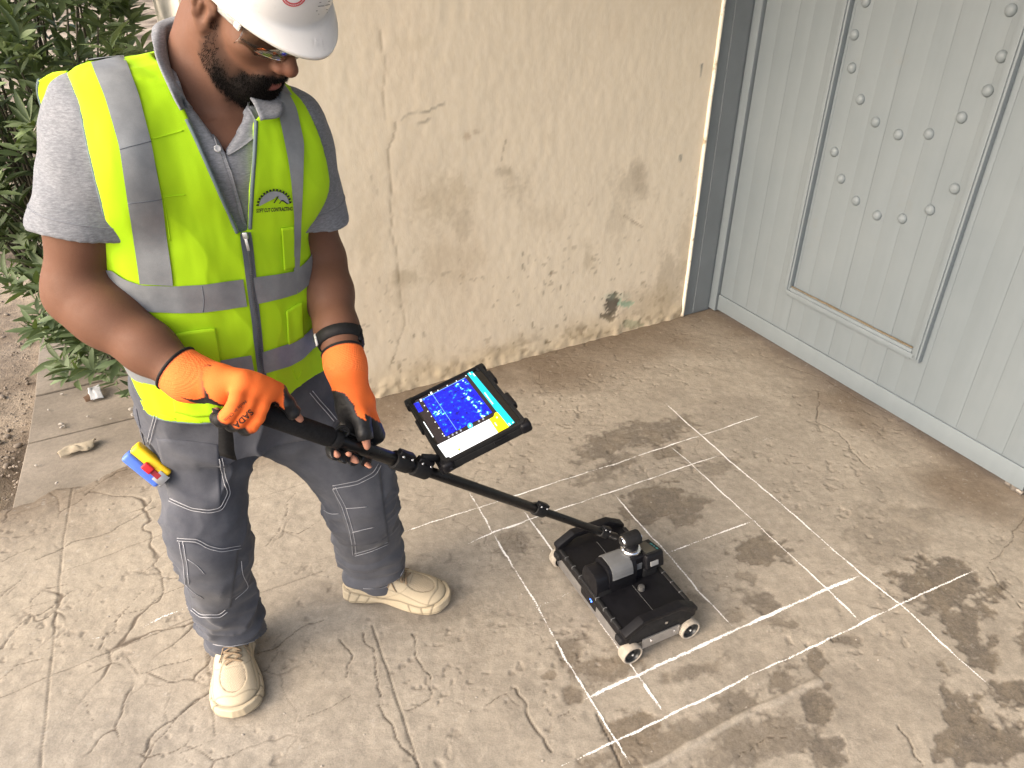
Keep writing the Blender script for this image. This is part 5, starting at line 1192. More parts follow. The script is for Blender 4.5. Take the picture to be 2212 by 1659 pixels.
# zip
zl = [(516,506),(530,600),(543,700),(552,780),(560,838),(566,858)]; zr = [(541,500),(552,600),(562,700),(570,780),(578,838),(582,858)]
zp = rowmesh('zip', smooth_rows(strip(CV, zl, zr, 60, 5, .0032), 2), zipm, vest)
zc_ = smooth_rows(strip(CV, [((a[0] + b[0]) / 2, (a[1] + b[1]) / 2) for a, b in zip(zl, zr)], [((a[0] + b[0]) / 2 + .5, (a[1] + b[1]) / 2) for a, b in zip(zl, zr)], 150, 2, .0045)[:1], 3)[0]
mb = MB(); tg = np.gradient(zc_, axis=0)
for i in range(1, 149):
    R = frame(tg[i], np.array([0, -1., 0])); mb.box(zc_[i] + R[:, 0] * (.0011 if i % 2 else -.0011), (.0044, .0022, .0016), R)
mb.build('zip_teeth', ztm, zp)
zs = zc_[2]; Rz = frame(-tg[2], np.array([0, -1., 0])); MB().box(zs + Rz[:, 1] * .002, (.009, .006, .012), Rz, .0015).box(zs - Rz[:, 2] * .016 + Rz[:, 1] * .004, (.0055, .0022, .022), Rz, .001).build('zip_slider', simple('zip_metal', (.30, .31, .32), .35, .8), zp, auto=40)
# pockets and seams of the vest
def patch(cast, top, bot, n, m, off, name, mt, par, th=.002): return rowmesh(name, smooth_rows(strip(cast, top, bot, n, m, off), 1), mt, par, th)
patch(CV, [(352,726),(410,714),(464,708)], [(372,790),(420,786),(476,782)], 26, 12, .0040, 'pocket', fv_.m, vest, .003)
patch(CV, [(617,672),(634,660),(650,652)], [(621,744),(640,735),(654,726)], 14, 12, .0040, 'pocket', fv_.m, vest, .003)
patch(CV, [(607,492),(622,490),(633,488)], [(612,584),(626,580),(634,577)], 12, 16, .0036, 'pocket', fv_.m, vest, .0025)
patch(CV, [(374,848),(420,852),(470,846)], [(378,888),(424,900),(476,896)], 20, 10, .0032, 'pocket', fv_.m, vest, .002)
def seam(cast, pts, r, off, mt, par, name='seam', step=5):
    l = cast.line(pts, off, step=step)
    if len(l) > 2: mb = MB(); mb.tube(smooth_rows(l[None], 2)[0], r, 6); return mb.build(name, mt, par, True)
for pts in ([(303,306),(345,296),(396,282)], [(352,425),(400,421)], [(330,330),(352,420),(368,520)], [(300,880),(340,893),(380,905)], [(632,795),(640,825),(652,800)]): seam(CV, pts, .0011, .0004, fv_.m, vest)
for pts in ([(259,323),(292,314),(325,305)], [(277,438),(312,434),(348,429)], [(436,616),(440,645),(438,673)]): seam(CV, pts, .0008, OFF - .0001, zipm, vest)
fa_ = crom([P(146, 152, 1.275), P(113, 157, 1.30), P(85, 173, 1.318)], 5); fb_ = crom([P(160, 215, 1.29), P(125, 225, 1.312), P(94, 238, 1.330)], 5); R = np.array([fa_ + (fb_ - fa_) * t + np.array([-.006, .004, .004]) * math.sin(t * 3.1) for t in np.linspace(0, 1, 8)])
bp1 = link('back_panel', mesh('back_panel', R.reshape(-1, 3), gridfaces(8, len(fa_))), fv_.m, vest); _m = bp1.modifiers.new('t', 'SOLIDIFY'); _m.thickness = .002
mb = MB(); mb.tube(np.concatenate([fa_[-1:], R[1:, -1]]), .0032, 8); mb.build('armhole_piping', pip, vest, True)
# piping along hem, openings
def rimcurve(v, mask, ang, score, nb=72, pick=.9):
    ids = np.where(mask)[0]; a = np.array([ang(p) for p in v[ids]]); s_ = np.array([score(p) for p in v[ids]]); out = []
    for k in range(nb):
        lo, hi = -math.pi + 2 * math.pi * k / nb, -math.pi + 2 * math.pi * (k + 1) / nb; m = (a >= lo) & (a < hi)
        if m.sum(): j = ids[m]; t = s_[m] >= np.quantile(s_[m], pick); out.append(v[j][t].mean(0))
    return np.array(out)
def closed_smooth(p, it=3):
    for _ in range(it): p = .25 * np.roll(p, 1, 0) + .5 * p + .25 * np.roll(p, -1, 0)
    return p
hz2 = vv[:, 2] < vv[:, 2].min() + .009
hc_ = closed_smooth(rimcurve(vv, hz2, theta, lambda p: np.linalg.norm(p[:2] - interp_rows(TK, np.array([p[2]]))[0][:2])), 2); mb = MB(); mb.tube(hc_, .0036, 8, True); mb.build('hem_piping', pip, vest, True)
for S_, sg in ((SHR, -1), (SHL, 1)):
    c_ = S_ + LFT * sg * (.094 if sg < 0 else .076) - UP * (.055 if sg < 0 else .070) + FWD * .005; Rm = np.stack([LFT, FWD, UP], 1)
    dist = sd_ell(vv.astype(f4), c_, (.124, .104, .165), Rm); mk = (np.abs(dist) < .006) & ((vv - c_) @ (LFT * sg) > -.135)
    if mk.sum() < 40: continue
    cu = rimcurve(vv, mk, lambda p: math.atan2((p - c_) @ FWD, (p - c_) @ UP), lambda p: (p - c_) @ (LFT * sg) + .0, 60, .85)
    mb = MB(); mb.tube(closed_smooth(cu, 3), .0034, 8, True); mb.build('armhole_piping', pip, vest, True)
seam(CV, [(403,258),(424,302),(460,384),(512,503)], .0034, .0, pip, vest, 'front_piping', 4); seam(CV, [(553,262),(550,330),(545,400),(540,494)], .0034, .0, pip, vest, 'front_piping', 4)
# ---- decals on cloth
def textmesh(s_, size=1.0, bold=0.0):
    c = bpy.data.curves.new('txt', 'FONT'); c.body = s_; c.size = size; c.align_x = 'CENTER'; c.align_y = 'CENTER'; c.offset = bold; c.resolution_u = 3
    o = bpy.data.objects.new('txt', c); COL.objects.link(o); bpy.context.view_layer.update(); me = bpy.data.meshes.new_from_object(o.evaluated_get(bpy.context.evaluated_depsgraph_get()))
    v = np.array([q.co[:2] for q in me.vertices]); f = [tuple(p.vertices) for p in me.polygons]; bpy.data.objects.remove(o); bpy.data.curves.remove(c); return v, f
def decal(name, v, f, o, ex, ey, cast, off, m, par):
    out = []
    for a, b in v:
        x, y = np.array(o) + a * np.array(ex) + b * np.array(ey); h = cast.hit(x, y)
        if h[0] is None: h = cast.hit(*(np.array(o)))
        if h[0] is None: return None
        out.append(np.array(h[0]) + np.array(h[1]) * off)
    return link(name, mesh(name, out, f), m, par, False)
ink = simple('black_print', (.012, .014, .012), .8, var=0); inkg = simple('grey_print', srgb(150,156,162), .8, var=.05)
v, f = textmesh('SOFT CUT CONTRACTING', 1.0, .028); w_ = v[:, 0].max() - v[:, 0].min(); sx = 78 / w_
decal('logo_text', v, f, (591.5, 451), (sx, -.06 * sx), (0, -sx * 1.75), CV, .0034, ink, vest)
# toothed half disc with a hill cut out
tp = []; NT = 15
for k in range(NT):
    a0 = math.pi - math.pi * k / NT; da = math.pi / NT
    for fr, rr in ((0, .84), (.12, 1.0), (.62, .98), (.70, .84)): tp.append((math.cos(a0 - da * fr) * rr, math.sin(a0 - da * fr) * rr))
n_ = len(tp); inn = [(x * .80, max(y * .80, 0)) for x, y in tp]
decal('logo_rim', np.array(tp + [(x * .86, y * .86) for x, y in [(q[0] / max(1e-6, math.hypot(*q)), q[1] / max(1e-6, math.hypot(*q))) for q in tp]]), [(i, i + 1, n_ + i + 1, n_ + i) for i in range(n_ - 1)], (590.5, 441), (38.5, -2.0), (0, -35), CV, .0032, ink, vest)
arc_ = [(math.cos(a) * .84, math.sin(a) * .84) for a in np.linspace(math.pi, .0, 24)]
hill = [(-.84 + 1.68 * t, y) for t, y in zip(np.linspace(0, 1, 24), np.interp(np.linspace(0, 1, 24), [0, .25, .52, .60, .66, .72, .80, .86, 1], [-.02, .20, .42, .56, .36, .24, .30, .16, .02]))]
decal('logo_disc', np.array(arc_ + hill), [(i, i + 1, 25 + i, 24 + i) for i in range(23)], (590.5, 441), (38.5, -2.0), (0, -35), CV, .0030, inkg, vest)
rid = [(-.05 + .0, .16), (.10, .40), (.20, .56), (.24, .52), (.14, .34), (.02, .14)]; decal('logo_ridge', np.array(rid), [tuple(range(6))], (590.5, 441), (38.5, -2.0), (0, -35), CV, .0038, ink, vest)
rid = [(.26, .10), (.40, .30), (.50, .30), (.80, .03), (.72, .03), (.48, .22), (.40, .22), (.32, .08)]; decal('logo_ridge', np.array(rid), [tuple(range(8))], (590.5, 441), (38.5, -2.0), (0, -35), CV, .0038, ink, vest)

# ---- polo collar, placket, cuffs
fold = [(431,244,1.262),(407,224,1.272),(381,181,1.288),(363,136,1.312),(355,84,1.352),(366,54,1.41),(424,46,1.455),(492,80,1.462),(548,140,1.44),(574,195,1.40),(540,228,1.315)]
outr = [(386,249,1.252),(366,214,1.262),(347,163,1.278),(333,108,1.302),(329,72,1.358),(342,54,1.43),(420,40,1.492),(512,84,1.50),(588,150,1.475),(602,250,1.385),(558,268,1.300)]
def rest(q, off):
    h = CV.hit(q[0], q[1]); h2 = CS.hit(q[0], q[1]); c = [np.array(z[0]) + np.array(z[1]) * off for z in (h, h2) if z[0] is not None]
    return min(c, key=lambda z: np.linalg.norm(z - CAM)) if c else P(*q)
fo = crom([P(*q) if 1 <= i <= 9 else rest(q, .017) for i, q in enumerate(fold)], 7); ou = crom([rest(q, .020 if i < 2 else .013) if i < 4 or i > 8 else P(*q) for i, q in enumerate(outr)], 7)
inn_ = fo + (NKB - nax * .01 - fo) * .10 - UP * .030
rows = []
for t in np.linspace(0, 1, 5): rows.append(inn_ + (fo - inn_) * t)
for t in np.linspace(.12, 1, 9): rows.append(fo + (ou - fo) * t + (UP * .006 - (NKB - fo) * .0) * math.sin(t * math.pi) )
R = np.array(rows); nn2 = R.shape[1]
col_v = R.reshape(-1, 3); col_f = gridfaces(R.shape[0], nn2); me_c = mesh('collar', col_v, col_f); co_ = link('collar', me_c, fs.m, shirt)
md = co_.modifiers.new('thick', 'SOLIDIFY'); md.thickness = .0032; md.offset = 0
plk = patch(CS, [(440,256),(456,288),(478,338),(500,400),(521,480)], [(466,300),(484,334),(500,372),(516,430),(532,488)], 30, 5, .003, 'placket', fs.m, shirt, .003)
patch(CS, [(536,232),(520,262),(500,306),(488,334)], [(561,284),(546,300),(520,320),(492,338)], 18, 6, .004, 'lapel', fs.m, shirt, .003)
btn = CS.hit(469, 322); bm2 = simple('shirt_button', srgb(186,188,190), .4, var=.05)
if btn[0] is not None:
    MB().lathe(np.array(btn[0]) + np.array(btn[1]) * .002, np.array(btn[1]), [(0, .0058), (.0016, .0058), (.0022, .0048), (.0014, .0032), (.0014, 0)], 16, False).build('button', bm2, shirt, True)
def cuffring(cast, S_, dirv, t0, t1, off, name, mt, par):
    R = []; fr_ = frame(dirv)
    for t in np.linspace(t0, t1, 5):
        r = []
        for a in np.linspace(0, 2 * math.pi, 49):
            d = fr_[:, 0] * math.cos(a) + fr_[:, 1] * math.sin(a); o = S_ + dirv * t; h = cast.t.ray_cast(Vector(o), Vector(d)); r.append(np.array(h[0]) + d * off if h[0] is not None and h[3] < .13 else o + d * .082)
        R.append(r)
    R = np.array(R); return link(name, mesh(name, R.reshape(-1, 3), gridfaces(5, 49)), mt, par)
for S_, d_, L_ in ((SHR, sdir, .178), (SHL, ldir, .172)):
    fr_ = frame(d_)
    for t in (L_ - .030, ): 
        pts = []
        for a in np.linspace(0, 2 * math.pi, 60)[:-1]:
            d = fr_[:, 0] * math.cos(a) + fr_[:, 1] * math.sin(a); h = CS.t.ray_cast(Vector(S_ + d_ * t + d * .16), Vector(-d)); pts.append(np.array(h[0]) + d * .0002 if h[0] is not None else S_ + d_ * t + d * .08)
        mb = MB(); mb.tube(closed_smooth(np.array(pts), 1), .0013, 6, True); mb.build('cuff_seam', simple('jersey_seam', srgb(120,123,130), .9, var=.1), shirt, True)

# ---- stitching and pockets on the trousers (double rows)
def dbl(pts, gap=6, closed=False):
    p = np.array(pts, float); t = np.gradient(resample(p, max(8, len(p) * 6)), axis=0); q_ = resample(p, max(8, len(p) * 6)); n_ = np.stack([-t[:, 1], t[:, 0]], 1); n_ /= np.linalg.norm(n_, axis=1, keepdims=True) + 1e-9
    for s_ in (-.5, .5): seam(CTq, q_ + n_ * gap * s_, .0008, .0027, stm, trous, 'stitching', 4)
TX = lambda cx, cy: (270 + .4556 * cx, 810 + .4556 * cy)
patch(CTq, [TX(150,300),TX(300,310),TX(445,330)], [TX(215,590),TX(330,642),TX(455,636)], 22, 20, .0022, 'pocket', ft.m, trous, .002)
dbl([TX(452,395),TX(470,480),TX(490,560),TX(455,632),TX(400,645),TX(320,635),TX(215,590)]); dbl([TX(115,330),TX(130,260),TX(150,190)])
dbl([TX(250,778),TX(340,782),TX(395,815),TX(455,830),TX(545,815)]); dbl([TX(268,790),TX(290,900),TX(296,990)], 8); dbl([TX(320,1108),TX(360,1140),TX(450,1140),TX(480,1115)], 6)
seam(CTq, [TX(300,870),TX(340,895),TX(378,940)], .0008, .0027, stm, trous, 'stitching'); seam(CTq, [TX(288,990),TX(330,1030),TX(375,1055)], .0008, .0027, stm, trous, 'stitching'); seam(CTq, [TX(548,880),TX(555,950),TX(585,1005),TX(520,1060)], .0008, .0027, stm, trous, 'stitching')
dbl([TX(1205,425),TX(1180,470),TX(1100,510),TX(985,530)], 7); dbl([TX(992,535),TX(1040,625),TX(1070,720),TX(1082,780),TX(1090,850)], 7); dbl([TX(1090,850),TX(1160,830),TX(1245,795)], 5)
seam(CTq, [TX(1050,630),TX(1100,627),TX(1145,622)], .0008, .0027, stm, trous, 'stitching'); seam(CTq, [TX(1080,745),TX(1130,730),TX(1180,720)], .0008, .0027, stm, trous, 'stitching'); seam(CTq, [TX(948,640),TX(975,660),TX(1015,655)], .0008, .0027, stm, trous, 'stitching')
seam(CTq, [TX(420,1275),TX(500,1285),TX(610,1262)], .0008, .0027, stm, trous, 'stitching'); seam(CTq, [TX(1130,1010),TX(1220,1010),TX(1290,975),TX(1320,920)], .0008, .0027, stm, trous, 'stitching'); dbl([TX(880,80),TX(930,140),TX(995,215)], 7)
patch(CTq, [TX(985,530),TX(1090,512),TX(1205,430)], [TX(1090,850),TX(1170,828),TX(1250,792)], 16, 20, .0020, 'knee_panel', ft.m, trous, .0018)
patch(CTq, [TX(268,785),TX(395,815),TX(540,818)], [TX(320,1106),TX(420,1140),TX(500,1100)], 16, 20, .0020, 'knee_panel', ft.m, trous, .0018)
seam(CTq, [TX(55,160),TX(75,260),TX(95,330)], .0016, .0003, ft.m, trous, 'side_seam')

# ---- gloves
go = NB('glove_material'); gcl = go.attr('Col', 'Color'); kn1 = go.noise(900, 2, .5); rb = go.attr('rib')
go.P(Base__Color=go.mix(.22, gcl, go.ramp(kn1, [(.3, .3), (.7, .7)]), 'OVERLAY'), Roughness=go.ramp(go.attr('blk'), [(0, .85), (1, .42)])); go.b.inputs['Specular IOR Level'].default_value = .35
go.bump(go.math('ADD', kn1, go.math('MULTIPLY', rb, 2.0)), .35, .0010)
def mk_glove(name, v, f, side):
    vn_ = vnormals(v, f); bk = np.zeros(len(v))
    w0 = WRR if side == 'R' else WRL; kn = KN if side == 'R' else LKN; fvv = fa if side == 'R' else fa2; fvv = fvv / np.linalg.norm(fvv)
    pts = (v - PA) @ PDIR; cpt = PA + pts[:, None] * PDIR; rad = v - cpt; ang = np.degrees(np.arctan2(rad @ RBk, rad @ RN)); rr = np.linalg.norm(rad, axis=1); nz = fbm(v, 90, 2, 77)
    def segd(ch): 
        d = np.full(len(v), 9.)
        for a, b in zip(ch[:-1], ch[1:]): d = np.minimum(d, np.abs(sd_cone(v.astype(f4), a, b, 0, 0)))
        return d
    if side == 'R':
        fing = np.minimum.reduce([segd(c[2:]) for c in RF]); idx = segd(RI); th = segd(RT_[1:])
        bk = np.maximum(bk, sstep(112, 122, ang + nz * 8) * (fing < .016) * (ang < 180))           # finger undersides
        bk = np.maximum(bk, ((ang < -40 + nz * 6) & (rr < .05)).astype(float)); bk = np.maximum(bk, (th < .016).astype(float) * (ang < -25))
        prox = ((v - RI[1]) @ (RI[3] - RI[1])) / np.linalg.norm(RI[3] - RI[1]); bk = np.maximum(bk, (idx < .016) * sstep(.010, .016, prox + nz * .004 - (rad @ RN) * .25))
        bk = np.maximum(bk, (proj(v)[:, 0] > 613 + nz * 4).astype(float)); bk = bk * sstep(.045, .055, np.linalg.norm(v - w0, axis=1))
        bk = np.maximum(bk, ((vn_ @ RN < -.55) & (rr < .040)).astype(float))
    else:
        th = segd(LT[1:]); f0 = np.minimum.reduce([segd(c[2:]) for c in LFg])
        hand = (kn[0] + kn[3]) / 2 - w0; lat = (kn[0] - kn[3]); lat /= np.linalg.norm(lat); s_ = (v - w0) @ lat
        bk = np.maximum(bk, (th < .0175).astype(float)); bk = np.maximum(bk, (f0 < .015).astype(float))
        pxy = proj(v) + nz[:, None] * 2.5; bk = np.maximum(bk, ((pxy[:, 0] < np.interp(pxy[:, 1], [842, 850, 875, 900, 932, 945], [716, 745, 765, 773, 785, 800])) & (pxy[:, 1] > 843)).astype(float)); bk = np.maximum(bk, ((pxy[:, 1] > 897 + (pxy[:, 0] - 794) * .6) & (pxy[:, 0] > 788)).astype(float))
        bk = np.maximum(bk, ((ang > -20) & (ang < 60) & (rr < .06) & (th < .03)).astype(float))
    ax_ = (v - w0) @ fvv; cuff = sstep(.026, .018, ax_); cend = sstep(-.030, -.033, ax_)
    orr = np.array(srgb(250,118,52))[None] * (1 + .06 * fbm(v, 40, 3, 5)[:, None]) ; c = orr * (1 - .0 * cuff[:, None])
    c = c * (1 - .25 * sstep(.0, 1, cuff)[:, None]) + np.array(srgb(252,134,74)) * .25 * cuff[:, None]
    bk = bk * (1 - sstep(.012, .004, ax_)) if side == 'R' else bk; c = c * (1 - bk[:, None]) + np.array((.012, .012, .013)) * bk[:, None]; c = c * (1 - cend[:, None]) + np.array((.012, .012, .013)) * cend[:, None]
    rib = np.sin(ax_ * 2 * math.pi / .0022) * cuff * .5 if side == 'R' else np.sin(ax_ * 2 * math.pi / .0026) * cuff * .5
    d = rib * .0003 + bk * .0006 + bk * np.abs(np.sin(pts * 420 + nz * 3)) * .0005
    return link(name, mesh(name, v + vn_ * d[:, None], f, np.clip(c, .004, 1), {'rib': rib, 'blk': bk}), go.m, man)
glR = mk_glove('glove', gvR, gfR, 'R'); glL = mk_glove('glove', gvL, gfL, 'L')
CGR = Cast(gvR, gfR); pinkb = simple('glove_print', (.05, .025, .018), .8, var=0)
v, f = textmesh('SADA', 1.0, .02); ang_ = math.radians(-47); w_ = v[:, 0].max() - v[:, 0].min(); sx = 50 / w_
exx = np.array([-math.cos(math.radians(43)), math.sin(math.radians(43))]); eyy = np.array([math.sin(math.radians(43)), math.cos(math.radians(43))])
decal('print', v, f, (525, 904), exx * sx, eyy * sx * .9, CGR, .0012, pinkb, glR)
v, f = textmesh('Made in China', 1.0, .01); w_ = v[:, 0].max() - v[:, 0].min(); sx = 62 / w_; decal('print', v, f, (508, 887), exx * sx, eyy * sx * .95, CGR, .0012, simple('faded_print', (.25, .07, .03), .8, var=.2, nscale=600), glR)
def wristring(c0, dv, r, w, name, m, par):
    fr_ = frame(dv); mb = MB(); mb.tube([c0 + fr_[:, 0] * r * math.cos(a) + fr_[:, 1] * r * math.sin(a) for a in np.linspace(0, 2 * math.pi, 40)[:-1]], w, 8, True); return mb.build(name, m, par, True)
wristring(WRR - fu * .036, fa, .0425, .0028, 'cuff_edge', blk2, glR); fu2 = fa2 / np.linalg.norm(fa2); wristring(WRL - fu2 * .036, fa2, .0395, .0028, 'cuff_edge', blk2, glL)
# ---- hard hat
hp = NB('white_abs'); h1 = hp.noise(6, 4, .6); h2 = hp.noise(90, 4, .7)
hp.P(Base__Color=hp.mix(hp.ramp(h2, [(.6, 0.), (.75, .25)]), hp.ramp(h1, [(.3, (.74, .735, .73)), (.7, (.80, .80, .79))]), (.55, .52, .48)), Roughness=hp.ramp(h1, [(.3, .26), (.7, .38)]), Coat__Weight=.15)
HA, HB, HYC, HZ0, HT, HV, HRL = .1131, .1266, -.0059, .0771, .0834, .0399, .1454
def hat(t, k, out=0.0):
    """t round the rim (0 = front), k: 0 rim plane ... 1 crown"""
    c = np.clip(math.cos(t), 0, 1)
    a, b = HA + out, HB + out
    if k <= 0: y = b * math.cos(t) + HV * c ** 2.5 * 1.0; x = a * math.sin(t); z = -.006 * c ** 2
    else:
        e = math.sin(k * math.pi / 2); s_ = math.cos(k * math.pi / 2) ** .82; y = (b - .006) * math.cos(t) * s_; x = (a - .006) * math.sin(t) * s_; z = .010 + .128 * e
        rd = .0035 * max(0, 1 - abs(x) / .018) * (k > .3); z += rd
    Y = HYC + y * math.cos(HT) + z * math.sin(HT); Z = HZ0 - y * math.sin(HT) + z * math.cos(HT) + x * HRL
    return hl(x, Y, Z)
hats = empty('hard_hat', tuple(hl(0, 0, .09))); setp(hats, 'white hard hat on the bearded man\'s head', 'hard hat')
NT_ = 96; ts = np.arange(NT_) * 2 * math.pi / NT_; rows = [[hat(t, k) for t in ts] for k in [0.0] + list(np.linspace(.001, .985, 26))]
rim0 = np.array(rows[0]); sh0 = np.array(rows[1])
rows = [list(rim0 - HU * .0055), list(rim0 - HU * .0055 + (rim0 - rim0.mean(0)) * .012), list(rim0 + (rim0 - rim0.mean(0)) * .012), list(rim0 + HU * .0012)] + [list(rim0 + (sh0 - rim0) * s_ + HU * .003 * math.sin(s_ * 3.1)) for s_ in (.25, .5, .75)] + rows[1:]
V_ = np.array(rows); nr_ = V_.shape[0]
hf_ = gridfaces(nr_, NT_); wrapf = [(i * NT_ + NT_ - 1, (i + 1) * NT_ + NT_ - 1, (i + 1) * NT_, i * NT_) for i in range(nr_ - 1)]
hf_ = np.concatenate([hf_, np.array(wrapf)]); hv_ = V_.reshape(-1, 3); cap_ = len(hv_); hv_ = np.concatenate([hv_, hv_[-NT_:].mean(0)[None]])
me_h = mesh('shell', hv_, [tuple(q) for q in hf_] + [((nr_ - 1) * NT_ + i, (nr_ - 1) * NT_ + (i + 1) % NT_, cap_) for i in range(NT_)])
hso = link('shell', me_h, hp.m, hats); me_h.validate()
bmh = bmesh.new(); bmh.from_mesh(me_h); bmesh.ops.recalc_face_normals(bmh, faces=bmh.faces); bmh.to_mesh(me_h); bmh.free()
sdm = hso.modifiers.new('wall', 'SOLIDIFY'); sdm.thickness = .0022; sdm.offset = -1
# inner band
bandm = simple('head_band', (.05, .05, .055), .8); rr_ = []
for dz in (0, .028): rr_.append([hl(.084 * math.sin(t), -.006 + .104 * math.cos(t), .072 + dz - .08 * .104 * math.cos(t) + HRL * .084 * math.sin(t)) for t in ts])
link('head_band', mesh('head_band', np.array(rr_).reshape(-1, 3), [(i, (i + 1) % NT_, NT_ + (i + 1) % NT_, NT_ + i) for i in range(NT_)]), bandm, hats)
CH = Cast(hv_, [tuple(q) for q in hf_])
redm = simple('red_print', srgb(196,44,58), .45, var=.05)
nA = 48; ringv = np.array([(math.cos(a), math.sin(a)) for a in np.arange(nA) * 2 * math.pi / nA]); ringv = np.concatenate([ringv, ringv * .72])
def hatdecal(name, v, f, o, ex, ey, m, off=.0008):
    # keep only the faces whose corners land on the shell
    hits = [CH.hit(*(np.array(o) + a * np.array(ex) + b * np.array(ey))) for a, b in v]
    ok = [h[0] is not None for h in hits]; ff = [q_ for q_ in f if all(ok[i] for i in q_)]
    if ff: 
        vv_ = [np.array(h[0]) + (np.array(h[1]) if np.array(h[1]) @ ray(*o) < 0 else -np.array(h[1])) * off if h[0] is not None else np.zeros(3) for h in hits]
        vv_ = [z if k_ else vv_[ff[0][0]] for z, k_ in zip(vv_, ok)]
        return link(name, mesh(name, vv_, ff), m, hats, False)
hatdecal('logo_ring', ringv, [(i, (i + 1) % nA, nA + (i + 1) % nA, nA + i) for i in range(nA)], (634, -13), (28, 1), (1, -27), redm)
whm = simple('white_print', (.75, .74, .73), .45, var=0)
for a in np.radians(np.arange(200, 345, 9)):
    c_ = np.array([math.cos(a), math.sin(a)]) * .86; t_ = np.array([-c_[1], c_[0]]); hatdecal('logo_letter', np.array([c_ - t_ * .045 - c_ * .05, c_ + t_ * .045 - c_ * .05, c_ + t_ * .045 + c_ * .05, c_ - t_ * .045 + c_ * .05]), [(0, 1, 2, 3)], (634, -13), (28, 1), (1, -27), whm, .0011)
gpm = simple('grey_label_print', (.10, .10, .13), .6, var=0)
for x0, y0, x1, y1 in ((689,5,712,2),(686,13,700,12),(702,11,712,9),(682,23,707,20),(687,30,707,28)): hatdecal('label_line', np.array([(0, -.5), (1, -.5), (1, .5), (0, .5)]), [(0, 1, 2, 3)], (x0, y0), (x1 - x0, y1 - y0), (0, 1.3), gpm)
v, f = textmesh('3M', 1.0, .01); w_ = v[:, 0].max() - v[:, 0].min(); hatdecal('embossed_mark', v, f, (680, 92), (30 / w_, 2), (-3, -30 / w_), hp.m, .0016)

# ---- safety glasses
gl_ = NB('clear_lens'); trn = gl_.n('ShaderNodeBsdfTransparent'); trn.inputs[0].default_value = (.98, .99, .95, 1); gls = gl_.n('ShaderNodeBsdfGlossy', Roughness=.05); fre = gl_.n('ShaderNodeFresnel', IOR=1.6); mxs = gl_.n('ShaderNodeMixShader')
gl_.t.links.new(gl_.math('MULTIPLY', fre.outputs[0], .8), mxs.inputs[0]); gl_.t.links.new(trn.outputs[0], mxs.inputs[1]); gl_.t.links.new(gls.outputs[0], mxs.inputs[2]); gl_.t.links.new(mxs.outputs[0], gl_.out.inputs[0])
spec = empty('safety_glasses', tuple(hl(0, .10, .015))); setp(spec, 'clear safety glasses worn under the white hard hat', 'glasses')
rws = []
for a in np.linspace(-1.22, 1.22, 33):
    x = .073 * math.sin(a) / math.sin(1.22); y = .024 + .084 * math.cos(a * .98); top, bot = .044, (-.002 if abs(a) > .18 else .018 - .02 * abs(a) / .18)
    rws.append([hl(x, y + .006 * math.sin(math.pi * s_) - .002 * s_, top + (bot - top) * s_) for s_ in np.linspace(0, 1, 8)])
R = np.array(rws); le = link('lens', mesh('lens', R.reshape(-1, 3), gridfaces(33, 8)), gl_.m, spec); sdl = le.modifiers.new('wall', 'SOLIDIFY'); sdl.thickness = .0018
cl = NB('clear_plastic'); cl.P(Base__Color=(.85, .86, .84), Roughness=.12, Transmission__Weight=.7, IOR=1.45)
for s_ in (-1, 1):
    pts = [hl(s_ * .073, .052, .028), hl(s_ * .0775, .035, .027), hl(s_ * .0800, .0, .026), hl(s_ * .081, -.035, .020)]; mb = MB(); mb.tube(crom(pts, 5), np.array([(.0055, .0016)] * 16), 8, up=HX); mb.build('temple', cl.m, spec, True)
    MB().box(hl(s_ * .0745, .050, .028), (.006, .012, .013), RH, .002).build('hinge', cl.m, spec)
mb = MB(); mb.tube(crom([hl(x, .024 + .084 * math.cos(a) + .002, .044) for x, a in ((-.070, -1.15), (-.045, -.65), (-.02, -.28), (0, 0), (.02, .28), (.045, .65), (.07, 1.15))], 4), .0018, 6); mb.build('brow_bar', cl.m, spec, True)

# ---- shoes
SHW = np.array([[-.004, .006], [.004, .026], [.02, .037], [.06, .0395], [.11, .039], [.16, .044], [.20, .050], [.235, .050], [.262, .043], [.28, .030], [.290, .016], [.297, .004]])
SHH = np.array([[-.004, .060], [.02, .098], [.07, .094], [.105, .100], [.135, .096], [.165, .082], [.20, .068], [.235, .060], [.262, .052], [.285, .040], [.297, .024]])
st_ = .0026; so_ = SDF(np.arange(-.07, .07, st_), np.arange(-.02, .315, st_), np.arange(-.006, .125, st_))
def shoe_up(p):
    x, y, z = p[..., 0], p[..., 1], p[..., 2]; W = 1.14 * interp_rows(SHW, y)[..., 0] - 4 * (np.maximum(y - .297, 0) + np.maximum(-.004 - y, 0)); H = 1.06 * interp_rows(SHH, y)[..., 0]; cx = .006 * np.sin(np.clip(y, 0, .3) * 10.5) 
    W = np.maximum(W, .003); H = np.maximum(H, .01); tap = 1 - .30 * np.clip(z / .10, 0, 1) * sstep(.16, .06, y) 
    r = (np.abs((x - cx) / (W * tap)) ** 2.5 + np.abs((z - .012) / (H - .012)) ** 2.5) ** .4
    return np.maximum((r - 1) * np.minimum(W, H), np.maximum(y - .298, -.006 - y)).astype(f4)
so_.op(shoe_up, (-.07, -.02, -.01), (.07, .315, .13)); so_.op(lambda p: (p[..., 2] - .022).astype(f4), (-.07, -.02, -.01), (.07, .32, .03), 0, 'd', pad=0)
so_.ell((0, .058, .108), (.030, .048, .050), None, .01, 'd')
uv_, uf_ = so_.net(); uv_ = relax(uv_, uf_, 1, .4)
ss_ = SDF(np.arange(-.075, .075, st_), np.arange(-.025, .32, st_), np.arange(-.006, .06, st_))
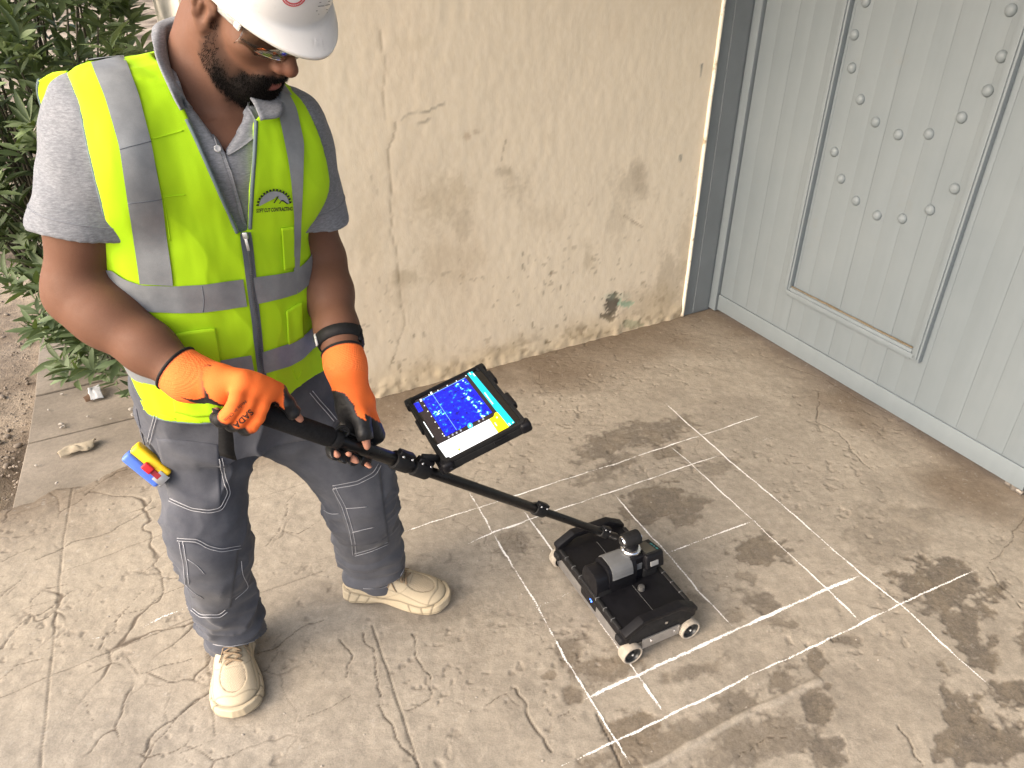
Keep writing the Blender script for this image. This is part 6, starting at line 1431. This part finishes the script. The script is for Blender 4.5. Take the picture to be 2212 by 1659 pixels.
def shoe_sole(p):
    x, y, z = p[..., 0], p[..., 1], p[..., 2]; W = interp_rows(SHW, np.clip((y - .1465) * .965 + .1465, -.004, .297))[..., 0] * 1.14 + .0065 - 5 * (np.maximum(y - .3005, 0) + np.maximum(-.0075 - y, 0)); cx = .006 * np.sin(np.clip(y, 0, .3) * 10.5)
    waist = .007 * np.exp(-((y - .115) / .035) ** 2); fl = .004 * np.sin(z * 150); W = W - waist + fl * .4 - .004 * (z < .008)
    top = .030 + .012 * sstep(.06, -.01, y) + .006 * sstep(.22, .29, y) + .003 * np.sin(y * 46); bot = .010 * sstep(.235, .30, y) ** 2 + .004 * sstep(.03, -.01, y)
    dx = np.abs(x - cx) - W; dz = np.maximum(z - top, bot - z)
    q_ = np.stack([dx, dz], -1) + .005; return np.maximum(np.linalg.norm(np.maximum(q_, 0), axis=-1) + np.minimum(q_.max(-1), 0) - .005, np.maximum(y - .3015, -.0085 - y)).astype(f4)
ss_.op(shoe_sole, (-.075, -.025, -.01), (.075, .32, .06)); lv_, lf_ = ss_.net(); lv_ = relax(lv_, lf_, 1, .4)
ln = vnormals(lv_, lf_); gro = np.zeros(len(lv_))
for y0, sl in ((.02, .3), (.045, .5), (.075, .6), (.20, -.4), (.235, -.3), (.262, .2)): gro = np.maximum(gro, np.exp(-((lv_[:, 1] - y0 - sl * (lv_[:, 2] - .02)) / .0022) ** 2) * (lv_[:, 2] > .006))
gro = np.maximum(gro, np.exp(-((lv_[:, 2] - .010 - .004 * np.sin(lv_[:, 1] * 30)) / .0016) ** 2) * .8); lv_ = lv_ - ln * (gro * .0016)[:, None]
beige = np.array(srgb(205,190,162)); lcol = beige[None] * (1 + .07 * fbm(lv_, 25, 3, 9)[:, None]); lcol = lcol * (1 - .60 * gro[:, None]); dirt = sstep(.012, .0, lv_[:, 2] + .004 * fbm(lv_, 40, 3, 3)); lcol = lcol * (1 - dirt[:, None] * .45) + np.array(srgb(120,102,82)) * dirt[:, None] * .45
un = vnormals(uv_, uf_); X, Y, Z = uv_.T; ax2 = np.abs(X - .006 * np.sin(np.clip(Y, 0, .3) * 10.5)); H_ = 1.06 * interp_rows(SHH, Y)[:, 0]
toe = sstep(1.06, .94, np.hypot((Y - .214) / .043, ax2 / .031)) * (Z > H_ * .5)
edge = lambda m_: np.clip(1 - np.abs(m_ - .5) * 2.2, 0, 1)
ov = np.zeros(len(uv_)); gro2 = edge(toe)
for fn in (lambda: Z - .046 - .018 * np.sin((Y - .03) * 17), lambda: Y - .155 - (Z - .05) * .9 + .015 * np.sin(Z * 60), lambda: Y - .085 + (Z - .05) * .8, lambda: (ax2 - .020 - .002 * np.sin(Y * 80)) + .5 * (Y < .105) + .5 * (Y > .178), lambda: Y - .268 + (ax2 * .6) ** 1.1 * .8):
    gro2 = np.maximum(gro2, .6 * np.exp(-(fn() / .0015) ** 2)); ov += .5 * sstep(.003, -.003, fn())
mesh_dot = np.sin(X * 2 * math.pi / .0042) * np.sin(Y * 2 * math.pi / .0042) * toe
uv_ = uv_ + un * (ov * .0014 - gro2 * .0017 - toe * .0018 + mesh_dot * .0006)[:, None]
ucol = beige[None] * (1.03 + .06 * fbm(uv_, 25, 3, 19)[:, None]) * (1 - .62 * gro2[:, None]); ucol = ucol * (1 - toe[:, None] * .35) + np.array(srgb(196,178,154)) * toe[:, None] * .35 * (1 + .8 * mesh_dot[:, None])
_tp = .030 + .012 * sstep(.06, -.01, Y) + .006 * sstep(.22, .29, Y) + .003 * np.sin(Y * 46); ucol = ucol * (1 - .55 * np.exp(-((Z - _tp - .001) / .003) ** 2)[:, None]); lst = sstep(.100, .108, Y) * sstep(.182, .174, Y) * sstep(.020, .016, ax2) * (Z > .05); ucol = ucol * (1 - .25 * lst[:, None])
inn2 = sstep(.002, -.006, np.linalg.norm((uv_ - [0, .058, .108]) / [.030, .048, .050], axis=1) - 1.02); ucol = ucol * (1 - inn2[:, None] * .5)
sn_ = NB('shoe_leather'); sc_2 = sn_.attr('Col', 'Color'); sb = sn_.noise(500, 3, .6); sn_.P(Base__Color=sn_.mix(.25, sc_2, sn_.ramp(sb, [(.3, .34), (.7, .66)]), 'OVERLAY'), Roughness=.68); sn_.b.inputs['Specular IOR Level'].default_value = .3; sn_.bump(sb, .2, .001)
um = mesh('upper', uv_, uf_, np.clip(ucol * .80, .01, 1)); lm = mesh('sole', lv_, lf_, np.clip(lcol * .80, .01, 1)); um.materials.append(sn_.m); lm.materials.append(sn_.m)
for m_ in (um, lm): m_.polygons.foreach_set('use_smooth', np.ones(len(m_.polygons), bool))
CUP = Cast(uv_, uf_); lacem = simple('shoe_lace', tuple(c * .62 for c in srgb(180,156,126)), .85, var=.15, nscale=500, bump=.3, bscale=900)
def topz(x, y): h = CUP.t.ray_cast(Vector((x, y, .2)), Vector((0, 0, -1))); return h[0].z if h[0] is not None else .06
laces = MB(); ys_ = np.linspace(.118, .172, 5)
for i, y in enumerate(ys_):
    for s_ in (-1, 1):
        x0, x1 = s_ * .021, -s_ * .021; y1 = y + .0125
        pts = [(x0 + (x1 - x0) * t, y + (y1 - y) * t) for t in np.linspace(0, 1, 9)]; laces.tube([(a, b, topz(a, b) + .0034 + .0014 * (s_ > 0)) for a, b in pts], .0027, 6)
bow = [(.0, .114), (.016, .120), (.030, .132), (.034, .146), (.022, .150), (.008, .132), (-.002, .116)]; laces.tube([(a, b, topz(a, b) + .0055) for a, b in crom(bow, 5)], .0020, 6)
bow = [(.0, .114), (-.018, .112), (-.032, .122), (-.034, .136), (-.020, .136), (-.006, .122), (.0, .115)]; laces.tube([(a, b, topz(a, b) + .0058) for a, b in crom(bow, 5)], .0020, 6)
for e in ([(.002, .116), (.014, .138), (.026, .160), (.034, .176)], [(-.002, .116), (-.020, .134), (-.034, .150), (-.040, .160)]): laces.tube([(a, b, topz(a, b) + .0050) for a, b in crom(e, 4)], .0019, 6)
lame = mesh('laces', laces.v, laces.f); lame.materials.append(lacem); lame.polygons.foreach_set('use_smooth', np.ones(len(lame.polygons), bool))
for heel, toe_, mir in ((np.array([-.756, 1.425]), np.array([-.669, 1.156]), 1), (np.array([-.478, 1.572]), np.array([-.183, 1.522]), -1)):
    d = toe_ - heel; a = math.atan2(d[1], d[0]) - math.pi / 2
    s0 = empty('shoe', (float(heel[0]), float(heel[1]), .003)); s0.parent = man; s0.matrix_parent_inverse = parent_inv(man); s0.rotation_euler = (0, 0, a); s0.scale = (mir * 1.0, np.linalg.norm(d) / .295, 1.0)
    for me_, nm in ((um, 'upper'), (lm, 'sole'), (lame, 'laces')):
        o = bpy.data.objects.new(nm, me_); COL.objects.link(o); o.parent = s0

# ---- wrist watch on the left arm
wt_ = empty('wrist_watch', tuple(WRL - fu2 * .062)); setp(wt_, 'black wrist watch with a pale buckle on the man\'s left wrist', 'watch')
cw = WRL - fu2 * .064; fr_ = frame(fa2); CB = Cast(bv, bf); Rg = []
for o_ in (-.011, -.010, .010, .011):
    r = []
    for a in np.linspace(0, 2 * math.pi, 49)[:-1]:
        d = fr_[:, 0] * math.cos(a) + fr_[:, 1] * math.sin(a); c = cw + fu2 * o_; h = CB.t.ray_cast(Vector(c), Vector(d)); r.append(c + d * ((h[3] if h[0] is not None and h[3] < .06 else .036) + (.0035 if abs(o_) < .0105 else .0005)))
    Rg.append(r)
Rg = np.array(Rg); link('strap', mesh('strap', Rg.reshape(-1, 3), [(i * 48 + j, i * 48 + (j + 1) % 48, (i + 1) * 48 + (j + 1) % 48, (i + 1) * 48 + j) for i in range(3) for j in range(48)]), blk2, wt_)
def ringpt(px, py):
    h = CB.hit(px, py); return np.array(h[0]) if h[0] is not None else cw
bn = np.array([-.62, -.78, 0]); bn -= fu2 * (bn @ fu2); bn /= np.linalg.norm(bn); _h = CB.t.ray_cast(Vector(cw), Vector(bn)); bp = cw + bn * ((_h[3] if _h[0] is not None else .034) + .0055)
Rb = np.stack([np.cross(bn, fu2) * -1, fu2, bn], 1); MB().box(bp, (.0065, .026, .003), Rb, .001).build('buckle', simple('white_metal', (.82, .82, .83), .3, .3, .03), wt_, auto=40)
cn = fr_[:, 0] if (fr_[:, 0][0] > 0) else -fr_[:, 0]; cn = np.array([.93, .2, 0]); cn -= fu2 * (cn @ fu2); cn /= np.linalg.norm(cn)
Rc = np.stack([np.cross(fu2, cn), fu2, cn], 1); MB().box(cw + cn * .0395, (.034, .038, .011), Rc, .004, 3).build('case', blk, wt_, auto=45)
MB().box(cw + cn * .0455, (.028, .031, .0015), Rc, .0005).build('face', glass.m, wt_)

# ---- tape measure clipped to the trouser pocket
tp_ = empty('tape_measure'); setp(tp_, 'yellow and blue tape measure with red button on the trouser pocket', 'tape measure')
tc_ = P(318, 1003, 1.235); tp_.location = tuple(tc_)
ty = P(360, 1036, 1.255) - P(282, 972, 1.262); ty /= np.linalg.norm(ty); tn = np.array([.10, -.80, .60]); tn -= ty * (tn @ ty); tn /= np.linalg.norm(tn); tx = np.cross(ty, tn)
if proj(tc_ + tx * .02)[1] < proj(tc_)[1]: tx = -tx; 
Rt = np.stack([tx, ty, np.cross(tx, ty)], 1); Lh = .046
yel = simple('yellow_shell', srgb(250,205,30), .35, var=.06, nscale=30); blu = simple('blue_shell', srgb(84,120,215), .35, var=.06, nscale=30); redp = simple('red_button', srgb(196,30,40), .4, var=.06)
hw_ = .019
MB().box(tc_ - tx * .0115, (.023, Lh * 2 - .004, .034), Rt, .007, 3).build('yellow_half', yel, tp_, auto=45); MB().box(tc_ + tx * .0115, (.023, Lh * 2 - .004, .033), Rt, .007, 3).build('blue_half', blu, tp_, auto=45)
tnn = Rt[:, 2] if Rt[:, 2] @ (CAM - tc_) > 0 else -Rt[:, 2]
MB().box(tc_ + tnn * .019 + ty * .004, (.016, .022, .010), Rt, .003, 3).build('lock_button', redp, tp_, auto=45); MB().box(tc_ + tnn * .017 + ty * .024, (.012, .020, .005), Rt, .001).build('tape_slot', simple('slot_red', srgb(150,30,40), .5, var=0), tp_)
mb = MB(); mb.box(tc_ + ty * (Lh + .001) + tnn * .010, (.026, .003, .018), Rt, .001).box(tc_ + ty * (Lh - .010) + tnn * .0185, (.024, .022, .0015), Rt, .0005); mb.build('metal_hook', alu, tp_, auto=40)
MB().box(tc_ - tnn * .018 - ty * .005, (.014, .05, .0016), Rt, .0005).build('belt_clip', alu, tp_)
cord = MB(); cp = [tc_ + ty * (Lh - .004) - tnn * .012 + tx * .004, P(352, 1052, 1.262), P(361, 1085, 1.266), P(367, 1112, 1.268)]; cord.tube(crom(cp, 5), np.array([(.0048, .0018)] * 16), 8); cord.build('wrist_strap', blk2, tp_, True)

# ---- strap tail hanging below the right glove
sl_ = MB(); a0, a1 = pol(478, D(140), .022), P(497, 990, 1.10); sd1 = np.array([1., .2, 0]); rr2 = []
for t in np.linspace(0, 1, 10):
    c = a0 + (a1 - a0) * t + np.array([.004 * math.sin(t * 5), 0, 0]); rr2.append([c - PDIR * (.012 + .004 * t) , c + PDIR * (.012 + .006 * t)])
R = np.array(rr2); so2 = link('strap_tail', mesh('strap_tail', R.reshape(-1, 3), gridfaces(10, 2)), blk2, pole); mdd = so2.modifiers.new('t', 'SOLIDIFY'); mdd.thickness = .003
# ================================================================= bush and litter by the pavement
lf = NB('leaf_green'); lc = lf.attr('Col', 'Color'); oi = lf.n('ShaderNodeObjectInfo').outputs['Random']; ln1 = lf.noise(35, 3, .6)
lf_c = lf.mix(.35, lc, lf.ramp(ln1, [(.3, .3), (.7, .68)]), 'OVERLAY'); lf.P(Base__Color=lf_c, Roughness=.52); lf.b.inputs['Specular IOR Level'].default_value = .35
tl2 = lf.n('ShaderNodeBsdfTranslucent'); lf.t.links.new(lf.mix(1.0, lf_c, (.9, 1.0, .35), 'MULTIPLY'), tl2.inputs[0]); mxl = lf.n('ShaderNodeMixShader'); mxl.inputs[0].default_value = .22; lf.t.links.new(lf.b.outputs[0], mxl.inputs[1]); lf.t.links.new(tl2.outputs[0], mxl.inputs[2]); lf.t.links.new(mxl.outputs[0], lf.out.inputs[0])
def leafgeo(L, W, droop):
    ts_ = [0, .12, .3, .5, .7, .88, 1.0]; ws = [.08, .45, .88, 1.0, .78, .38, .0]; v = []; f = []
    for t, w in zip(ts_, ws): z = -droop * L * t * t; v += [(-W * w, L * t, z + .22 * W * w), (0, L * t, z), (W * w, L * t, z + .22 * W * w)]
    for i in range(6): a = i * 3; f += [(a, a + 1, a + 4, a + 3), (a + 1, a + 2, a + 5, a + 4)]
    return np.array(v), np.array(f)
BPOLY = np.array([(-260,-330),(338,-330),(331,30),(326,120),(345,400),(345,760),(300,878),(235,872),(175,850),(120,800),(82,740),(60,690),(15,640),(-10,560),(-60,520),(-260,420)], float)
def inpoly(q, poly):
    x, y = q; c = False
    for (x0, y0), (x1, y1) in zip(poly, np.roll(poly, -1, 0)):
        if (y0 > y) != (y1 > y) and x < (x1 - x0) * (y - y0) / (y1 - y0) + x0: c = not c
    return c
rb_ = np.random.default_rng(11); BASE = G(255, 800); BASE[2] = 0
bush = empty('leafy_bush', tuple(BASE)); setp(bush, 'dense green bush with slender pointed leaves at the end of the wall', 'bush')
whorls = []
CTR = np.array([-1.62, 2.95, .80])
tries = 0
while len(whorls) < 1000 and tries < 90000:
    tries += 1
    z = .03 + 2.05 * rb_.uniform(0, 1) ** .75; r_ = .40 + .28 * math.sin(min(1, z / 1.5) * math.pi * .62); a = rb_.uniform(0, 2 * math.pi); rr = r_ * math.sqrt(rb_.uniform(.18, 1))
    p = np.array([CTR[0] - .10 * z + rr * math.cos(a) * 1.25, CTR[1] - .30 + .16 * z + rr * math.sin(a) * .85, z])
    if (p - WL) @ AX > -.10 or not inpoly(proj(p), BPOLY): continue
    whorls.append((p, rr / r_))
stem_m = simple('bush_stem', (.05, .045, .03), .85, var=.25, nscale=40, bump=.3, bscale=120)
sv_ = MB(); wp_ = np.array([w[0] for w in whorls]); roots = [BASE + np.array([dx, dy, 0]) for dx, dy in ((0, 0), (-.12, .1), (.06, .14), (-.22, .18), (-.05, .26))]
for i, (p, e) in enumerate(whorls):
    if i % 9: continue
    r0 = roots[i % 5]; mid = r0 * .45 + p * .55 + np.array([0, 0, .12]); sv_.tube(crom([r0, mid, p], 4), np.linspace(.009, .0022, 9), 5)
sv_.build('stems', stem_m, bush, True)
cand = []
for p, e in whorls:
    out = p - np.array([CTR[0], CTR[1] - .1, p[2] * .6 + .15]); out /= np.linalg.norm(out); ax = out * .65 + UP * .75 + rb_.normal(size=3) * .35; ax /= np.linalg.norm(ax); Rw = frame(ax)
    young = np.clip((e - .72) * 2.2, 0, 1) * rb_.uniform(.2, 1) * (p[2] > .7); n = rb_.integers(6, 10)
    for k in range(n):
        a = 2 * math.pi * k / n + rb_.uniform(-.35, .35); tilt = rb_.uniform(.12, .85) if k < n - 2 else rb_.uniform(.8, 1.25)
        d = Rw[:, 0] * math.cos(a) * math.cos(tilt) + Rw[:, 1] * math.sin(a) * math.cos(tilt) + Rw[:, 2] * math.sin(tilt); L = rb_.uniform(.060, .108) * (1 - .2 * young)
        up_ = ax * math.cos(tilt) - (d - ax * (d @ ax)) * math.sin(tilt) + rb_.normal(size=3) * .12
        xx = np.cross(d, up_); xx /= np.linalg.norm(xx); zz = np.cross(xx, d); R = np.stack([xx, d, zz], 1); q0_ = p - ax * rb_.uniform(0, .05)
        g = np.array([.108, .150, .070]) * (1 - young) + np.array([.25, .31, .125]) * young; g = g * rb_.uniform(.7, 1.3)
        cand.append((q0_, R, L, rb_.uniform(.105, .14), rb_.uniform(.05, .38), g))
# the largest-looking leaves are objects of their own; the rest is one mass of real leaves
score = np.array([c[2] / np.linalg.norm(c[0] - CAM) * (1 if -20 < proj(c[0])[0] < 330 and proj(c[0])[1] > -10 else 0) * (1.3 if ((c[0] - CTR) @ np.array([.3, -.9, .3]) > .25) else 1) for c in cand]); order = np.argsort(-score); own = set(order[:290].tolist())
VV = []; FF = []; CC = []; base_me = []
for k in range(6):
    v, f = leafgeo(1.0, .5, .1 + .06 * k); col = (.092 + .030 * k, .128 + .036 * k, .058 + .014 * k); me = mesh('leaf', v * [.24, 1, 1], f, np.array([col] * len(v))); me.materials.append(lf.m); me.polygons.foreach_set('use_smooth', np.ones(len(me.polygons), bool)); base_me.append(me)
n0 = 0
for i, (p, R, L, wr_, dr, g) in enumerate(cand):
    if i in own:
        o = bpy.data.objects.new('leaf', base_me[int(np.clip((g[1] - .12) / .045, 0, 5))]); COL.objects.link(o); o.parent = bush; o.matrix_parent_inverse = parent_inv(bush); o.matrix_world = Matrix.Translation(Vector(p)) @ Matrix(R.tolist()).to_4x4() @ Matrix.Diagonal((L, L, L, 1)); o.matrix_basis = Matrix.Translation(Vector(p)) @ Matrix(R.tolist()).to_4x4() @ Matrix.Diagonal((L, L, L, 1))
        continue
    v, f = leafgeo(L, L * wr_, dr); VV.append(v @ R.T + p); FF.append(f + n0); CC.append(np.tile(g, (len(v), 1))); n0 += len(v)
fol = link('foliage', mesh('foliage', np.concatenate(VV), np.concatenate(FF), np.concatenate(CC)), lf.m, bush); setp(fol, kind='stuff')
# ---- litter
card = simple('dirty_card', tuple(c * .7 for c in srgb(190,176,152)), .9, var=.25, nscale=30, bump=.4, bscale=80)
def crumple(name, outline, z, h, seed, label, cat, m, nu=26, nv=10):
    """a creased sheet lying on the slab; outline = two pixel edges"""
    A = resample([G(x, y, z) for x, y in outline[0]], nu); B = resample([G(x, y, z) for x, y in outline[1]], nu); R = np.array([A + (B - A) * t for t in np.linspace(0, 1, nv)])
    n_ = fbm(R.reshape(-1, 3), 28, 3, seed).reshape(nv, nu); R[..., 2] += .006 + h * (np.sin(np.linspace(0, math.pi, nv))[:, None] * .7 + .5 * np.abs(n_) + .25 * n_); R[..., :2] += n_[..., None] * .008
    o = link(name, mesh(name, R.reshape(-1, 3), gridfaces(nv, nu)), m, None, False); md = o.modifiers.new('t', 'SOLIDIFY'); md.thickness = .0018; md.offset = 1; return setp(o, label, cat)
crumple('cardboard_scrap', ([(128,985),(150,965),(182,960),(210,952)], [(133,992),(160,984),(190,978),(206,968)]), -.014, .022, 4, 'crumpled piece of pale cardboard lying on the pavement slab', 'litter', card)
crumple('plastic_scrap', ([(190,845),(215,838)], [(198,868),(226,862)]), -.014, .03, 9, 'crumpled white plastic scrap under the bush', 'litter', simple('white_plastic_film', (.42, .43, .44), .35, var=.1), 14, 10)
crumple('dry_leaf', ([(182,862),(200,850)], [(186,872),(206,866)]), -.014, .015, 14, 'curled brown dry leaf under the bush beside white plastic', 'dry leaf', simple('dry_leaf_brown', (.12, .07, .04), .9, var=.3, nscale=60), 10, 6)
stone = simple('stone_chip', (.34, .31, .27), .9, var=.2, nscale=50, bump=.3, bscale=120); pm0 = []
for k in range(4):
    b = bmesh.new(); bmesh.ops.create_icosphere(b, subdivisions=2, radius=1.0); rs2 = np.random.default_rng(k)
    vv3 = np.array([q.co[:] for q in b.verts]); vv3 = vv3 * (1 + .35 * fbm(vv3 + k * 5, 1.3, 2, k)[:, None]) * [1, .7, .5]
    for q_, c in zip(b.verts, vv3): q_.co = c
    me = bpy.data.meshes.new('stone_chip'); b.to_mesh(me); b.free(); me.materials.append(stone); pm0.append(me)
for i, (x, y, s_, z) in enumerate([(132,917,.010,-.012),(133,924,.008,-.012),(138,921,.007,-.012),(284,885,.012,-.012),(287,897,.011,-.012),(134,852,.007,-.012),(123,1044,.007,.0),(78,1006,.006,-.012),(190,900,.006,-.012),(105,886,.006,-.012),(240,905,.005,-.012)]):
    o = bpy.data.objects.new('stone_chip', pm0[i % 4]); COL.objects.link(o); g = G(x, y, z); o.location = (g[0], g[1], z + s_ * .35); o.scale = (s_,) * 3; o.rotation_euler = (0, 0, i * 1.3); setp(o, 'small pale stone chip lying on the pavement slab', 'stone', 'stone chips on the pavement')
gv2 = []; gf2 = []; base = np.array([q.co[:] for q in pm0[1].vertices]); bfc = np.array([p.vertices[:] for p in pm0[1].polygons]); rs3 = np.random.default_rng(5)
for k in range(420):
    x = rs3.uniform(-60, 75); y = rs3.uniform(560, 1100); g = G(x, y, -.085)
    if rs3.uniform() > .95: s_ = rs3.uniform(.009, .018)
    else: s_ = rs3.uniform(.003, .008)
    gv2.append(base * s_ @ np.array(Matrix.Rotation(rs3.uniform(0, 6), 3, 'Z')) + [g[0], g[1], -.10 + fbm(np.array([[g[0], g[1]]]), 1.5, 4, 201)[0] * .025 + s_ * .2]); gf2.append(bfc + len(base) * k)
gr = link('gravel', mesh('gravel', np.concatenate(gv2), np.concatenate(gf2)), simple('gravel_brown', (.20, .165, .13), .95, var=.35, nscale=8)); setp(gr, kind='stuff')
# grit on the concrete
gv2 = []; gf2 = []
for k in range(90):
    x, y = rs3.uniform(0, 2212), rs3.uniform(700, 1659); g = G(x, y)
    if not (-1.9 < g[0] < 2.0 and .9 < g[1] < 3.8) or (g - W0) @ BX > -.02 or (g - D0) @ AX > -.02: continue
    i_ = int((g[0] - FX0) / FS); j_ = int((g[1] - FY0) / FS)
    if not keepg[i_, j_]: continue
    s_ = rs3.uniform(.0014, .0034); gv2.append(base * s_ + [g[0], g[1], fzg[i_, j_] + s_ * .3]); gf2.append(bfc + len(base) * len(gf2))
gr = link('grit', mesh('grit', np.concatenate(gv2), np.concatenate(gf2)), stone); setp(gr, kind='stuff')
